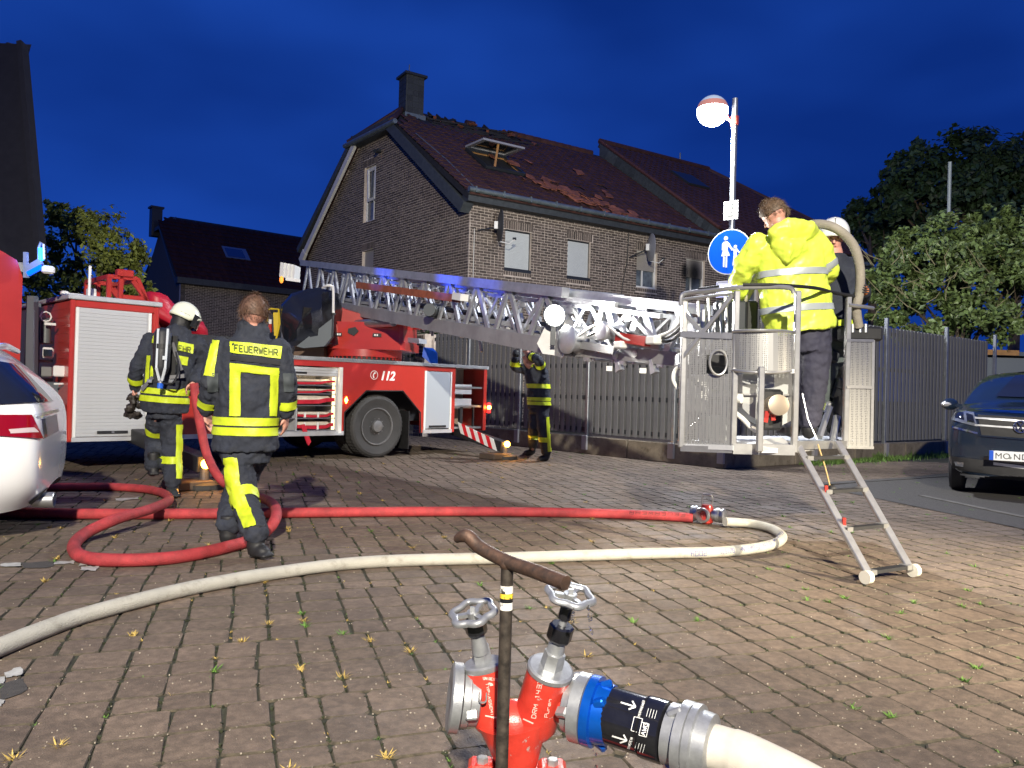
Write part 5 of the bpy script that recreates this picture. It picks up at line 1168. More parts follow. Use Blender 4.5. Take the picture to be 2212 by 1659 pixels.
perforate(pm_, 75, .36)
perforate(mat('perforated_step', (.42, .44, .47), .4, .6), 40, .3)
bsk = W(link('rescue_basket', MB().prism([at(1472, 968, 5.75), at(1583, 973, 5.52), at(1716, 978, 5.52), at(1812, 966, 6.1), at(1883, 966, 6.15), at(1800, 950, 7.1), at(1520, 950, 7.0)], Vector((0, 0, .035))).mesh('rescue_basket', aludull_m), fk))
def Bk(name, m, mm=bk_al, **k): return m.build(name, mm, bsk, **k)
def post(u, v0, v1, Y, r=.021, name='post'): a, b = at(u, v0, Y), at(u, v1, Y); c = Vector((b.x, b.y, a.z)); Bk(name, MB().bar(b, Vector((b.x, b.y, a.z)), r*2, r*2, up=(1, 0, 0), bev=.006))
def rail(pts, r=.018, mm=bk_al, name='rail', k=5): Bk(name, MB().tube(smooth_path([at(*p) for p in pts], k), r, 8), mm, smooth=True)
YL, YF, YR = 5.75, 5.50, 6.1
for u, v0, v1, Y in ((1471, 650, 966, YL), (1583, 628, 972, 5.55), (1715, 628, 978, YF), (1825, 637, 968, YR), (1640, 792, 976, 5.38)): post(u, v0, v1, Y)
rail([(1471, 660, YL), (1473, 640, YL), (1485, 633, YL), (1540, 627, 5.62), (1583, 622, 5.55), (1650, 620, 5.5), (1705, 622, YF), (1715, 634, YF)])
rail([(1471, 648, YL), (1530, 640, 5.64), (1583, 634, 5.56)], .012)
rail([(1510, 626, 5.7), (1552, 620, 5.6)], .016, black_m, 'grip'); rail([(1605, 616, 5.52), (1680, 616, 5.5), (1760, 622, 5.7), (1800, 632, 6.0), (1845, 640, 6.1)], .014, black_m, 'grip')
rail([(1833, 659, 6.08), (1860, 662, 6.1), (1886, 666, 6.15)], .016); rail([(1825, 640, YR), (1850, 642, 6.3), (1874, 644, 6.5)], .014, black_m, 'grip')
for a, b in (((1473, 775, YL), (1583, 638, 5.56)), ((1478, 675, YL), (1530, 732, 5.66)), ((1471, 797, 5.8), (1520, 842, 5.8)), ((1471, 945, 5.8), (1520, 900, 5.8))): Bk('brace', MB().bar(at(*a), at(*b), .03, .03, bev=.004))
for v in (722, 968): Bk('side_beam', MB().bar(at(1471, v, YL), at(1583, v+4, 5.55), .03, .045))
Bk('front_beam', MB().bar(at(1583, 969, 5.54), at(1716, 972, 5.48), .04, .075)); Bk('front_beam', MB().bar(at(1583, 799, 5.54), at(1716, 802, 5.46), .025, .03))
Bk('entry_step', MB().prism([at(1716, 958, 5.55), at(1812, 955, 6.05), at(1812, 948, 6.4), at(1716, 950, 6.2)], Vector((0, 0, -.05))), mat('perforated_step', (0, 0, 0)))
Bk('entry_beam', MB().bar(at(1716, 962, 5.53), at(1825, 960, 6.08), .03, .06))
# perforated panels
def panel3(name, P, Q, v0, v1, n=8, bulge=0, hole=None):
    m = MB(); A0, A1, B0, B1 = at(P[0], v0, P[1]), at(P[0], v1, P[1]), at(Q[0], v0+3, Q[1]), at(Q[0], v1+3, Q[1])
    cols = []
    for i in range(n+1):
        t = i/n; o = Vector((0, -bulge*math.sin(math.pi*t)**.7, 0)); cols.append((A0.lerp(B0, t)+o, A1.lerp(B1, t)+o))
    N_ = 12
    g = [[a.lerp(b, j/N_) for j in range(N_+1)] for a, b in cols]
    for i in range(n):
        for j in range(N_):
            c = (g[i][j]+g[i+1][j+1])/2
            if hole and ((i+.5)/n-hole[0])**2/hole[2]**2+((j+.5)/N_-hole[1])**2/hole[3]**2 < 1: continue
            m.quad(g[i][j], g[i+1][j], g[i+1][j+1], g[i][j+1])
    return Bk(name, m, pm_)
panel3('perforated_panel', (1471, YL), (1583, 5.55), 724, 968, 12, 0, (.72, .24, .2, .115))
rail([(1552+19*math.cos(a*.524), 783+27*math.sin(a*.524), 5.58) for a in range(13)], .009, k=2)
panel3('perforated_panel', (1583, 5.54), (1716, 5.48), 716, 800, 12, .10)
rail([(1583, 716, 5.54), (1610, 714, 5.45), (1650, 714, 5.40), (1690, 715, 5.42), (1716, 718, 5.48)], .012); rail([(1583, 799, 5.54), (1610, 803, 5.45), (1650, 805, 5.40), (1690, 804, 5.42), (1716, 800, 5.48)], .012)
panel3('perforated_panel', (1830, YR-.02), (1886, 6.15), 736, 834, 4); panel3('perforated_panel', (1830, YR-.02), (1882, 6.15), 837, 966, 4)
for v in (735, 836, 966): Bk('panel_edge', MB().bar(at(1828, v, YR-.02), at(1886, v+1, 6.15), .02, .022))
Bk('panel_edge', MB().bar(at(1886, 735, 6.15), at(1882, 967, 6.15), .02, .022))
# water tank / box with monitor outlet at the front
oc = [(1604, 808), (1612, 804), (1717, 806), (1717, 905), (1690, 918), (1660, 920), (1620, 898), (1604, 882)]
Bk('tank', MB().prism([at(u, v, 5.62) for u, v in oc], Vector((0, .30, 0))), mat('tank_grey', (.38, .39, .385), .4, .3), smooth=30)
Bk('tank_seam', MB().bar(at(1606, 852, 5.60), at(1715, 853, 5.60), .02, .012), bk_al)
q = at(1668, 878, 5.58); Bk('nozzle', MB().lathe(q, (0, -1, .1), [(-.05, .07), (.02, .075), (.05, .06), (.09, .055), (.10, .075), (.14, .075), (.145, .045)], 20), mat('brass_ring', (.30, .25, .19), .35, .6), smooth=30)
Bk('nozzle_base', MB().box(at(1666, 885, 5.60), (.16, .06, .30), None, .02), black_m); Bk('red_lever', MB().bar(at(1656, 888, 5.50), at(1652, 912, 5.50), .04, .03), red2); Bk('red_lever', MB().bar(at(1668, 888, 5.50), at(1670, 908, 5.50), .025, .03), red2)
Bk('deflector_plate', MB().prism([at(1645, 975, 5.40), at(1690, 976, 5.50), at(1714, 962, 5.55), at(1690, 945, 5.7), at(1645, 948, 5.6)], Vector((0, 0, -.01))), aludull_m)
rail([(1586, 890, 5.6), (1605, 905, 5.6), (1625, 925, 5.6), (1646, 935, 5.55)], .018, white_m, 'conduit'); Bk('connector', MB().cyl(at(1588, 860, 5.58), at(1602, 861, 5.55), .035, n=14), white_m)
rail([(1470, 790, 5.85), (1458, 800, 5.9), (1454, 820, 5.9), (1464, 840, 5.9)], .014, white_m, 'hose_loop')
# inside clutter seen through the left panel and over the rail
for (u, v, Y, sx, sz, mm) in ((1505, 850, 6.1, .16, .30, white_m), (1500, 900, 6.2, .22, .16, aludull_m), (1540, 925, 6.0, .2, .2, shut_m), (1548, 775, 6.1, .22, .13, black_m), (1552, 690, 6.3, .07, .30, dark_m), (1620, 690, 6.4, .10, .30, black_m), (1590, 690, 6.3, .14, .30, dark_m), (1530, 800, 6.3, .3, .1, dark_m), (1560, 850, 6.3, .25, .06, alu_m), (1515, 720, 6.2, .05, .4, alu_m)): Bk('basket_equipment', MB().box(at(u, v, Y), (sx, .12, sz), None, .015), mm)
for u, v0, v1, Y in ((1530, 640, 720, 6.2), (1508, 650, 720, 6.1), (1556, 655, 735, 6.2), (1567, 640, 700, 6.0), (1500, 800, 880, 6.2)): Bk('lever', MB().cyl(at(u, v0, Y), at(u+3, v1, Y), .012, n=6), alu_m)
Bk('control_box', MB().box(at(1857, 722, 6.3), (.30, .2, .12), None, .02), black_m); 
for u in (1842, 1858, 1870): Bk('lever', MB().cyl(at(u, 718, 6.2), at(u, 700, 6.2), .014, n=8), alu_m)
Bk('water_monitor', MB().lathe(at(1812, 622, 6.6), (0, 0, 1), [(-.10, .05), (-.06, .11), (.06, .12), (.08, .09), (.12, .03), (.14, .02)], 20), alu_m, smooth=30)
Bk('monitor_pipe', MB().tube(smooth_path([at(1812, 640, 6.6), at(1808, 680, 6.7), at(1815, 760, 6.6), at(1812, 860, 6.5), at(1800, 930, 6.3)], 4), .05, 10), black_m, smooth=True)
for (u, v) in ((1800, 770), (1806, 850), (1790, 880), (1815, 890), (1812, 830)): Bk('valve_block', MB().box(at(u, v, 6.5), (.08, .08, .10), Matrix.Rotation(.3, 3, 'Y'), .015), dark_m if v < 860 else alu_m)
Bk('leg_pipe', MB().cyl(at(1770, 945, 6.1), at(1792, 880, 6.3), .025, n=10), alu_m); Bk('leg_pipe', MB().cyl(at(1798, 955, 6.2), at(1808, 900, 6.3), .03, n=10), alu_m)
# ---- folding step ladder
SLa, SLb = at(1719, 955, 5.60), gp(1879, 1246, .045); SRa, SRb = at(1809, 954, 5.86), gp(1968, 1233, .045)
stl = W(link('step_ladder', MB().bar(SLa, SLb, .055, .028, up=(0, 0, 1), bev=.005).mesh('step_ladder', bk_al), fk))
MB().bar(SRa, SRb, .055, .028, up=(0, 0, 1), bev=.005).build('stile', bk_al, stl)
for t in (.135, .405, .68, .97):
    a, b = SLa.lerp(SLb, t), SRa.lerp(SRb, t); MB().bar(a, b, .055, .022).build('rung', black_m, stl); 
    for e_, f_ in ((a, b), (b, a)): MB().bar(e_, e_.lerp(f_, .13), .062, .03).build('rung_end', bk_al, stl)
for p, d in ((SLb, SRb), (SRb, SLb)):
    dx = (SRb-SLb).normalized(); o = p-dx*.03 if p is SLb else p+dx*.03; MB().cyl(o-dx*.02, o+dx*.02, .042, n=18).build('foot_wheel', mat('nylon_wheel', (.6, .57, .48), .5), stl, smooth=30)
for t in (.38, .62): MB().box(SLa.lerp(SLb, t)+Vector((.02, -.03, 0)), (.02, .02, .05)).build('latch', red2, stl)
MB().tube([at(1733, 850, 5.9), at(1745, 905, 5.85), at(1765, 950, 5.8)], .006, 5).build('stay_cable', alu_m, stl); MB().tube([at(1767, 960, 5.7), at(1783, 1010, 5.6), at(1793, 1050, 5.55)], .006, 5).build('cord', mat('cord_tan', (.4, .28, .12), .8), stl)
MB().ball(at(1797, 1058, 5.5), .035, 12).build('cord_reel', black_m, stl, smooth=True)

# ================================================================== HOSES
def hose(name, pts, r, mm, label, group=None, k=8, n=12, cat='fire hose', ry=None):
    P_ = smooth_path(pts, k); r = r if hasattr(r, '__len__') else [r*(1+.035*mnoise.noise(Vector((i*.45, r*90, 3)))) for i in range(len(P_))]
    o = MB().tube(P_, r, n, ry=ry).build(name, mm, smooth=True); return tag(o, label, cat, group)
redh = mat('red_hose', (.34, .032, .036), .72, var=.3, scale=9, bump=.6, bscale=130, col2=(.20, .03, .03), c2pos=(.5, .8))
whh = mat('white_hose', (.40, .385, .33), .65, var=.10, scale=6, bump=.6, bscale=150, col2=(.20, .18, .14), c2pos=(.54, .80))
r = .044
h1 = hose('red_hose', [gp(u, v, r) for u, v in ((-260, 1105), (-60, 1106), (150, 1110), (400, 1110), (700, 1107), (1000, 1105), (1250, 1108), (1420, 1114), (1497, 1119))], r, redh, 'straight red fire hose lying across the yard to the tee coupling')
r = .041
hp_ = [gp(-60, 1052, r), gp(130, 1052, r), gp(250, 1052, r), gp(335, 1060, r+.005), gp(366, 1078, r+.02), gp(330, 1098, r+.09), gp(250, 1122, r+.085), gp(180, 1155, r+.02), gp(160, 1187, r), gp(205, 1208, r), gp(350, 1207, r), gp(470, 1187, r), gp(560, 1158, r+.01), gp(596, 1118, r+.10), gp(585, 1085, r+.09), gp(535, 1066, r+.02)]
hp_ += [at(483, 1042, 7.2), at(450, 990, 7.35), at(435, 930, 7.4), at(424, 870, 7.4), at(419, 828, 7.4)]
hose('red_hose', hp_, r, redh, 'looped red fire hose rising to the hand of the firefighter with the air cylinder')
r = .0385
wp_ = [gp(-140, 1460, r), gp(0, 1398, r), (gp(100, 1358, r)), gp(200, 1324, r), gp(400, 1273, r), gp(600, 1237, r), gp(800, 1214, r), gp(1100, 1205, r), gp(1400, 1196, r), gp(1560, 1192, r), gp(1655, 1180, r), gp(1690, 1162, r), gp(1668, 1143, r), gp(1620, 1131, r), gp(1566, 1127, r+.02)]
h3 = hose('white_hose', wp_, r, whh, 'long white fire hose curving across the paving from the tee coupling', n=16)
# printed words on the white hose (upside down as seen from here) and on the red one
def hose_text(s, u0, u1, vc, r, size, m, flip, obj, up=.55, sp=1.0):
    a, b = gp(u0, vc[0], r), gp(u1, vc[1], r); X = (b-a).normalized(); out = Vector((0, -1, 0)); Yv = Vector((0, up, 1)).normalized()
    nrm = X.cross(Yv); 
    if nrm.y > 0: nrm = -nrm
    return text('print', s, m, obj, a+nrm*(r+.0012)+Yv*(0), size, X, Yv, .0004, spacing=sp)
inkb = mat('blue_ink', (.08, .09, .22), .7)
# reversed direction: text runs right to left, letters upside down
def flip_text(s, u0, v0, u1, v1, rr, size, obj, m=inkb):
    a, b = gp(u0, v0, rr), gp(u1, v1, rr); X = (b-a).normalized(); Nn = Vector((X.y, -X.x, 0)); Nn = Nn if Nn.y < 0 else -Nn; Nn = (Nn+Vector((0, 0, .32))).normalized(); Yv = Nn.cross(X)
    return text('print', s, m, obj, a+Nn*(rr+.0015)-Yv*size*.35, size, X, Yv, .0003)
hb3 = mesh_bvh(h3); hb1 = mesh_bvh(h1)
def hose_print(hb, par, word, p0, p1, hpx, mm, w=1.1, down=True):
    X = (Vector(p1)-Vector(p0))/len(word); Y = Vector((-X.y, X.x)).normalized()*hpx
    if (Y.y > 0) != down: Y = -Y
    m = strokes(hb, word_segs(word, p0, X, Y), w, .0015); return m.build('print', mm, par, fix=False)
hose_print(hb3, h3, '2004', (1527, 1190), (1489, 1191.5), 10, inkb, 1.4); hose_print(hb3, h3, 'Pruef-Nr. 821571', (1640, 1177), (1553, 1188), 9.5, inkb, 1.2)
hose_print(hb3, h3, 'DIN', (1664, 1168), (1645, 1175.5), 8, inkb, 1.2); hose_print(hb3, h3, 'FEUERWEHR', (1688, 1147), (1667, 1166), 7, inkb, 1)
hose_print(hb1, h1, 'FEUERWEHR', (1480, 1109), (1355, 1104), 6, mat('dark_print', (.10, .02, .02), .7), 1.2)

# tee coupling
tc_ = thing('tee_coupling', 'red hose tee with silver couplings and wire handle between red and white hose', 'hose coupling', (0, 0, 0))
c = gp(1527, 1113, .075)+Vector((0, 0, 0)); c.z = .085
dX = (gp(1566, 1127, .05)-gp(1497, 1119, .05)).normalized(); dX.z = 0; dF = Vector((dX.y, -dX.x, 0)); dF = dF if dF.y < 0 else -dF; dF = (dF+Vector((-.25, 0, -.05))).normalized()
storz = lambda o, a, r, L: MB().lathe(o, a, [(0, r*.72), (L*.12, r*.80), (L*.3, r*.80), (L*.32, r), (L*.55, r), (L*.57, r*.86), (L*.72, r*.86), (L*.74, r*.97), (L*.9, r*.97), (L, r*.62)], 24)
MB().lathe(c, (0, 0, 1), [(-.085, .04), (-.07, .055), (.06, .055), (.085, .045)], 20).build('tee_body', red_m, tc_, smooth=30)
MB().cyl(c-dX*.07, c+dX*.07, .045, n=16).build('tee_arm', red_m, tc_, smooth=30)
storz(c-dX*.05, -dX, .064, .10).build('coupling', alu_m, tc_, smooth=30); storz(c+dX*.05, dX, .064, .12).build('coupling', alu_m, tc_, smooth=30)
MB().lathe(c+dF*.03, dF, [(0, .045), (.03, .046), (.032, .066), (.06, .066), (.062, .05), (.045, .046), (.01, .04)], 24).build('open_outlet', alu_m, tc_, smooth=30)
MB().tube([c+dX*-.045+Vector((0, 0, .07)), c+dX*-.05+Vector((0, 0, .15)), c+dX*-.035+Vector((0, 0, .175)), c+dX*.035+Vector((0, 0, .175)), c+dX*.05+Vector((0, 0, .15)), c+dX*.045+Vector((0, 0, .07))], .006, 6).build('wire_handle', alu_m, tc_)

# ================================================================== STANDPIPE
YS = 1.40
sp = thing('standpipe', 'red twin-outlet standpipe with silver handwheels and couplings', 'standpipe', (*at(1115, 1600, YS).xy, 0))
SO = sp.location.copy(); SM = Matrix.Translation(-SO)
def Sp(name, m, mm, **k): o = m.build(name, mm, sp, **k); o.matrix_basis = SM; return o
cast_m = mat('cast_aluminium', (.34, .35, .36), .38, .65, var=.14, scale=60, bump=.06, bscale=500)
spred = mat('worn_red_enamel', (.50, .038, .024), .34, coat=.3, var=.16, scale=22, col2=(.34, .26, .24), c2pos=(.655, .68), bump=.10, bscale=300)
blue_al = mat('anodised_blue', (.004, .10, .50), .25, .6, coat=.4, var=.15, scale=30, col2=(.15, .25, .4), c2pos=(.70, .74))
blk = mat('glossy_black', (.010, .010, .012), .12, spec=.8, var=.2, scale=40)
def q(u, v, Y=YS): return at(u, v, Y)
px = YS/FPX
# lower column and claw foot
base = q(1117, 1655, YS+.0)
Sp('riser', MB().lathe((base.x, base.y, 0), (0, 0, 1), [(0.02, .075), (.06, .075), (.07, .036), (base.z-.06, .036), (base.z-.05, .045), (base.z, .04)], 24), spred, smooth=30)
Sp('hydrant_cover_ring', MB().lathe((base.x, base.y, 0), (0, 0, 1), [(.0, .17), (.02, .17), (.021, .13), (.004, .13)], 24), dark_m)
Sp('body_cone', MB().tube([q(1117, 1655), q(1113, 1600), q(1108, 1552)], [.036, .052, .067], 28), spred, smooth=50)
def axis_cyl(a, b, r0, r1, n=28): return MB().cyl(a, b, r0, r1, n)
La, Lb = q(1063, 1552), q(1045, 1443); Ra, Rb = q(1155, 1560), q(1187, 1452, 1.37)
Sp('valve_body', MB().tube([La+(La-Lb)*.15, La, Lb], [.030, .037, .0355], 28), spred, smooth=50); Sp('valve_body', MB().tube([Ra+(Ra-Rb)*.15, Ra, Rb], [.034, .041, .040], 28), spred, smooth=50)
Sp('saddle', MB().ball(q(1108, 1560), .05, 20, (1.15, .8, .8)), spred, smooth=True)
for (A, B, R) in ((La, Lb, .0355), (Ra, Rb, .040)):
    d = (B-A).normalized(); Sp('valve_cover', MB().lathe(B, d, [(0, R*1.02), (.002, R*1.05), (.009, R*1.05), (.012, R*.95), (.013, R*.3)], 32), cast_m, smooth=30)
    Sp('hex_nut', MB().lathe(B+d*.012, d, [(0, R*.52), (.030, R*.48)], 6), cast_m)
LW, RW = q(1022, 1323, 1.385), q(1232, 1285, 1.345)
def spindle(B, R, Wc, yoke0, yoke1, gap):
    d = (Wc-B).normalized(); L = (Wc-B).length
    Sp('spindle_housing', MB().lathe(B+d*.03, d, [(0, R*.44), (L*yoke0-.03, R*.34)], 20), cast_m, smooth=30)
    p = B+d*L*yoke0; Sp('packing_nut', MB().lathe(p, d, [(0, R*.50), (.004, R*.56), (L*(yoke1-yoke0), R*.56), (L*(yoke1-yoke0)+.003, R*.48)], 8), blk)
    Sp('spindle', MB().cyl(B+d*L*yoke1, B+d*(L-.004), .0075, n=12), cast_m, smooth=30)
    return d
dl = spindle(Lb, .0355, LW, .62, .86, 0); drr = spindle(Rb, .040, RW, .42, .60, 0)
Sp('spindle_sleeve', MB().cyl(RW-drr*.045, RW-drr*.022, .0115, n=12), blk)
def handwheel(c, d, R):
    a = d.orthogonal().normalized(); b = d.cross(a); n = 60; P = []
    for i in range(n+1):
        t = 2*math.pi*i/n; rr = R*(1+.085*math.cos(6*t)); P.append(c+(a*math.cos(t)+b*math.sin(t))*rr)
    m = MB().tube(P, .0068, 10, caps=False, ry=.9)
    w = Sp('handwheel', m, cast_m, smooth=True)
    s = MB()
    for k in range(3): t = k*2.094+.3; s.bar(c-d*.003, c+(a*math.cos(t)+b*math.sin(t))*R*.95-d*.001, .009, .006, up=d)
    s.cyl(c-d*.012, c+d*.003, .0115, n=14); s.box(c+d*.006, (.008, .008, .010)); o = s.build('handwheel_spokes', cast_m, sp); o.matrix_basis = SM
handwheel(LW, Vector((-.22, -.26, .95)).normalized(), .0375); handwheel(RW, Vector((.14, -.22, .95)).normalized(), .0375)
# left capped outlet
LC = q(967, 1505, 1.392); dL = (LC-q(1050, 1512, 1.40)).normalized()
Sp('outlet_neck', MB().cyl(q(1050, 1512), LC-dL*.045, .034, .033, 24), spred, smooth=30)
Sp('storz_coupling', MB().lathe(LC-dL*.058, dL, [(0, .040), (.003, .046), (.018, .047), (.020, .050), (.032, .050), (.033, .054)], 32), cast_m, smooth=30)
Sp('storz_cap', MB().lathe(LC-dL*.024, dL, [(0, .054), (.002, .0605), (.018, .0605), (.021, .056), (.022, .03), (.018, .02)], 36), cast_m, smooth=30)
for a in (0.6, 2.7, 4.6):
    x = dL.orthogonal().normalized(); y = dL.cross(x); p = LC-dL*.042+(x*math.cos(a)+y*math.sin(a))*.049; Sp('coupling_lug', MB().box(p, (.022, .012, .018), Matrix.Rotation(a, 3, dL), .003), cast_m)
# right outlet: coupling, blue ring, black check valve, coupling, hose
P0, P1, P2, P3, P4, P5 = q(1195, 1512, 1.39), q(1225, 1520, 1.38), q(1262, 1530, 1.37), q(1322, 1546, 1.345), q(1448, 1585, 1.29), q(1546, 1615, 1.25)
Sp('outlet_neck', MB().cyl(P0, P1, .034, .035, 24), spred, smooth=30)
d = (P3-P1).normalized(); L = (P2-P1).length
Sp('storz_coupling', MB().lathe(P1, d, [(0, .040), (.003, .047), (L*.55, .049), (L*.6, .0595), (L*1.25, .0595), (L*1.28, .05)], 36), cast_m, smooth=30)
for a in (0.2, 2.3, 4.4):
    x = d.orthogonal().normalized(); y = d.cross(x); Sp('coupling_lug', MB().box(P1+d*L*.3+(x*math.cos(a)+y*math.sin(a))*.05, (.024, .013, .018), Matrix.Rotation(a, 3, d), .003), cast_m)
L2 = (P3-P2).length
Sp('blue_coupling', MB().lathe(P2+d*L*.25, d, [(0, .055), (.002, .0605), (L2*.33, .0605), (L2*.36, .053), (L2*.80, .051), (L2*.82, .046)], 36), blue_al, smooth=30)
for a in (0.9, 1.7, 3.8, 5.6):
    x = d.orthogonal().normalized(); y = d.cross(x); Sp('blue_lug', MB().box(P2+d*(L*.25+L2*.58)+(x*math.cos(a)+y*math.sin(a))*.052, (.022, .014, .016), Matrix.Rotation(a, 3, d), .003), blue_al)
d2 = (P4-P3).normalized(); L3 = (P4-P3).length
Sp('check_valve', MB().lathe(P3-d2*.006, d2, [(0, .046), (.001, .048), (L3*.62, .048), (L3*.64, .050), (L3*.66, .047), (L3*.68, .051), (L3*.98, .051), (L3, .047)], 40), blk, smooth=30)
d3 = (P5-P4).normalized(); L4 = (P5-P4).length
Sp('storz_coupling', MB().lathe(P4-d3*.004, d3, [(0, .043), (.002, .050), (L4*.28, .050), (L4*.30, .0595), (L4*.50, .0595), (L4*.505, .057), (L4*.53, .0595), (L4*.68, .0595), (L4*.70, .052), (L4*.97, .050), (L4, .042)], 40), cast_m, smooth=30)
for a in (1.3, 3.4, 5.5):
    x = d3.orthogonal().normalized(); y = d3.cross(x); Sp('coupling_lug', MB().box(P4+d3*L4*.16+(x*math.cos(a)+y*math.sin(a))*.052, (.026, .012, .016), Matrix.Rotation(a, 3, d3), .003), cast_m)
# arrows and emblem on the black valve, facing the camera
xn = d2.copy(); nz = (-P3.normalized()); nz = (nz-xn*nz.dot(xn)).normalized(); yv = nz.cross(xn)
if yv.z < 0: yv = -yv
def onv(x, ang, e=.0012): return P3+xn*x+(nz*math.cos(ang)+yv*math.sin(ang))*(.048+e)
lab = mat('silver_print', (.72, .72, .70), .5)
def vprint(segs, w=.0028):
    m = MB()
    for (x0, a0, x1, a1) in segs:
        for k in range(4):
            t0, t1 = k/4, (k+1)/4; p0, p1 = onv(x0+(x1-x0)*t0, a0+(a1-a0)*t0), onv(x0+(x1-x0)*t1, a0+(a1-a0)*t1); nn = ((p0-P3)-xn*(p0-P3).dot(xn)).normalized(); sd = (p1-p0).cross(nn).normalized()*w/2
            m.quad(p0-sd, p1-sd, p1+sd, p0+sd)
    return m
cvb = mesh_bvh([o for o in sp.children if o.name.startswith('check_valve')][0])
def vp(name, segs, w=1.6, mm=lab): return Sp(name, strokes(cvb, segs, w, .0008), mm, fix=False)
for (ax_, ay_) in ((1341, 1517), (1322, 1590)): vp('arrow_print', [(ax_, ay_, ax_+32, ay_+10), (ax_+32, ay_+10, ax_+25, ay_-3), (ax_+32, ay_+10, ax_+17, ay_+15)], 3.2)
vp('emblem_frame', [(1370, 1548, 1388, 1553), (1388, 1553, 1381, 1583), (1381, 1583, 1363, 1578), (1363, 1578, 1370, 1548)], 1.3); vp('emblem_frame', [(1386, 1560, 1402, 1564), (1402, 1564, 1396, 1592), (1396, 1592, 1380, 1588), (1380, 1588, 1386, 1560)], 1.3)
vp('emblem_letters', word_segs('AWG', (1393, 1589), (2.6, -9.2), (-9, -2.4), .8), 1.8)
vp('small_print', word_segs('SYSTEMTRENNER', (1382, 1551), (.9, -2.9), (-5, -1.4), .7), .9); vp('small_print', word_segs('DINSTEIN', (1360, 1618), (.9, -3.1), (-5, -1.4), .7), .9)
for k in range(4): vp('print_line', [(1396+k*6, 1548+k*1.5, 1401+k*6, 1530+k*1.5)], .9); vp('print_line', [(1370+k*6, 1622+k*1.5, 1375+k*6, 1604+k*1.5)], .9)
# scratched lettering on the red bodies
scr = mat('scratched_letters', (.72, .42, .36), .7)
dR = (Rb-Ra).normalized()
vbs = [o for o in sp.children if o.name.startswith('valve_body')]; vb1, vb2 = mesh_bvh(vbs[0]), mesh_bvh(vbs[1])
def sg(bv, segs, w=1.4): return Sp('scratched_text', strokes(bv, segs, w, .0007), scr, fix=False)
sg(vb2, word_segs('DRM 1437', (1157, 1552), (1.9, -10.6), (-9, -1.5), .72), 1.7); sg(vb2, word_segs('Puren', (1183, 1550), (1.8, -8.2), (-7, -1.2), .8), 1.3)
sg(vb1, word_segs('UNIREITERU', (1044, 1468), (4.3, .5), (-.3, -6), .75), 1.2); sg(vb1, word_segs('TYP-ASSEMIY', (1049, 1476), (1.2, 7.2), (5.5, -.8), .75), 1.2)
for (x0, y0, x1, y1) in ((1048, 1546, 1068, 1550), (1068, 1550, 1088, 1549), (1130, 1553, 1152, 1563)): sg(vb1 if x0 < 1100 else vb2, [(x0, y0, x1, y1)], 3)
for x, y in ((1056, 1476), (1160, 1466), (1174, 1462), (1186, 1470), (1194, 1463), (1168, 1474)): sg(vb2 if x > 1100 else vb1, [(x, y, x+7, y+2), (x+2, y+4, x+9, y+3)], 4)
text('cast_letter', 'U', cast_m, sp, LC-dL*.050+Vector((.006, -.0515, .014))-SO, .026, (1, 0, 0), (0, 0, 1), .002); text('cast_letter', 'N', cast_m, sp, P1+Vector((.008, -.0530, -.010))-SO, .026, (.3, 0, 1), (-1, 0, .3), .002)
# claws with bolts at the bottom of the picture
for sx in (-1, 1):
    c_ = base+Vector((sx*.063, -.012, .0)); Sp('clamp_ear', MB().box(c_, (.05, .05, .026), None, .006), spred, smooth=30); Sp('bolt', MB().lathe(c_+Vector((0, -.004, .013)), (0, 0, 1), [(0, .011), (.009, .011), (.010, .008)], 6), cast_m)
Sp('red_lever', MB().bar(base+Vector((-.15, -.015, -.012)), base+Vector((-.07, -.012, -.010)), .022, .016, bev=.006), spred); Sp('red_lever', MB().bar(base+Vector((.08, -.012, -.015)), base+Vector((.12, -.03, -.03)), .022, .014, bev=.006), spred)
# the hose leaving the standpipe
hose('white_hose', [P5-d3*.02, P5+d3*.03, at(1640, 1650, 1.21), at(1760, 1712, 1.16), at(1900, 1800, 1.12)], [.0355]*8+[.0372]*(8*3+1), mat('canvas_hose', (.44, .41, .35), .8, bump=.08, bscale=420, var=.08, scale=30), 'large white canvas hose leaving the standpipe at the lower right', n=24)
# ---- hydrant key
ky = thing('hydrant_key', 'rusty T-handle hydrant key standing in front of the red standpipe', 'hydrant key', (*at(1098, 1600, 1.24).xy, 0)); KO = ky.location.copy()
rust = mat('rusty_steel', (.095, .055, .038), .62, .5, var=.45, scale=34, bump=.12, bscale=350, col2=(.035, .028, .025), c2pos=(.45, .7))
ks = mat('key_shaft_steel', (.045, .036, .028), .6, .4, var=.6, scale=60, bump=.12, bscale=400)
YK = 1.24
top_ = at(1096, 1218, YK); o = MB().cyl((top_.x, top_.y, .02), top_, .0102, n=16).build('shaft', ks, ky, smooth=30); o.matrix_basis = Matrix.Translation(-KO)
hp2 = [at(985, 1166, 1.30), at(995, 1160, 1.295), at(1010, 1158, 1.29), at(1025, 1172, 1.285), at(1042, 1186, 1.275), at(1095, 1213, 1.24), at(1155, 1234, 1.20), at(1222, 1260, 1.155)]
P = smooth_path(hp2, 5); R = [.006+(.0115-.006)*min(1, i/8) for i in range(len(P))]
o = MB().tube(P, R, 16, ry=1.0).build('handle', rust, ky, smooth=30); o.matrix_basis = Matrix.Translation(-KO)
o = MB().ball(top_, .0135, 12, (1, 1, .9)).build('weld', rust, ky, smooth=True); o.matrix_basis = Matrix.Translation(-KO)
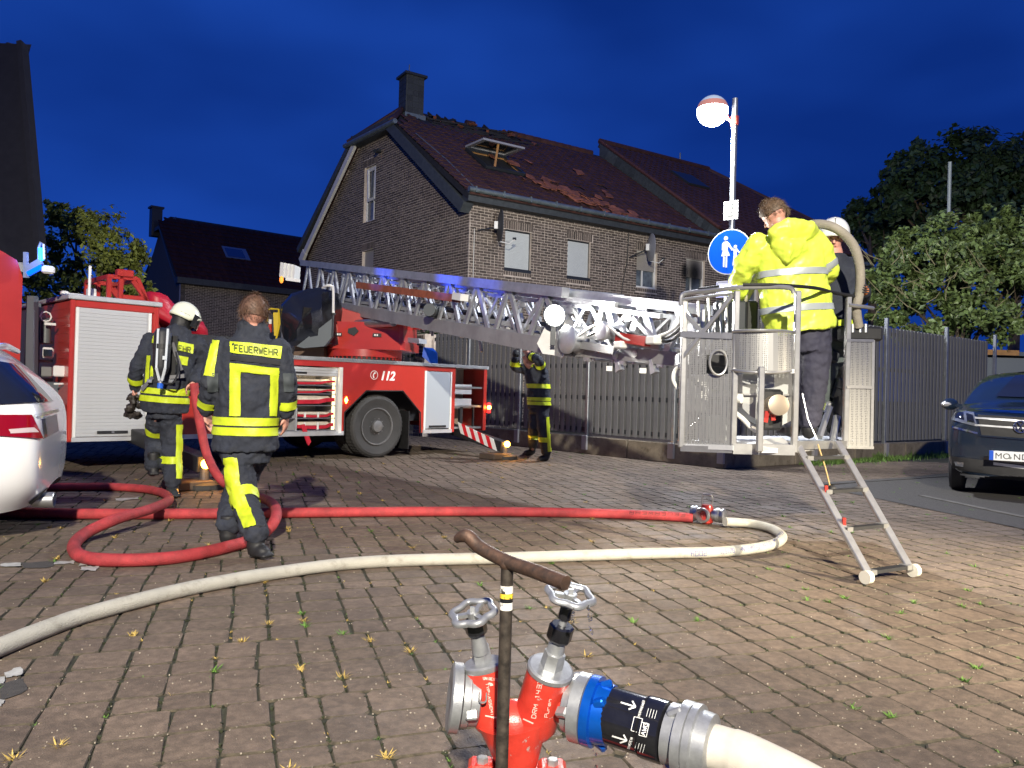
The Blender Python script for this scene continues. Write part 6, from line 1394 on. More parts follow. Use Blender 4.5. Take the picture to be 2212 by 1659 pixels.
stk = mat('worn_sticker', (.70, .68, .62), .6, var=.1, scale=10, col2=(.03, .028, .025), c2pos=(.52, .54)); sty = mat('worn_sticker_yellow', (.70, .48, .03), .6, scale=60, var=.1, col2=(.03, .028, .025), c2pos=(.56, .58))
for v0, v1, mm in ((1264, 1280, stk), (1281, 1291, sty), (1291, 1300, blk), (1300, 1316, stk)):
    a, b = at(1097.5, v0, YK), at(1097.5, v1, YK); o = MB().cyl((top_.x, top_.y, a.z), (top_.x, top_.y, b.z), .0106, n=24, caps=False).build('sticker', mm, ky, smooth=30); o.matrix_basis = Matrix.Translation(-KO)
# water drips
dm = mat('water', (.9, .95, 1), .02, trans=1.0, spec=.6); dp = MB(); r_ = random.Random(4)
for (u0, v0, u1, v1, n) in ((1240, 1318, 1236, 1345, 12), (1273, 1312, 1276, 1372, 18), (1284, 1620, 1286, 1660, 8)):
    for i in range(n):
        t = r_.random(); c = at(u0+(u1-u0)*t+r_.uniform(-4, 4), v0+(v1-v0)*t, 1.28); dp.ball(c, r_.uniform(.0009, .0022), 6, (1, 1, r_.uniform(1, 2.6)))
tag(dp.build('water_drops', dm, fix=False), 'water drops spraying from the leaking right valve', None, None, 'stuff')

# ================================================================== CARS
def loft(m, secs, close=False):
    """secs: list of rings (lists of points) all of one length"""
    n = len(secs[0]); b0 = len(m.v); 
    for s in secs: m.v += [tuple(p) for p in s]
    fs = [(b0+i*n+k, b0+i*n+k+1, b0+(i+1)*n+k+1, b0+(i+1)*n+k) for i in range(len(secs)-1) for k in range(n-1)]
    m.f += fs; m.mi += [m.cm]*len(fs)
def car_body(stations):
    """stations: (x, [(y, z)...]) half rings from the sill over the roof centre; mirrored"""
    m = MB(); full = []
    for x, ring in stations:
        R = [Vector((x+(q[2] if len(q) > 2 else 0), q[0], q[1])) for q in ring]; full.append(R+[Vector((p.x, -p.y, p.z)) for p in reversed(R[:-1])])
    loft(m, full); m.f += [tuple(range(len(full[0])-1, -1, -1)), tuple(len(m.v)-len(full[0])+k for k in range(len(full[0])))]; m.mi += [0, 0]
    return m
# ---- white car, tail towards the right; local x forward (towards the left of the picture)
wc = thing('parked_car', 'white hatchback at the left edge seen from its rear corner', 'car'); ang = math.radians(180+24)
cp = gp(146, 1075, 0); 
rear = Vector((-3.52, 5.98, 0))
CMw = Matrix.Translation(rear) @ Matrix.Rotation(ang, 4, 'Z'); wc.matrix_basis = CMw
cw_m = mat('white_car_paint', (.74, .75, .76), .22, coat=.8, var=.02, scale=1)
ws = [(.00, [(.40, .36), (.66, .40), (.74, .52), (.72, .64), (.70, .70), (.66, .78), (.5, .80), (0, .80)]),
      (.03, [(.55, .26), (.80, .36), (.86, .55), (.84, .68), (.79, .80), (.74, .95), (.60, 1.00), (0, 1.01)]),
      (.16, [(.70, .22), (.88, .36), (.91, .58), (.90, .74), (.86, .90), (.80, 1.04), (.62, 1.12), (0, 1.14)]),
      (.40, [(.78, .20), (.90, .36), (.92, .60), (.92, .78), (.89, .93), (.76, 1.16), (.62, 1.34), (0, 1.37)]),
      (.62, [(.80, .19), (.91, .36), (.93, .60), (.93, .78), (.91, .93), (.72, 1.28), (.60, 1.44), (0, 1.47)]),
      (1.3, [(.82, .19), (.91, .36), (.93, .60), (.93, .78), (.91, .92), (.73, 1.32), (.62, 1.47), (0, 1.51)]),
      (2.6, [(.82, .19), (.91, .36), (.92, .60), (.92, .76), (.89, .90), (.73, 1.28), (.62, 1.43), (0, 1.47)]),
      (3.3, [(.82, .20), (.90, .36), (.91, .58), (.90, .74), (.86, .88), (.80, .95), (.62, 1.00), (0, 1.04)]),
      (4.1, [(.74, .22), (.86, .36), (.88, .55), (.85, .66), (.78, .76), (.70, .80), (.55, .84), (0, .86)]),
      (4.4, [(.50, .25), (.66, .36), (.68, .50), (.62, .58), (.55, .64), (.50, .67), (.4, .68), (0, .69)])]
bd = car_body(ws).build('body', cw_m, wc, smooth='all'); s_ = bd.modifiers.new('s', 'SUBSURF'); s_.levels = 2; s_.render_levels = 2
bpy.context.view_layer.update()
def bvh_of(o):
    dg_ = bpy.context.evaluated_depsgraph_get(); e = o.evaluated_get(dg_); me = bpy.data.meshes.new_from_object(e); me.transform(o.matrix_world)
    bm = bmesh.new(); bm.from_mesh(me); t = BVHTree.FromBMesh(bm); bm.free(); bpy.data.meshes.remove(me); return t
def decal(bvh, P, name, mm, par, PM, off=.004, n=6, thick=.0, smooth='all'):
    """project a picture-plane outline patch (grid between 4 corner pixels) onto a body; P: 4 pixels tl,tr,br,bl"""
    m = MB(); O = Vector((0, 0, CAM_H)); g = []
    for j in range(n+1):
        row = []
        for i in range(n+1):
            a = Vector(P[0]).lerp(Vector(P[1]), i/n); b = Vector(P[3]).lerp(Vector(P[2]), i/n); c = a.lerp(b, j/n); w = ray(c.x, c.y).normalized(); h = bvh.ray_cast(O, w)
            row.append(None if h[0] is None else h[0]-w*off*.3+(h[1] if h[1].dot(w) < 0 else -h[1])*off)
        g.append(row)
    for j in range(n):
        for i in range(n):
            qd = [g[j][i], g[j][i+1], g[j+1][i+1], g[j+1][i]]
            if all(p is not None for p in qd) and max((qd[0]-qd[2]).length, (qd[1]-qd[3]).length) < .6: m.quad(*qd)
    if not m.f: return None
    mi_ = PM.inverted(); m.v = [tuple(mi_ @ Vector(p)) for p in m.v]
    me = m.mesh(name, mm, False, fix=False)
    bm = bmesh.new(); bm.from_mesh(me); bmesh.ops.remove_doubles(bm, verts=bm.verts, dist=.0005); bmesh.ops.recalc_face_normals(bm, faces=bm.faces); bm.to_mesh(me); bm.free()
    if smooth: me.polygons.foreach_set('use_smooth', [True]*len(me.polygons))
    return link(name, me, par)
bw_ = bvh_of(bd)
print('WC', [CMw @ Vector(p) for p in ((0, 0, .5),)])
glc = mat('car_glass', (.012, .014, .022), .05, spec=.9)
tl_red = mat('tail_lens_red', (.22, .003, .008), .12, coat=.6, emis=(.6, .0, .01), es=.06); tl_w = mat('tail_lens_clear', (.55, .45, .45), .15, coat=.6)
decal(bw_, [(-60, 775), (38, 790), (112, 868), (-60, 878)], 'rear_window', glc, wc, CMw, .014, 20)
decal(bw_, [(-60, 897), (66, 897), (90, 948), (-60, 938)], 'tail_light', tl_red, wc, CMw, .014, 16)
decal(bw_, [(18, 928), (70, 924), (80, 934), (22, 937)], 'reversing_lens', tl_w, wc, CMw, .016, 6)
decal(bw_, [(70, 896), (122, 884), (124, 890), (74, 902)], 'chrome_strip', alu_m, wc, CMw, .012, 6)
decal(bw_, [(91, 903), (116, 895), (121, 930), (96, 944)], 'number_plate', mat('plate_rear', (.22, .22, .23), .4), wc, CMw, .020, 8)
decal(bw_, [(60, 1085), (142, 1020), (146, 1046), (90, 1108)], 'bumper_insert', black_m, wc, CMw, .006, 10)
q_ = gp(84, 1068, .28); 
m = MB(); ex = CMw @ Vector((-.02, .52, .27)); dm_ = (CMw.to_3x3() @ Vector((-1, .1, 0)))
m.lathe(ex, dm_, [(-.1, .05), (.03, .055), (.035, .048), (-.02, .044)], 20); o = m.build('exhaust', alu_m, wc, smooth=30); o.matrix_basis = CMw.inverted()
o = MB().tube([CMw @ Vector((x, .7, z)) for x, z in ((.46, 1.33),)]+[CMw @ Vector((.36, y, 1.375-.05*abs(y))) for y in (.5, 0, -.5)], [.006, .022, .026, .022], 8).build('roof_spoiler', cw_m, wc, smooth=True); o.matrix_basis = CMw.inverted()
for x in (.85, 3.55):
    for s in (1, -1):
        w_ = link('wheel', MB().lathe((x, s*.74, .33), (0, s, 0), [(0, .2), (.02, .30), (.05, .33), (.16, .33), (.19, .30), (.20, .22)], 32).mesh('wheel', tyre_m, smooth=30), wc); MB().lathe((x, s*.74, .33), (0, s, 0), [(.19, .215), (.17, .19), (.16, .05), (.17, .01)], 24).build('rim', alu_m, w_, smooth=30)
MB().box((2.2, 0, .30), (3.6, 1.5, .2)).build('underbody', chas, wc)
for z in (.93, ):
    for s in (1, -1): pass

# ---- dark SUV, nose towards the camera
sv = thing('parked_car', 'dark blue-grey SUV parked nose out at the right edge', 'car')
SVM = Matrix.Translation((6.12, 8.92, 0)) @ Matrix.Rotation(math.radians(57), 4, 'Z'); sv.matrix_basis = SVM   # local x runs away from the camera
sv_m = mat('dark_blue_paint', (.012, .021, .038), .22, .15, coat=1.0)
ss = [(.00, [(.45, .30), (.66, .33), (.72, .45), (.74, .62), (.74, .80), (.70, .92), (.58, .97), (0, .99)]),
      (.05, [(.60, .24), (.84, .32), (.88, .46), (.89, .64), (.88, .84), (.82, .98), (.64, 1.02), (0, 1.04)]),
      (.22, [(.72, .22), (.91, .34), (.93, .50), (.93, .68), (.92, .88), (.86, 1.02), (.66, 1.07), (0, 1.09)]),
      (.60, [(.78, .22), (.92, .36), (.94, .54), (.94, .72), (.93, .90), (.87, 1.05), (.68, 1.10), (0, 1.13)]),
      (1.15, [(.80, .22), (.92, .36), (.94, .56), (.94, .76), (.93, .94), (.88, 1.08), (.70, 1.14), (0, 1.17)]),
      (1.30, [(.80, .22), (.92, .36), (.94, .56), (.94, .78), (.93, .97), (.86, 1.11), (.70, 1.17), (0, 1.20)]),
      (2.05, [(.80, .22), (.92, .36), (.94, .56), (.94, .76), (.93, .96), (.72, 1.42), (.62, 1.58), (0, 1.63)]),
      (3.4, [(.80, .22), (.92, .36), (.94, .56), (.94, .76), (.93, .98), (.73, 1.46), (.62, 1.62), (0, 1.67)]),
      (4.3, [(.78, .24), (.90, .38), (.92, .56), (.92, .76), (.88, .98), (.70, 1.36), (.58, 1.48), (0, 1.52)]),
      (4.5, [(.6, .34), (.80, .42), (.84, .56), (.84, .76), (.80, .92), (.62, 1.12), (.5, 1.2), (0, 1.25)])]
sb = car_body(ss).build('body', sv_m, sv, smooth='all'); s_ = sb.modifiers.new('s', 'SUBSURF'); s_.levels = 2; s_.render_levels = 2
bpy.context.view_layer.update(); bs_ = bvh_of(sb)
chr_ = mat('chrome', (.75, .78, .82), .12, 1.0); hl_ = mat('headlamp_glass', (.30, .33, .38), .06, .6, coat=1.0)
def S2(nm, P, mm, off=.006, n=8): return decal(bs_, P, nm, mm, sv, SVM, off+.010, n+8)
S2('grille', [(2112, 897), (2260, 905), (2260, 950), (2120, 940)], black_m, .004, 10)
S2('headlight', [(2057, 884), (2104, 893), (2112, 922), (2058, 908)], hl_, .007, 8)
S2('headlight_lens', [(2064, 890), (2082, 894), (2084, 908), (2066, 904)], glc, .011, 5); S2('headlight_lens', [(2088, 895), (2102, 899), (2106, 914), (2090, 911)], glc, .011, 5)
S2('light_strip', [(2060, 921), (2112, 934), (2112, 938), (2060, 925)], chr_, .010, 8)
for v in (887, 903, 918): S2('chrome_bar', [(2106, v-1.5), (2260, v+10-1.5), (2260, v+13), (2106, v+1.8)], chr_ if v == 887 else alu_m, .014, 10)
S2('chrome_bar', [(2112, 939), (2260, 951), (2260, 954), (2112, 942)], sv_m, .014, 10)
S2('lower_grille', [(2056, 985), (2260, 1010), (2260, 1042), (2060, 1012)], black_m, .004, 12)
S2('fog_lamp', [(2064, 996), (2082, 999), (2082, 1008), (2066, 1005)], chr_, .010, 4)
S2('skid_plate', [(2056, 1017), (2260, 1045), (2260, 1053), (2056, 1024)], alu_m, .012, 12)
S2('trim_bar', [(2146, 998), (2260, 1012), (2260, 1020), (2146, 1004)], alu_m, .010, 8)
S2('intake_bar', [(2120, 985), (2260, 1002), (2260, 1006), (2120, 988)], sv_m, .012, 8)
S2('windscreen', [(2150, 858), (2200, 806), (2260, 800), (2260, 862)], glc, .006, 10)
# number plate
c = None; h = bs_.ray_cast(Vector((0, 0, CAM_H)), ray(2190, 985).normalized()); c = h[0]; sx_ = SVM.to_3x3() @ Vector((0, -1, 0)); sx_.normalize(); nrm = SVM.to_3x3() @ Vector((-1, 0, 0))
left = at(2137, 983, c.y-.05); Ls = SVM.inverted()
def S3(o): o.matrix_basis = Ls; return o
def plq(x0, x1, z0, z1, d): return [left+sx_*x+Vector((0, 0, z))+nrm*d for x, z in ((x0, z0), (x1, z0), (x1, z1), (x0, z1))]
S3(MB().prism(plq(0, .52, -.055, .055, 0), -nrm*.012).build('number_plate', whs, sv)); S3(MB().prism(plq(.0, .042, -.055, .055, .001), nrm*.001).build('plate_band', mat('eu_blue', (.0, .08, .55), .4), sv))
S3(MB().prism(plq(-.004, .524, -.060, -.055, .002), nrm*.004).build('plate_holder', black_m, sv))
pl_t = mat('plate_black', (.015, .015, .015), .5)
o = text('plate_text', 'MO', pl_t, sv, Ls @ (left+sx_*.055+Vector((0, 0, -.035))+nrm*.002), .095, Ls.to_3x3() @ sx_, (0, 0, 1), .0005, spacing=1.05)
o = text('plate_text', 'ND', pl_t, sv, Ls @ (left+sx_*.235+Vector((0, 0, -.035))+nrm*.002), .095, Ls.to_3x3() @ sx_, (0, 0, 1), .0005, spacing=1.05)
o = text('plate_text', '1', pl_t, sv, Ls @ (left+sx_*.395+Vector((0, 0, -.035))+nrm*.002), .095, Ls.to_3x3() @ sx_, (0, 0, 1), .0005)
m = MB(); m.prism([left+sx_*(.205+.016*math.cos(a*.6))+Vector((0, 0, -.018+.016*math.sin(a*.6)))+nrm*.0015 for a in range(10)], nrm*.001); S3(m.build('plate_seal', prt, sv))
# round emblem on the grille: ring with a V over a W
ec = at(2205, 922, c.y-.07); m = MB()
def er(a, r): return ec+sx_*r*math.cos(a)+Vector((0, 0, r*math.sin(a)))
m.tube([er(i*2*math.pi/28, .068) for i in range(29)], .007, 6, caps=False)
def eb_(pts):
    for (x0, z0), (x1, z1) in zip(pts, pts[1:]): m.bar(ec+sx_*x0+Vector((0, 0, z0)), ec+sx_*x1+Vector((0, 0, z1)), .012, .008, up=nrm)
eb_([(-.030, .060), (0, .005), (.030, .060)]); eb_([(-.056, .036), (-.028, -.052), (0, -.003), (.028, -.052), (.056, .036)])
S3(m.build('emblem', chr_, sv, smooth=30))
mm_ = MB(); mp_ = SVM @ Vector((1.38, .98, 1.12)); mm_.ball(mp_, .11, 14, (1.0, .7, .75)); mm_.bar(mp_, mp_+sx_*.14-Vector((0, 0, .02)), .05); S3(mm_.build('wing_mirror', sv_m, sv, smooth=True))
mm_ = MB(); mm_.ball(mp_+nrm*.02-sx_*.02, .098, 12, (1.0, .7, .5)); S3(mm_.build('mirror_cap', mat('mirror_silver', (.5, .5, .5), .3, .4), sv, smooth=True))
for x in (.90, 3.6):
    for s in (1, -1):
        w_ = link('wheel', MB().lathe((x, s*.74, .35), (0, s, 0), [(0, .2), (.02, .32), (.05, .35), (.16, .35), (.19, .32), (.20, .24)], 32).mesh('wheel', tyre_m, smooth=30), sv); MB().lathe((x, s*.74, .35), (0, s, 0), [(.19, .235), (.17, .2), (.16, .05), (.17, .01)], 24).build('rim', alu_m, w_, smooth=30)
MB().box((2.2, 0, .32), (3.6, 1.5, .2)).build('underbody', chas, sv)
# ================================================================== PEOPLE
def eloft(m, pts, rx, ry, X, n=18):
    """closed tube with elliptical sections; X is the wide direction"""
    P = [Vector(p) for p in pts]; k = len(P); X = Vector(X); vs = []
    for i, p in enumerate(P):
        d = (P[min(i+1, k-1)]-P[max(i-1, 0)]).normalized(); a = (X-d*X.dot(d)).normalized(); b = d.cross(a)
        for j in range(n): t = 2*math.pi*j/n; vs.append(p+a*math.cos(t)*rx[i]+b*math.sin(t)*ry[i])
    fs = [(i*n+j, i*n+(j+1) % n, (i+1)*n+(j+1) % n, (i+1)*n+j) for i in range(k-1) for j in range(n)]+[tuple(range(n-1, -1, -1)), tuple((k-1)*n+j for j in range(n))]
    m.add(vs, fs); return m
def limb(m, pts, r): 
    P = smooth_path(pts, 4); k = len(P); R = []
    for i in range(k):
        t = i/(k-1)*(len(r)-1); a = int(min(t, len(r)-2)); R.append(r[a]+(r[a+1]-r[a])*(t-a))
    m.tube(P, R, 14)
    m.ball(P[0], R[0]*.98, 12); m.ball(P[-1], R[-1]*.98, 12); return m
TEX = {}
def fuse(m, name, mm, par, PM, vox, amp=0.0, sc_=.12, smooth_it=3, amp2=0.0):
    o = link(name, m.mesh(name, mm, fix=True)); r = o.modifiers.new('r', 'REMESH'); r.mode = 'VOXEL'; r.voxel_size = vox
    if smooth_it: s = o.modifiers.new('s', 'SMOOTH'); s.iterations = smooth_it; s.factor = .6
    for k_, (am, s_) in enumerate(((amp, sc_), (amp2, sc_*.35))):
        if am:
            t = TEX.get((s_,)) or bpy.data.textures.new('fold', 'CLOUDS'); t.noise_scale = s_; t.noise_depth = 2; TEX[(s_,)] = t
            d = o.modifiers.new('d', 'DISPLACE'); d.texture = t; d.strength = am; d.mid_level = .5; d.texture_coords = 'LOCAL'
    dg_ = bpy.context.evaluated_depsgraph_get(); dg_.update(); me = bpy.data.meshes.new_from_object(o.evaluated_get(dg_)); bpy.data.objects.remove(o)
    me.materials.clear(); me.materials.append(mm); me.polygons.foreach_set('use_smooth', [True]*len(me.polygons)); me.name = name
    bm = bmesh.new(); bm.from_mesh(me); bv = BVHTree.FromBMesh(bm); bm.free()
    q = link(name, me, par); q.matrix_basis = PM.inverted(); return q, bv
def hand(m, w, d, nrm, s=1, curl=.5, L=.185):
    """palm and five fingers; w wrist, d pointing to the finger tips, nrm palm normal, s thumb side"""
    w, d, nrm = Vector(w), Vector(d).normalized(), Vector(nrm); nrm = (nrm-d*nrm.dot(d)).normalized(); x = d.cross(nrm)*s
    m.box(w+d*.048, (.085, .080, .030), Matrix((d, x, nrm)).transposed(), .012)
    for i, (off, ln) in enumerate(((-.030, .068), (-.010, .080), (.011, .074), (.031, .056))):
        p = w+d*.088+x*(-off); q = p; D = d; P = [p-d*.02]
        for k in range(3): P.append(q); D = (D+nrm*curl*.55).normalized(); q = q+D*ln*(.42, .33, .25)[k]
        P.append(q); m.tube(P, [.0095, .0095, .0088, .008, .0065], 8)
    p = w+d*.02+x*.036; m.tube([w+d*.01+x*.02, p, p+(d*.6+x*.6+nrm*.4).normalized()*.035, p+(d*.85+x*.35+nrm*.6).normalized()*.062], [.013, .013, .011, .008], 8)
def head(m, c, f, up, R=.098):
    c, f, up = Vector(c), Vector(f).normalized(), Vector(up).normalized(); s = f.cross(up).normalized(); M = Matrix((s, f, up)).transposed()
    m.ball(c+up*.015-f*.01, R, 18, (.84, 1.0, 1.12), M); m.ball(c-up*.045+f*.022, R*.72, 14, (.85, .95, 1.05), M)
    m.tube([c+f*.085+up*.02, c+f*.108-up*.022, c+f*.09-up*.032], [.008, .015, .012], 8)
    for k in (-1, 1): m.ball(c+s*k*.080-f*.005-up*.008, .026, 8, (.35, .7, 1.1), M)
    m.ball(c+f*.082-up*.052, .018, 8, (1.4, .6, .5), M)
    return s, f, up
def face_bits(c, s, f, up, par, PM):
    e = MB()
    for k in (-1, 1): e.ball(c+s*k*.031+f*.080+up*.012, .0085, 8)
    e.bar(c+s*.03+f*.088+up*.032, c+s*.012+f*.092+up*.034, .006, .004); e.bar(c-s*.03+f*.088+up*.032, c-s*.012+f*.092+up*.034, .006, .004)
    o = e.build('eyes', mat('eye_dark', (.03, .02, .015), .3), par); o.matrix_basis = PM.inverted()
    e = MB(); e.bar(c-s*.02+f*.0915-up*.051, c+s*.02+f*.0915-up*.051, .004, .006); o = e.build('mouth', mat('lips', (.35, .10, .09), .5), par); o.matrix_basis = PM.inverted()
def hair(c, s, f, up, par, PM, col, R=.105, seed=1):
    m = MB(); M = Matrix((s, f, up)).transposed(); r = random.Random(seed); n = 22; mm_ = 13; 
    for i in range(mm_):
        t = math.pi*.62*i/(mm_-1)
        for k in range(n):
            p = 2*math.pi*k/n; fr = max(0, math.sin(p)); tt = t*(1-.42*fr); q = Vector((R*.88*math.sin(tt)*math.cos(p), R*1.03*math.sin(tt)*math.sin(p)-.008, R*1.13*math.cos(tt)+.012)); q *= 1+mnoise.noise(q*38)*.035; m.v.append(tuple(M @ q+c))
    m.f = [(i*n+k, i*n+(k+1) % n, (i+1)*n+(k+1) % n, (i+1)*n+k) for i in range(mm_-1) for k in range(n)]; m.mi = [0]*len(m.f)
    for _ in range(2600):
        t = r.random()*2.15; p = r.random()*6.28
        if math.sin(p) > .2 and t > 1.0: continue
        q = Vector((R*.88*math.sin(t)*math.cos(p), R*1.03*math.sin(t)*math.sin(p)-.008, R*1.13*math.cos(t)+.012)); o_ = M @ q+c; d = (M @ (Vector((-math.sin(p)*.6, math.cos(p)*.3, 0))+q.normalized()*.25+Vector((r.uniform(-.6, .6), r.uniform(-.6, .6), -.7*math.sin(t))))).normalized()*r.uniform(.018, .045); w = (M @ Vector((math.cos(p*3), math.sin(p*5), .3))).normalized()*.0016
        m.add([o_-w, o_+w, o_+d+(o_-c).normalized()*.004], [(0, 1, 2)])
    o = m.build('hair', mat('hair_tone_'+'abcd'[seed], col, .6, var=.35, scale=40, island=.4), par, smooth='all', fix=False); o.matrix_basis = PM.inverted(); return o
def ring(bv, c, ax_, w, name, mm, par, PM, rmax=.3, off=.008, n=40, arc=None, tilt=None):
    c, a = Vector(c), Vector(ax_).normalized(); u = a.orthogonal().normalized(); v = a.cross(u); rows = []
    for j in range(4):
        cc = c+a*(j/3-.5)*w; row = []; last = None
        for i in range(n+1):
            t = 2*math.pi*i/n; d = u*math.cos(t)+v*math.sin(t); h = bv.ray_cast(cc, d, rmax)
            dist = h[3] if h[0] is not None else (last or rmax*.8)
            last = dist; row.append(cc+d*(dist+off))
        rows.append(row)
    m = MB()
    for j in range(3):
        for i in range(n): m.quad(rows[j][i], rows[j][i+1], rows[j+1][i+1], rows[j+1][i])
    return _fin(m, name, mm, par, PM)
def _fin(m, name, mm, par, PM):
    if not m.f: return None
    I = PM.inverted(); m.v = [tuple(I @ Vector(p)) for p in m.v]; me = m.mesh(name, mm, False, fix=False); bm = bmesh.new(); bm.from_mesh(me); bmesh.ops.remove_doubles(bm, verts=bm.verts, dist=.0004); bmesh.ops.recalc_face_normals(bm, faces=bm.faces); bm.to_mesh(me); bm.free(); me.polygons.foreach_set('use_smooth', [True]*len(me.polygons)); return link(name, me, par)
def patch_(bv, P, name, mm, par, PM, off=.008, n=8): return decal(bv, P, name, mm, par, PM, off, n)
def boot(m, ankle, toe, r=.055):
    a, t = Vector(ankle), Vector(toe); d = (t-a); d.z = 0; d.normalize(); s = Vector((-d.y, d.x, 0)); R = Matrix((d, s, Vector((0, 0, 1)))).transposed(); g = min(a.z, t.z)
    m.ball(a+Vector((0, 0, -.02)), r*1.12, 12); m.tube([a+Vector((0, 0, .12)), a], [r*1.05, r*1.08], 12)
    m.ball(a+d*.02+Vector((0, 0, -.055)), r*1.05, 12, (1.1, .9, .8), R); m.ball(t-d*.05+Vector((0, 0, -.0)), r*.95, 12, (1.25, .95, .75), R); m.tube([a+Vector((0, 0, -.05)), t-d*.05], [r, r*.85], 12)
    m.box((a+t)/2+Vector((0, 0, -.045)), ((t-a).length+.06, .098, .03), R, .012)
trim = mat('dark_band_cloth', (.012, .013, .016), .8)
def letters(bv, word, u0, v0, u1, v1, hpx, mm, par, PM, off=.012):
    X = Vector(((u1-u0)/len(word), (v1-v0)/len(word))); m = strokes(bv, word_segs(word, (u0, v0), X, (0, -hpx), .72), hpx*.17, off); return _fin(m, 'lettering', mm, par, PM)

# ---------- A: bare-headed firefighter walking away
def P5(u, v, Y): return at(u, v, Y)
pa = thing('person', 'bare-headed firefighter in navy turnout gear with large yellow back stripes walking away', 'person', gp(535, 1176)); PA = Matrix.Translation(pa.location)
YA = 5.42; hc = P5(549, 676, YA-.03); fw = Vector((-.25, 1, -.15)).normalized(); upv_ = Vector((.03, .12, 1)).normalized()
m = MB(); S_, F_, U_ = head(m, hc, fw, upv_); limb(m, [hc-U_*.09, P5(543, 735, YA)], [.052, .055])
shL, shR, elL, elR, wrL, wrR = P5(480, 752, YA), P5(603, 756, YA), P5(457, 822, YA-.06), P5(619, 822, YA+.02), P5(446, 886, YA+.08), P5(617, 893, YA+.10)
eloft(m, [P5(543, 730, YA), P5(542, 770, YA), P5(537, 850, YA), P5(532, 930, YA), P5(530, 985, YA)], [.10, .19, .16, .165, .15], [.07, .11, .10, .11, .10], (1, 0, 0))
limb(m, [shL, elL, wrL], [.055, .045, .032]); limb(m, [shR, elR, wrR], [.055, .045, .032])
hpL, knL, anL, toL = P5(512, 985, YA-.02), P5(530, 1086, YA-.12), gp(553, 1172, .10), gp(575, 1192, .055)
hpR, knR, anR, toR = P5(552, 985, YA+.04), P5(508, 1075, YA+.22), gp(493, 1150, .11), gp(497, 1164, .05)
limb(m, [hpL, knL, anL], [.066, .05, .04]); limb(m, [hpR, knR, anR], [.066, .05, .04])
hand(m, wrL+Vector((0, .01, -.02)), Vector((.10, .35, -1)), Vector((1, -.2, 0)), 1, .7); hand(m, wrR+Vector((0, .01, -.02)), Vector((-.10, .3, -1)), Vector((-1, .1, 0)), -1, .6)
fuse(m, 'body', skin_m, pa, PA, .0075, smooth_it=1); hair(hc, S_, F_, U_, pa, PA, (.10, .055, .035), seed=1)
m = MB(); eloft(m, [P5(548, 694, YA), P5(547, 712, YA), P5(545, 730, YA), P5(543, 742, YA), P5(541, 775, YA), P5(536, 850, YA), P5(531, 915, YA), P5(531, 950, YA), P5(531, 974, YA)], [.094, .106, .120, .20, .255, .225, .222, .225, .228], [.090, .098, .102, .12, .15, .15, .155, .16, .165], (1, 0, 0), 24)
for a, b, c in ((shL, elL, wrL), (shR, elR, wrR)): limb(m, [a, b, b.lerp(c, .9)], [.088, .080, .066, .062])
jk, bj = fuse(m, 'jacket', navy_m, pa, PA, .012, .040, .11, 2, .022)
m = MB(); eloft(m, [P5(531, 945, YA), P5(531, 975, YA), P5(531, 1000, YA)], [.17, .175, .16], [.13, .135, .13], (1, 0, 0)); limb(m, [hpL+Vector((0, 0, .05)), knL, anL+Vector((0, 0, .06))], [.112, .100, .088, .082]); limb(m, [hpR+Vector((0, 0, .05)), knR, anR+Vector((0, 0, .06))], [.112, .098, .088, .082])
tr_, bt_ = fuse(m, 'trousers', navy_m, pa, PA, .012, .042, .10, 2, .022)
m = MB(); boot(m, anL, toL); fuse(m, 'boot', black_m, pa, PA, .009); m = MB(); boot(m, anR, toR); fuse(m, 'boot', black_m, pa, PA, .009)
ring(bj, P5(531, 909, YA), (0, 0, 1), .056, 'reflective_band', yel_m, pa, PA, .32); ring(bj, P5(531, 930, YA), (0, 0, 1), .056, 'reflective_band', yel_m, pa, PA, .32)
cuf = [(elL.lerp(wrL, .68), wrL-elL), (elR.lerp(wrR, .70), wrR-elR)]
for c, a in cuf: ring(bj, c, a, .062, 'cuff_band', yel_m, pa, PA, .12, n=20)
for P in ([(498, 737), (609, 749), (607, 775), (498, 762)],): patch_(bj, P, 'name_panel', yel_m, pa, PA)
letters(bj, 'FEUERWEHR', 506, 757, 602, 768, 13, mat('panel_letters', (.10, .12, .02), .7), pa, PA, .020)
for P in ([(497, 784), (603, 795), (602, 812), (497, 800)], [(497, 800), (521, 802), (520, 899), (497, 899)], [(583, 808), (602, 811), (596, 899), (581, 899)]): patch_(bj, P, 'back_stripe', yel_m, pa, PA)
patch_(bj, [(497, 768), (606, 780), (605, 789), (497, 778)], 'dark_seam', trim, pa, PA, .006)
patch_(bj, [(459, 735), (474, 737), (462, 812), (441, 811)], 'sleeve_stripe', yel_m, pa, PA, .008, 10)
patch_(bj, [(447, 806), (472, 806), (474, 846), (449, 846)], 'elbow_patch', mat('elbow_grey', (.05, .06, .065), .7), pa, PA, .007); patch_(bj, [(612, 806), (634, 806), (634, 846), (614, 846)], 'elbow_patch', MATS['elbow_grey'], pa, PA, .007)
for P in ([(484, 989), (513, 989), (520, 1052), (489, 1050)], [(489, 1050), (520, 1052), (541, 1100), (509, 1100)], [(509, 1098), (541, 1098), (553, 1136), (529, 1141)]): patch_(bt_, P, 'leg_stripe', yel_m, pa, PA, .010, 10)
ring(bt_, knL+Vector((0, 0, .02)), knL-anL, .07, 'knee_band', yel_m, pa, PA, .14, .009, 24)

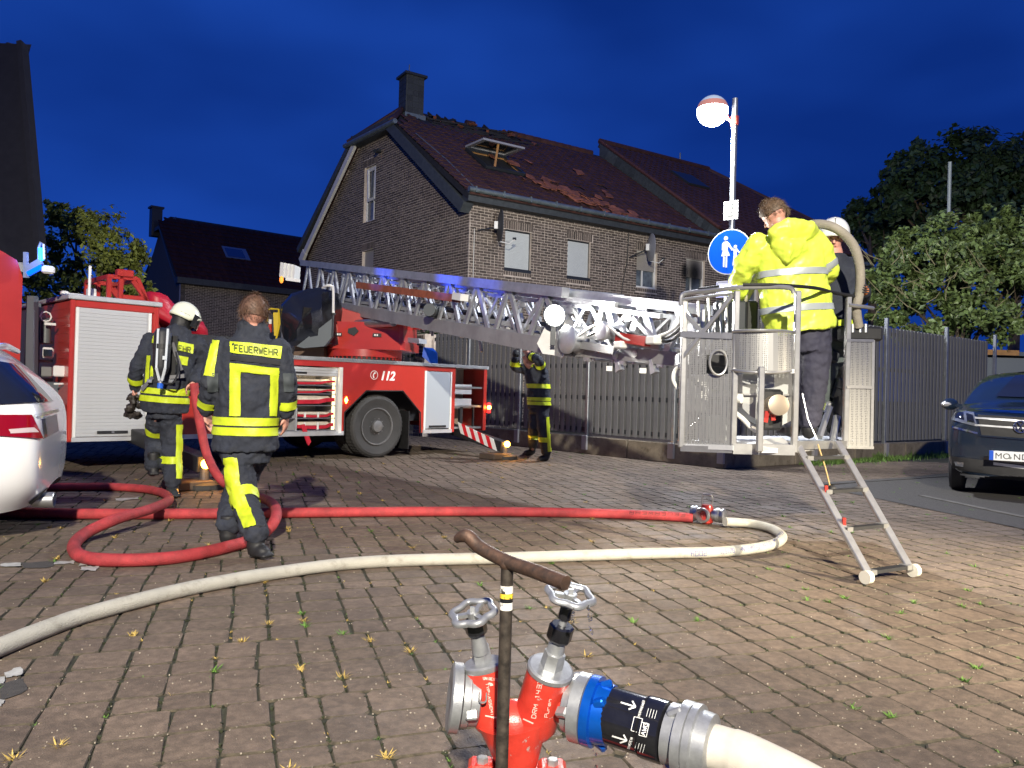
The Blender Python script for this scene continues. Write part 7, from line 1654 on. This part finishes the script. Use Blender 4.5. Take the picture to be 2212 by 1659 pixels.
# ---------- B: firefighter with air cylinder
pb = thing('person', 'firefighter in white helmet with black air cylinder on the back carrying the red hose', 'person', gp(372, 1066)); PB = Matrix.Translation(pb.location)
YB = 7.62; hc = P5(399, 690, YB+.06); fw = Vector((.75, .65, -.45)).normalized(); up_ = Vector((.25, .2, 1)).normalized()
m = MB(); S_, F_, U_ = head(m, hc, fw, up_); limb(m, [hc-U_*.08, P5(383, 725, YB)], [.06, .08])
shL, shR, elL, elR, wrL, wrR = P5(328, 737, YB), P5(424, 742, YB+.05), P5(297, 790, YB-.05), P5(440, 790, YB+.12), P5(291, 838, YB+.05), P5(421, 825, YB-.10)
T = [P5(383, 722, YB), P5(376, 745, YB), P5(366, 800, YB-.02), P5(357, 850, YB-.02), P5(354, 900, YB)]
eloft(m, T, [.10, .18, .16, .16, .15], [.07, .11, .11, .11, .10], (1, .1, 0))
limb(m, [shL, elL, wrL], [.055, .045, .032]); limb(m, [shR, elR, wrR], [.055, .045, .032])
hpL, knL, anL, toL = P5(342, 900, YB), P5(335, 955, YB+.18), P5(331, 1003, YB-.05), P5(332, 1022, YB-.08)
hpR, knR, anR, toR = P5(367, 900, YB), P5(371, 965, YB+.05), gp(373, 1052, .10), gp(379, 1066, .05)
limb(m, [hpL, knL, anL], [.066, .05, .04]); limb(m, [hpR, knR, anR], [.066, .05, .04])
hand(m, wrL, (-.02, .1, -1), (1, 0, 0), 1, .9); hand(m, wrR, (-.5, -.3, -.5), (.3, -.2, -1), -1, 1.1)
fuse(m, 'body', skin_m, pb, PB, .0085, smooth_it=1)
m = MB(); eloft(m, [P5(396, 706, YB+.02), P5(386, 722, YB)]+[p for p in T[1:4]]+[P5(355, 888, YB)], [.09, .13, .235, .225, .22, .225], [.09, .10, .15, .155, .155, .165], (1, .1, 0), 24)
for a, b, c in ((shL, elL, wrL), (shR, elR, wrR)): limb(m, [a, b, b.lerp(c, .9)], [.090, .082, .068, .062])
jk, bj = fuse(m, 'jacket', navy_m, pb, PB, .013, .042, .11, 2, .022)
m = MB(); eloft(m, [P5(355, 872, YB), P5(355, 905, YB)], [.17, .165], [.13, .13], (1, 0, 0)); limb(m, [hpL+Vector((0, 0, .05)), knL, anL], [.11, .10, .088, .084]); limb(m, [hpR+Vector((0, 0, .05)), knR, anR+Vector((0, 0, .06))], [.112, .10, .09, .086])
tr_, bt_ = fuse(m, 'trousers', navy_m, pb, PB, .013, .042, .10, 2, .022)
m = MB(); boot(m, anR, toR); fuse(m, 'boot', mat('boot_wet', (.03, .034, .034), .35), pb, PB, .010); m = MB(); boot(m, anL, toL); fuse(m, 'boot', black_m, pb, PB, .010)
M3 = Matrix((S_, F_, U_)).transposed()
def helmet(c, M3, par, PM, mm, visor=True):
    m = MB(); n = 28; k = 12
    for i in range(k):
        t = math.pi*.60*i/(k-1)
        for j in range(n):
            p = 2*math.pi*j/n; fr = max(0, math.sin(p)); tt = t*(1-.26*fr); R = .142*(1+(.07 if i >= k-2 else 0)); m.v.append(tuple(M3 @ Vector((R*.88*math.sin(tt)*math.cos(p), R*1.06*math.sin(tt)*math.sin(p), R*.98*math.cos(tt)+.012))+c))
    m.f = [(i*n+j, i*n+(j+1) % n, (i+1)*n+(j+1) % n, (i+1)*n+j) for i in range(k-1) for j in range(n)]; m.mi = [0]*len(m.f)
    o = m.build('helmet', mm, par, smooth='all'); o.matrix_basis = PM.inverted(); s = o.modifiers.new('t', 'SOLIDIFY'); s.thickness = .006
    q = MB(); q.tube([M3 @ Vector((0, .15*math.sin(a), .15*math.cos(a)))+c for a in [x*.2-.9 for x in range(11)]], [.006]*11, 6); q.tube([M3 @ Vector((.122*math.cos(a), .145*math.sin(a), .015))+c for a in [math.pi+x*.314 for x in range(11)]], [.005]*11, 6); z_ = q.build('helmet_trim', mat('helmet_trim', (.25, .25, .22), .4), par); z_.matrix_basis = PM.inverted()
    if visor:
        q = MB(); n = 16
        for i in range(5):
            for j in range(n+1): a = math.pi*.08+math.pi*.84*j/n; q.v.append(tuple(M3 @ Vector((.138*math.cos(a), .152*math.sin(a)-.01*i/4, .05-.032*i))+c))
        q.f = [(i*(n+1)+j, i*(n+1)+j+1, (i+1)*(n+1)+j+1, (i+1)*(n+1)+j) for i in range(4) for j in range(n)]; q.mi = [0]*len(q.f); z_ = q.build('visor', mat('visor_glass', (.02, .022, .025), .08, spec=.9), par, smooth='all'); z_.matrix_basis = PM.inverted()
hw_m = mat('helmet_white', (.72, .74, .58), .28, coat=.5)
helmet(hc+U_*.02, M3, pb, PB, hw_m)
m = MB(); eloft(m, [hc+U_*.02-F_*.02, hc-U_*.06-F_*.02, P5(388, 722, YB+.02)], [.098, .095, .12], [.10, .098, .10], S_); fuse(m, 'neck_cloth', black_m, pb, PB, .012, .01, .06, 2)
ring(bj, P5(357, 845, YB), (.06, 0, 1), .058, 'reflective_band', yel_m, pb, PB, .33); ring(bj, P5(356, 862, YB), (.06, 0, 1), .058, 'reflective_band', yel_m, pb, PB, .33)
ring(bj, elL.lerp(wrL, .62), wrL-elL, .062, 'cuff_band', yel_m, pb, PB, .12, n=20)
for P in ([(384, 738), (419, 745), (416, 764), (382, 756)], [(331, 726), (345, 724), (345, 742), (329, 741)]): patch_(bj, P, 'name_panel', yel_m, pb, PB)
letters(bj, 'HEHR'[1:], 386, 757, 414, 762, 11, MATS['panel_letters'], pb, PB, .020)
for P in ([(378, 768), (407, 771), (404, 790), (378, 786)], [(318, 768), (326, 768), (322, 830), (314, 830)], [(327, 790), (334, 790), (331, 815), (325, 815)], [(380, 845), (398, 838), (398, 850), (380, 852)]): patch_(bj, P, 'back_stripe', yel_m, pb, PB)
for P in ([(380, 917), (396, 917), (391, 1034), (379, 1034)],): patch_(bt_, P, 'leg_stripe', yel_m, pb, PB, .012, 12)
ring(bt_, P5(372, 993, YB), (0, 0, 1), .07, 'shin_band', yel_m, pb, PB, .13, .009, 24); ring(bt_, hpL.lerp(knL, .55), knL-hpL, .07, 'knee_band', yel_m, pb, PB, .13, .009, 24)
def Q(name, m, mm, par=pb, PM=PB, **k): o = m.build(name, mm, par, **k); o.matrix_basis = PM.inverted(); return o
c0_, c1_ = P5(352, 713, YB-.27), P5(347, 812, YB-.30); dC = (c1_-c0_).normalized(); Lc = (c1_-c0_).length
Q('air_cylinder', MB().lathe(c0_, dC, [(-.02, .03), (-.005, .06), (.03, .078), (Lc*.8, .078), (Lc*.92, .062), (Lc, .03), (Lc+.03, .02)], 24), mat('cylinder_cover', (.016, .017, .02), .55, bump=.2), smooth=40)
sl2 = mat('silver_stripe', (.62, .66, .68), .4, .2)
for k_, (du, u2) in enumerate(((-10, -9), (11, 10))):
    Q('cylinder_stripe', MB().bar(P5(352+du, 710, YB-.345), P5(347+u2, 795, YB-.372), .019, .010, up=(0, 1, 0)), sl2); Q('cylinder_stripe', MB().bar(P5(347+u2, 795, YB-.372), P5(347+du*.25, 822, YB-.33), .024, .010, up=(0, 1, 0)), sl2)
Q('cylinder_strap', MB().lathe(c0_+dC*Lc*.32, dC, [(0, .083), (.045, .083)], 24), black_m)
Q('valve', MB().cyl(c1_+dC*.01, c1_+dC*.07, .018, n=12), alu_m); Q('valve_knob', MB().cyl(c1_+dC*.07, c1_+dC*.12, .027, n=10), mat('valve_blue', (.01, .10, .55), .4))
Q('backplate', MB().prism([P5(u, v, YB-.19) for u, v in ((338, 722), (382, 726), (378, 805), (366, 830), (332, 826), (330, 790))], Vector((0, .03, 0))), black_m)
Q('label', MB().box(P5(356, 773, YB-.385), (.04, .006, .035)), sl2)
for a, b in (((330, 815), (306, 842)), ((366, 815), (398, 812)), ((372, 740), (392, 800))): Q('harness_strap', MB().bar(P5(*a, YB-.20), P5(*b, YB-.17), .035, .01, up=(0, 1, 0)), mat('harness_grey', (.12, .12, .13), .6))
for u, v in ((323, 823), (370, 823)): Q('buckle', MB().box(P5(u, v, YB-.22), (.05, .01, .035), None, .004), alu_m)
Q('regulator_hose', MB().tube(smooth_path([P5(344, 826, YB-.3), P5(372, 828, YB-.32), P5(385, 800, YB-.26), P5(380, 760, YB-.2)], 5), .009, 6), black_m)
gl_ = thing('work_gloves', 'bundle of charred black gloves in the left hand of the air-cylinder firefighter', 'gloves', P5(289, 872, YB)); r_ = random.Random(3); m = MB()
for i in range(16): c = P5(289+r_.uniform(-11, 11), 878+r_.uniform(-22, 22), YB+r_.uniform(-.06, .06)); m.ball(c, r_.uniform(.022, .045), 8, (1, .7, 1.4), Matrix.Rotation(r_.random()*3, 3, 'Y'))
o, _b = fuse(m, 'glove_pair', mat('charred_glove', (.022, .017, .014), .6, var=.5, scale=20, col2=(.16, .05, .02), c2pos=(.66, .72)), gl_, Matrix.Translation(gl_.location), .010, .05, .04, 0, .02)

# ---------- C: firefighter shielding the face, by the fence
pc = thing('person', 'firefighter with raised gloved arms standing under the ladder by the fence', 'person', gp(1165, 992)); PC = Matrix.Translation(pc.location)
YC = 12.4; hc = P5(1143, 775, YC+.02); fw = Vector((-.9, .1, .35)).normalized(); up_ = Vector((.25, 0, 1)).normalized()
m = MB(); S_, F_, U_ = head(m, hc, fw, up_); limb(m, [hc-U_*.08, P5(1155, 795, YC)], [.06, .08])
shL, shR, elL, elR, wrL, wrR = P5(1142, 800, YC+.16), P5(1168, 798, YC-.14), P5(1112, 792, YC+.12), P5(1163, 777, YC-.34), P5(1114, 773, YC+.02), P5(1144, 768, YC-.18)
T = [P5(1156, 793, YC), P5(1160, 806, YC), P5(1163, 840, YC), P5(1164, 870, YC), P5(1165, 885, YC)]
eloft(m, T, [.09, .17, .16, .15, .15], [.07, .11, .10, .10, .10], (.4, -.9, 0))
limb(m, [shL, elL, wrL], [.055, .045, .032]); limb(m, [shR, elR, wrR], [.055, .045, .032])
hpL, knL, anL, toL = P5(1158, 885, YC+.10), P5(1153, 935, YC+.12), gp(1150, 970, .10), gp(1134, 978, .05)
hpR, knR, anR, toR = P5(1171, 885, YC-.08), P5(1175, 938, YC-.10), gp(1180, 983, .10), gp(1164, 990, .05)
limb(m, [hpL, knL, anL], [.066, .05, .04]); limb(m, [hpR, knR, anR], [.066, .05, .04]); hand(m, wrR, (-.5, .1, .5), (-.3, -.9, .2), 1, .5)
fuse(m, 'body', skin_m, pc, PC, .0095, smooth_it=1); face_bits(hc, S_, F_, U_, pc, PC); hair(hc, S_, F_, U_, pc, PC, (.05, .03, .02), seed=3)
m = MB(); eloft(m, [P5(1152, 786, YC)]+T[:4]+[P5(1165, 880, YC)], [.085, .13, .235, .225, .22, .225], [.085, .10, .16, .155, .16, .165], (.6, -.8, 0), 24)
for a, b, c in ((shL, elL, wrL), (shR, elR, wrR)): limb(m, [a, b, b.lerp(c, .9)], [.088, .080, .068, .062])
jk, bj = fuse(m, 'jacket', navy_m, pc, PC, .016, .036, .11, 2, .018)
m = MB(); eloft(m, [P5(1165, 868, YC), P5(1165, 892, YC)], [.17, .165], [.14, .14], (1, 0, 0)); limb(m, [hpL+Vector((0, 0, .05)), knL, anL+Vector((0, 0, .06))], [.11, .10, .088, .084]); limb(m, [hpR+Vector((0, 0, .05)), knR, anR+Vector((0, 0, .06))], [.112, .10, .09, .086])
tr_, bt_ = fuse(m, 'trousers', navy_m, pc, PC, .017, .02, .09, 3)
for a, t in ((anL, toL), (anR, toR)): m = MB(); boot(m, a, t); fuse(m, 'boot', black_m, pc, PC, .012)
m = MB(); m.ball(wrL+Vector((0, 0, .06)), .062, 12, (1, 1, 1.3)); hand(m, wrL+Vector((0, 0, .04)), (.2, 0, 1), (.9, 0, -.2), 1, .9); fuse(m, 'glove', black_m, pc, PC, .010, .01, .05, 1)
ring(bj, P5(1163, 834, YC), (0, 0, 1), .07, 'reflective_band', yel_m, pc, PC, .33); ring(bj, P5(1164, 862, YC), (0, 0, 1), .055, 'reflective_band', yel_m, pc, PC, .33); ring(bj, P5(1164, 871, YC), (0, 0, 1), .055, 'reflective_band', yel_m, pc, PC, .33)
ring(bj, elL.lerp(wrL, .45), wrL-elL, .085, 'cuff_band', yel_m, pc, PC, .13, n=20); ring(bj, elR.lerp(wrR, .55), wrR-elR, .085, 'cuff_band', yel_m, pc, PC, .13, n=20); ring(bj, shR.lerp(elR, .6), elR-shR, .07, 'sleeve_band', yel_m, pc, PC, .13, n=20)
patch_(bj, [(1137, 784), (1153, 786), (1152, 793), (1137, 791)], 'chest_patch', yel_m, pc, PC)
patch_(bt_, [(1179, 901), (1188, 901), (1190, 975), (1183, 975)], 'leg_stripe', yel_m, pc, PC, .012, 10); ring(bt_, P5(1174, 950, YC-.1), (0, 0, 1), .08, 'shin_band', yel_m, pc, PC, .13, .009, 24); ring(bt_, P5(1153, 945, YC+.12), (0, 0, 1), .06, 'shin_band', yel_m, pc, PC, .13, .009, 24)

# ---------- D: person in the bright yellow rain jacket in the basket
pd = thing('person', 'person in bright yellow hooded safety jacket leaning over in the rescue basket', 'person', at(1745, 950, 6.05)); PD = Matrix.Translation(pd.location)
YD = 6.02; hc = P5(1670, 464, YD-.06); fw = Vector((-.35, .75, -.55)).normalized(); up_ = Vector((-.35, .45, .8)).normalized()
m = MB(); S_, F_, U_ = head(m, hc, fw, up_); limb(m, [hc-U_*.08, P5(1697, 505, YD)], [.06, .08])
shL, shR, elL, elR, wrL, wrR = P5(1638, 530, YD), P5(1755, 515, YD), P5(1606, 585, YD+.10), P5(1788, 583, YD+.04), P5(1590, 640, YD+.30), P5(1762, 610, YD+.34)
T = [P5(1702, 500, YD), P5(1706, 530, YD), P5(1716, 600, YD), P5(1728, 670, YD), P5(1742, 725, YD)]
eloft(m, T, [.10, .19, .17, .17, .15], [.08, .12, .12, .12, .10], (1, 0, 0)); limb(m, [shL, elL, wrL], [.055, .045, .032]); limb(m, [shR, elR, wrR], [.055, .045, .032])
fz = at(1745, 950, 6.05).z+.03
hpR, knR = P5(1764, 735, YD), P5(1757, 840, YD); anR = Vector((P5(1750, 900, YD).x, YD+.02, fz+.08)); toR = anR+Vector((.05, .17, -.045))
hpL, knL = P5(1738, 735, YD+.1), P5(1731, 840, YD+.12); anL = Vector((P5(1728, 900, YD).x, YD+.14, fz+.08)); toL = anL+Vector((-.03, .17, -.045))
limb(m, [hpL, knL, anL], [.066, .05, .04]); limb(m, [hpR, knR, anR], [.066, .05, .04]); hand(m, wrL, (-.3, .5, -.8), (1, .2, 0), 1, .7); hand(m, wrR, (-.5, .6, .2), (0, 0, -1), -1, .7)
fuse(m, 'body', skin_m, pd, PD, .008, smooth_it=1); hair(hc, S_, F_, U_, pd, PD, (.13, .085, .05), seed=2)
hv = mat('hi_vis_yellow', (.66, .80, .08), .42, var=.05, scale=6, bump=.3, bscale=9)
m = MB(); eloft(m, [P5(1694, 492, YD+.01), P5(1700, 505, YD), P5(1703, 535, YD), P5(1712, 600, YD), P5(1722, 660, YD), P5(1729, 700, YD), P5(1732, 718, YD)], [.11, .20, .275, .265, .275, .275, .265], [.11, .14, .17, .175, .18, .185, .185], (1, 0, .06), 26)
for a, b, c in ((shL, elL, wrL), (shR, elR, wrR)): limb(m, [a, b, b.lerp(c, .92)], [.105, .098, .082, .072])
eloft(m, [P5(1660, 510, YD-.16), P5(1700, 494, YD-.19), P5(1745, 500, YD-.15), P5(1762, 500, YD-.05)], [.05, .085, .085, .05], [.035, .055, .055, .035], (0, -.3, 1)); eloft(m, [P5(1672, 520, YD-.15), P5(1705, 545, YD-.21), P5(1745, 530, YD-.17)], [.05, .09, .05], [.03, .045, .03], (0, -.2, 1))
jk, bj = fuse(m, 'rain_jacket', hv, pd, PD, .011, .050, .15, 3, .014)
m = MB(); eloft(m, [P5(1738, 700, YD), P5(1748, 735, YD), P5(1749, 760, YD)], [.16, .165, .15], [.13, .13, .13], (1, 0, 0)); limb(m, [hpL+Vector((0, 0, .03)), knL, anL+Vector((0, 0, .05))], [.115, .105, .092, .088]); limb(m, [hpR+Vector((0, 0, .03)), knR, anR+Vector((0, 0, .05))], [.118, .105, .092, .088])
fuse(m, 'trousers', mat('dark_violet_cloth', (.030, .030, .050), .8, var=.2, bump=.4, bscale=30), pd, PD, .012, .035, .10, 2, .018)
for a, t in ((anL, toL), (anR, toR)): m = MB(); boot(m, a, t); fuse(m, 'boot', black_m, pd, PD, .010)
rf_m = mat('reflective_silver', (.42, .46, .46), .45, .2)
ring(bj, P5(1726, 668, YD), (-.10, 0, 1), .05, 'reflective_band', rf_m, pd, PD, .34); ring(bj, P5(1712, 592, YD), (-.08, 0, 1), .05, 'reflective_band', rf_m, pd, PD, .30) 
ring(bj, shR.lerp(elR, .85), elR-shR, .055, 'sleeve_band', rf_m, pd, PD, .14, n=20)

# ---------- E: helmeted colleague behind
pe = thing('person', 'firefighter in white helmet in the rescue basket holding the grey hose with an orange glove', 'person', at(1775, 935, 6.65)); PE = Matrix.Translation(pe.location)
YE = 6.62; hc = P5(1802, 512, YE); fw = Vector((-.35, -.85, -.45)).normalized(); up_ = Vector((-.1, -.35, 1)).normalized()
m = MB(); S_, F_, U_ = head(m, hc, fw, up_); limb(m, [hc-U_*.08, P5(1803, 560, YE)], [.06, .08])
shL, shR, elL, elR, wrL, wrR = P5(1765, 575, YE), P5(1838, 575, YE), P5(1750, 640, YE-.1), P5(1858, 640, YE-.10), P5(1760, 660, YE-.35), P5(1866, 628, YE-.42)
T = [P5(1802, 560, YE), P5(1802, 585, YE), P5(1800, 650, YE), P5(1797, 720, YE), P5(1795, 745, YE)]
eloft(m, T, [.10, .18, .16, .16, .15], [.08, .11, .11, .11, .10], (1, 0, 0)); limb(m, [shL, elL, wrL], [.055, .045, .032]); limb(m, [shR, elR, wrR], [.055, .045, .032])
fz = at(1775, 935, 6.65).z+.05
hpL, knL = P5(1783, 745, YE), P5(1779, 840, YE-.04); anL = Vector((P5(1774, 900, YE).x, YE, fz+.08)); toL = anL+Vector((-.05, -.17, -.045)); hpR, knR = P5(1808, 745, YE), P5(1808, 840, YE); anR = Vector((P5(1808, 900, YE).x, YE, fz+.08)); toR = anR+Vector((.02, -.17, -.045))
limb(m, [hpL, knL, anL], [.066, .05, .04]); limb(m, [hpR, knR, anR], [.066, .05, .04])
fuse(m, 'body', skin_m, pe, PE, .0085, smooth_it=1); face_bits(hc, S_, F_, U_, pe, PE); helmet(hc+U_*.015, Matrix((S_, F_, U_)).transposed(), pe, PE, mat('helmet_bright', (.74, .75, .70), .28, coat=.5), False)
m = MB(); eloft(m, [P5(1802, 548, YE)]+T[:4]+[P5(1797, 740, YE)], [.09, .13, .235, .22, .22, .22], [.09, .10, .15, .155, .155, .16], (1, 0, 0), 24)
for a, b, c in ((shL, elL, wrL), (shR, elR, wrR)): limb(m, [a, b, b.lerp(c, .88)], [.088, .080, .068, .062])
jk, bj = fuse(m, 'jacket', navy_m, pe, PE, .016, .022, .11, 3)
m = MB(); eloft(m, [P5(1796, 730, YE), P5(1796, 760, YE)], [.17, .165], [.13, .13], (1, 0, 0)); limb(m, [hpL+Vector((0, 0, .05)), knL, anL+Vector((0, 0, .06))], [.11, .10, .088, .084]); limb(m, [hpR+Vector((0, 0, .05)), knR, anR+Vector((0, 0, .06))], [.11, .10, .088, .084])
tr_, bt_ = fuse(m, 'trousers', mat('grey_green_cloth', (.06, .075, .075), .8, var=.2, bump=.4, bscale=30), pe, PE, .016, .02, .1, 3)
for a, t in ((anL, toL), (anR, toR)): m = MB(); boot(m, a, t); fuse(m, 'boot', black_m, pe, PE, .012)
ring(bj, P5(1800, 700, YE), (0, 0, 1), .055, 'reflective_band', yel_m, pe, PE, .33); ring(bt_, knL.lerp(anL, .6), (0, 0, 1), .06, 'shin_band', yel_m, pe, PE, .13, .009, 24)
og = mat('orange_glove', (.62, .20, .06), .7, var=.25, scale=30); m = MB(); hand(m, wrR+Vector((-.0, 0, -.01)), (-.25, -.55, .35), (-.8, .1, -.2), -1, .9, ); m.ball(wrR, .042, 10); fuse(m, 'glove', og, pe, PE, .006, 0, .05, 1)
m = MB()
for k in range(4): q_ = P5(1866+k*.5, 616+k*5, YE-.53); m.bar(q_-Vector((.02, 0, 0)), q_+Vector((.035, 0, -.004)), .02, .008)
Q('glove_stripes', m, black_m, pe, PE)
hose('grey_hose', [P5(1572, 700, 6.35), P5(1600, 660, 6.4), P5(1660, 560, 6.42), P5(1720, 500, 6.35), P5(1764, 484, 6.15), P5(1808, 495, 6.05), P5(1842, 528, 6.05), P5(1857, 575, 6.08), P5(1857, 628, 6.12), P5(1850, 668, 6.15), P5(1855, 706, 6.2)], .036, mat('grey_brown_hose', (.26, .235, .19), .75, var=.15, scale=8, bump=.4, bscale=80), 'grey-brown hose arching over the shoulders of the two people in the basket')
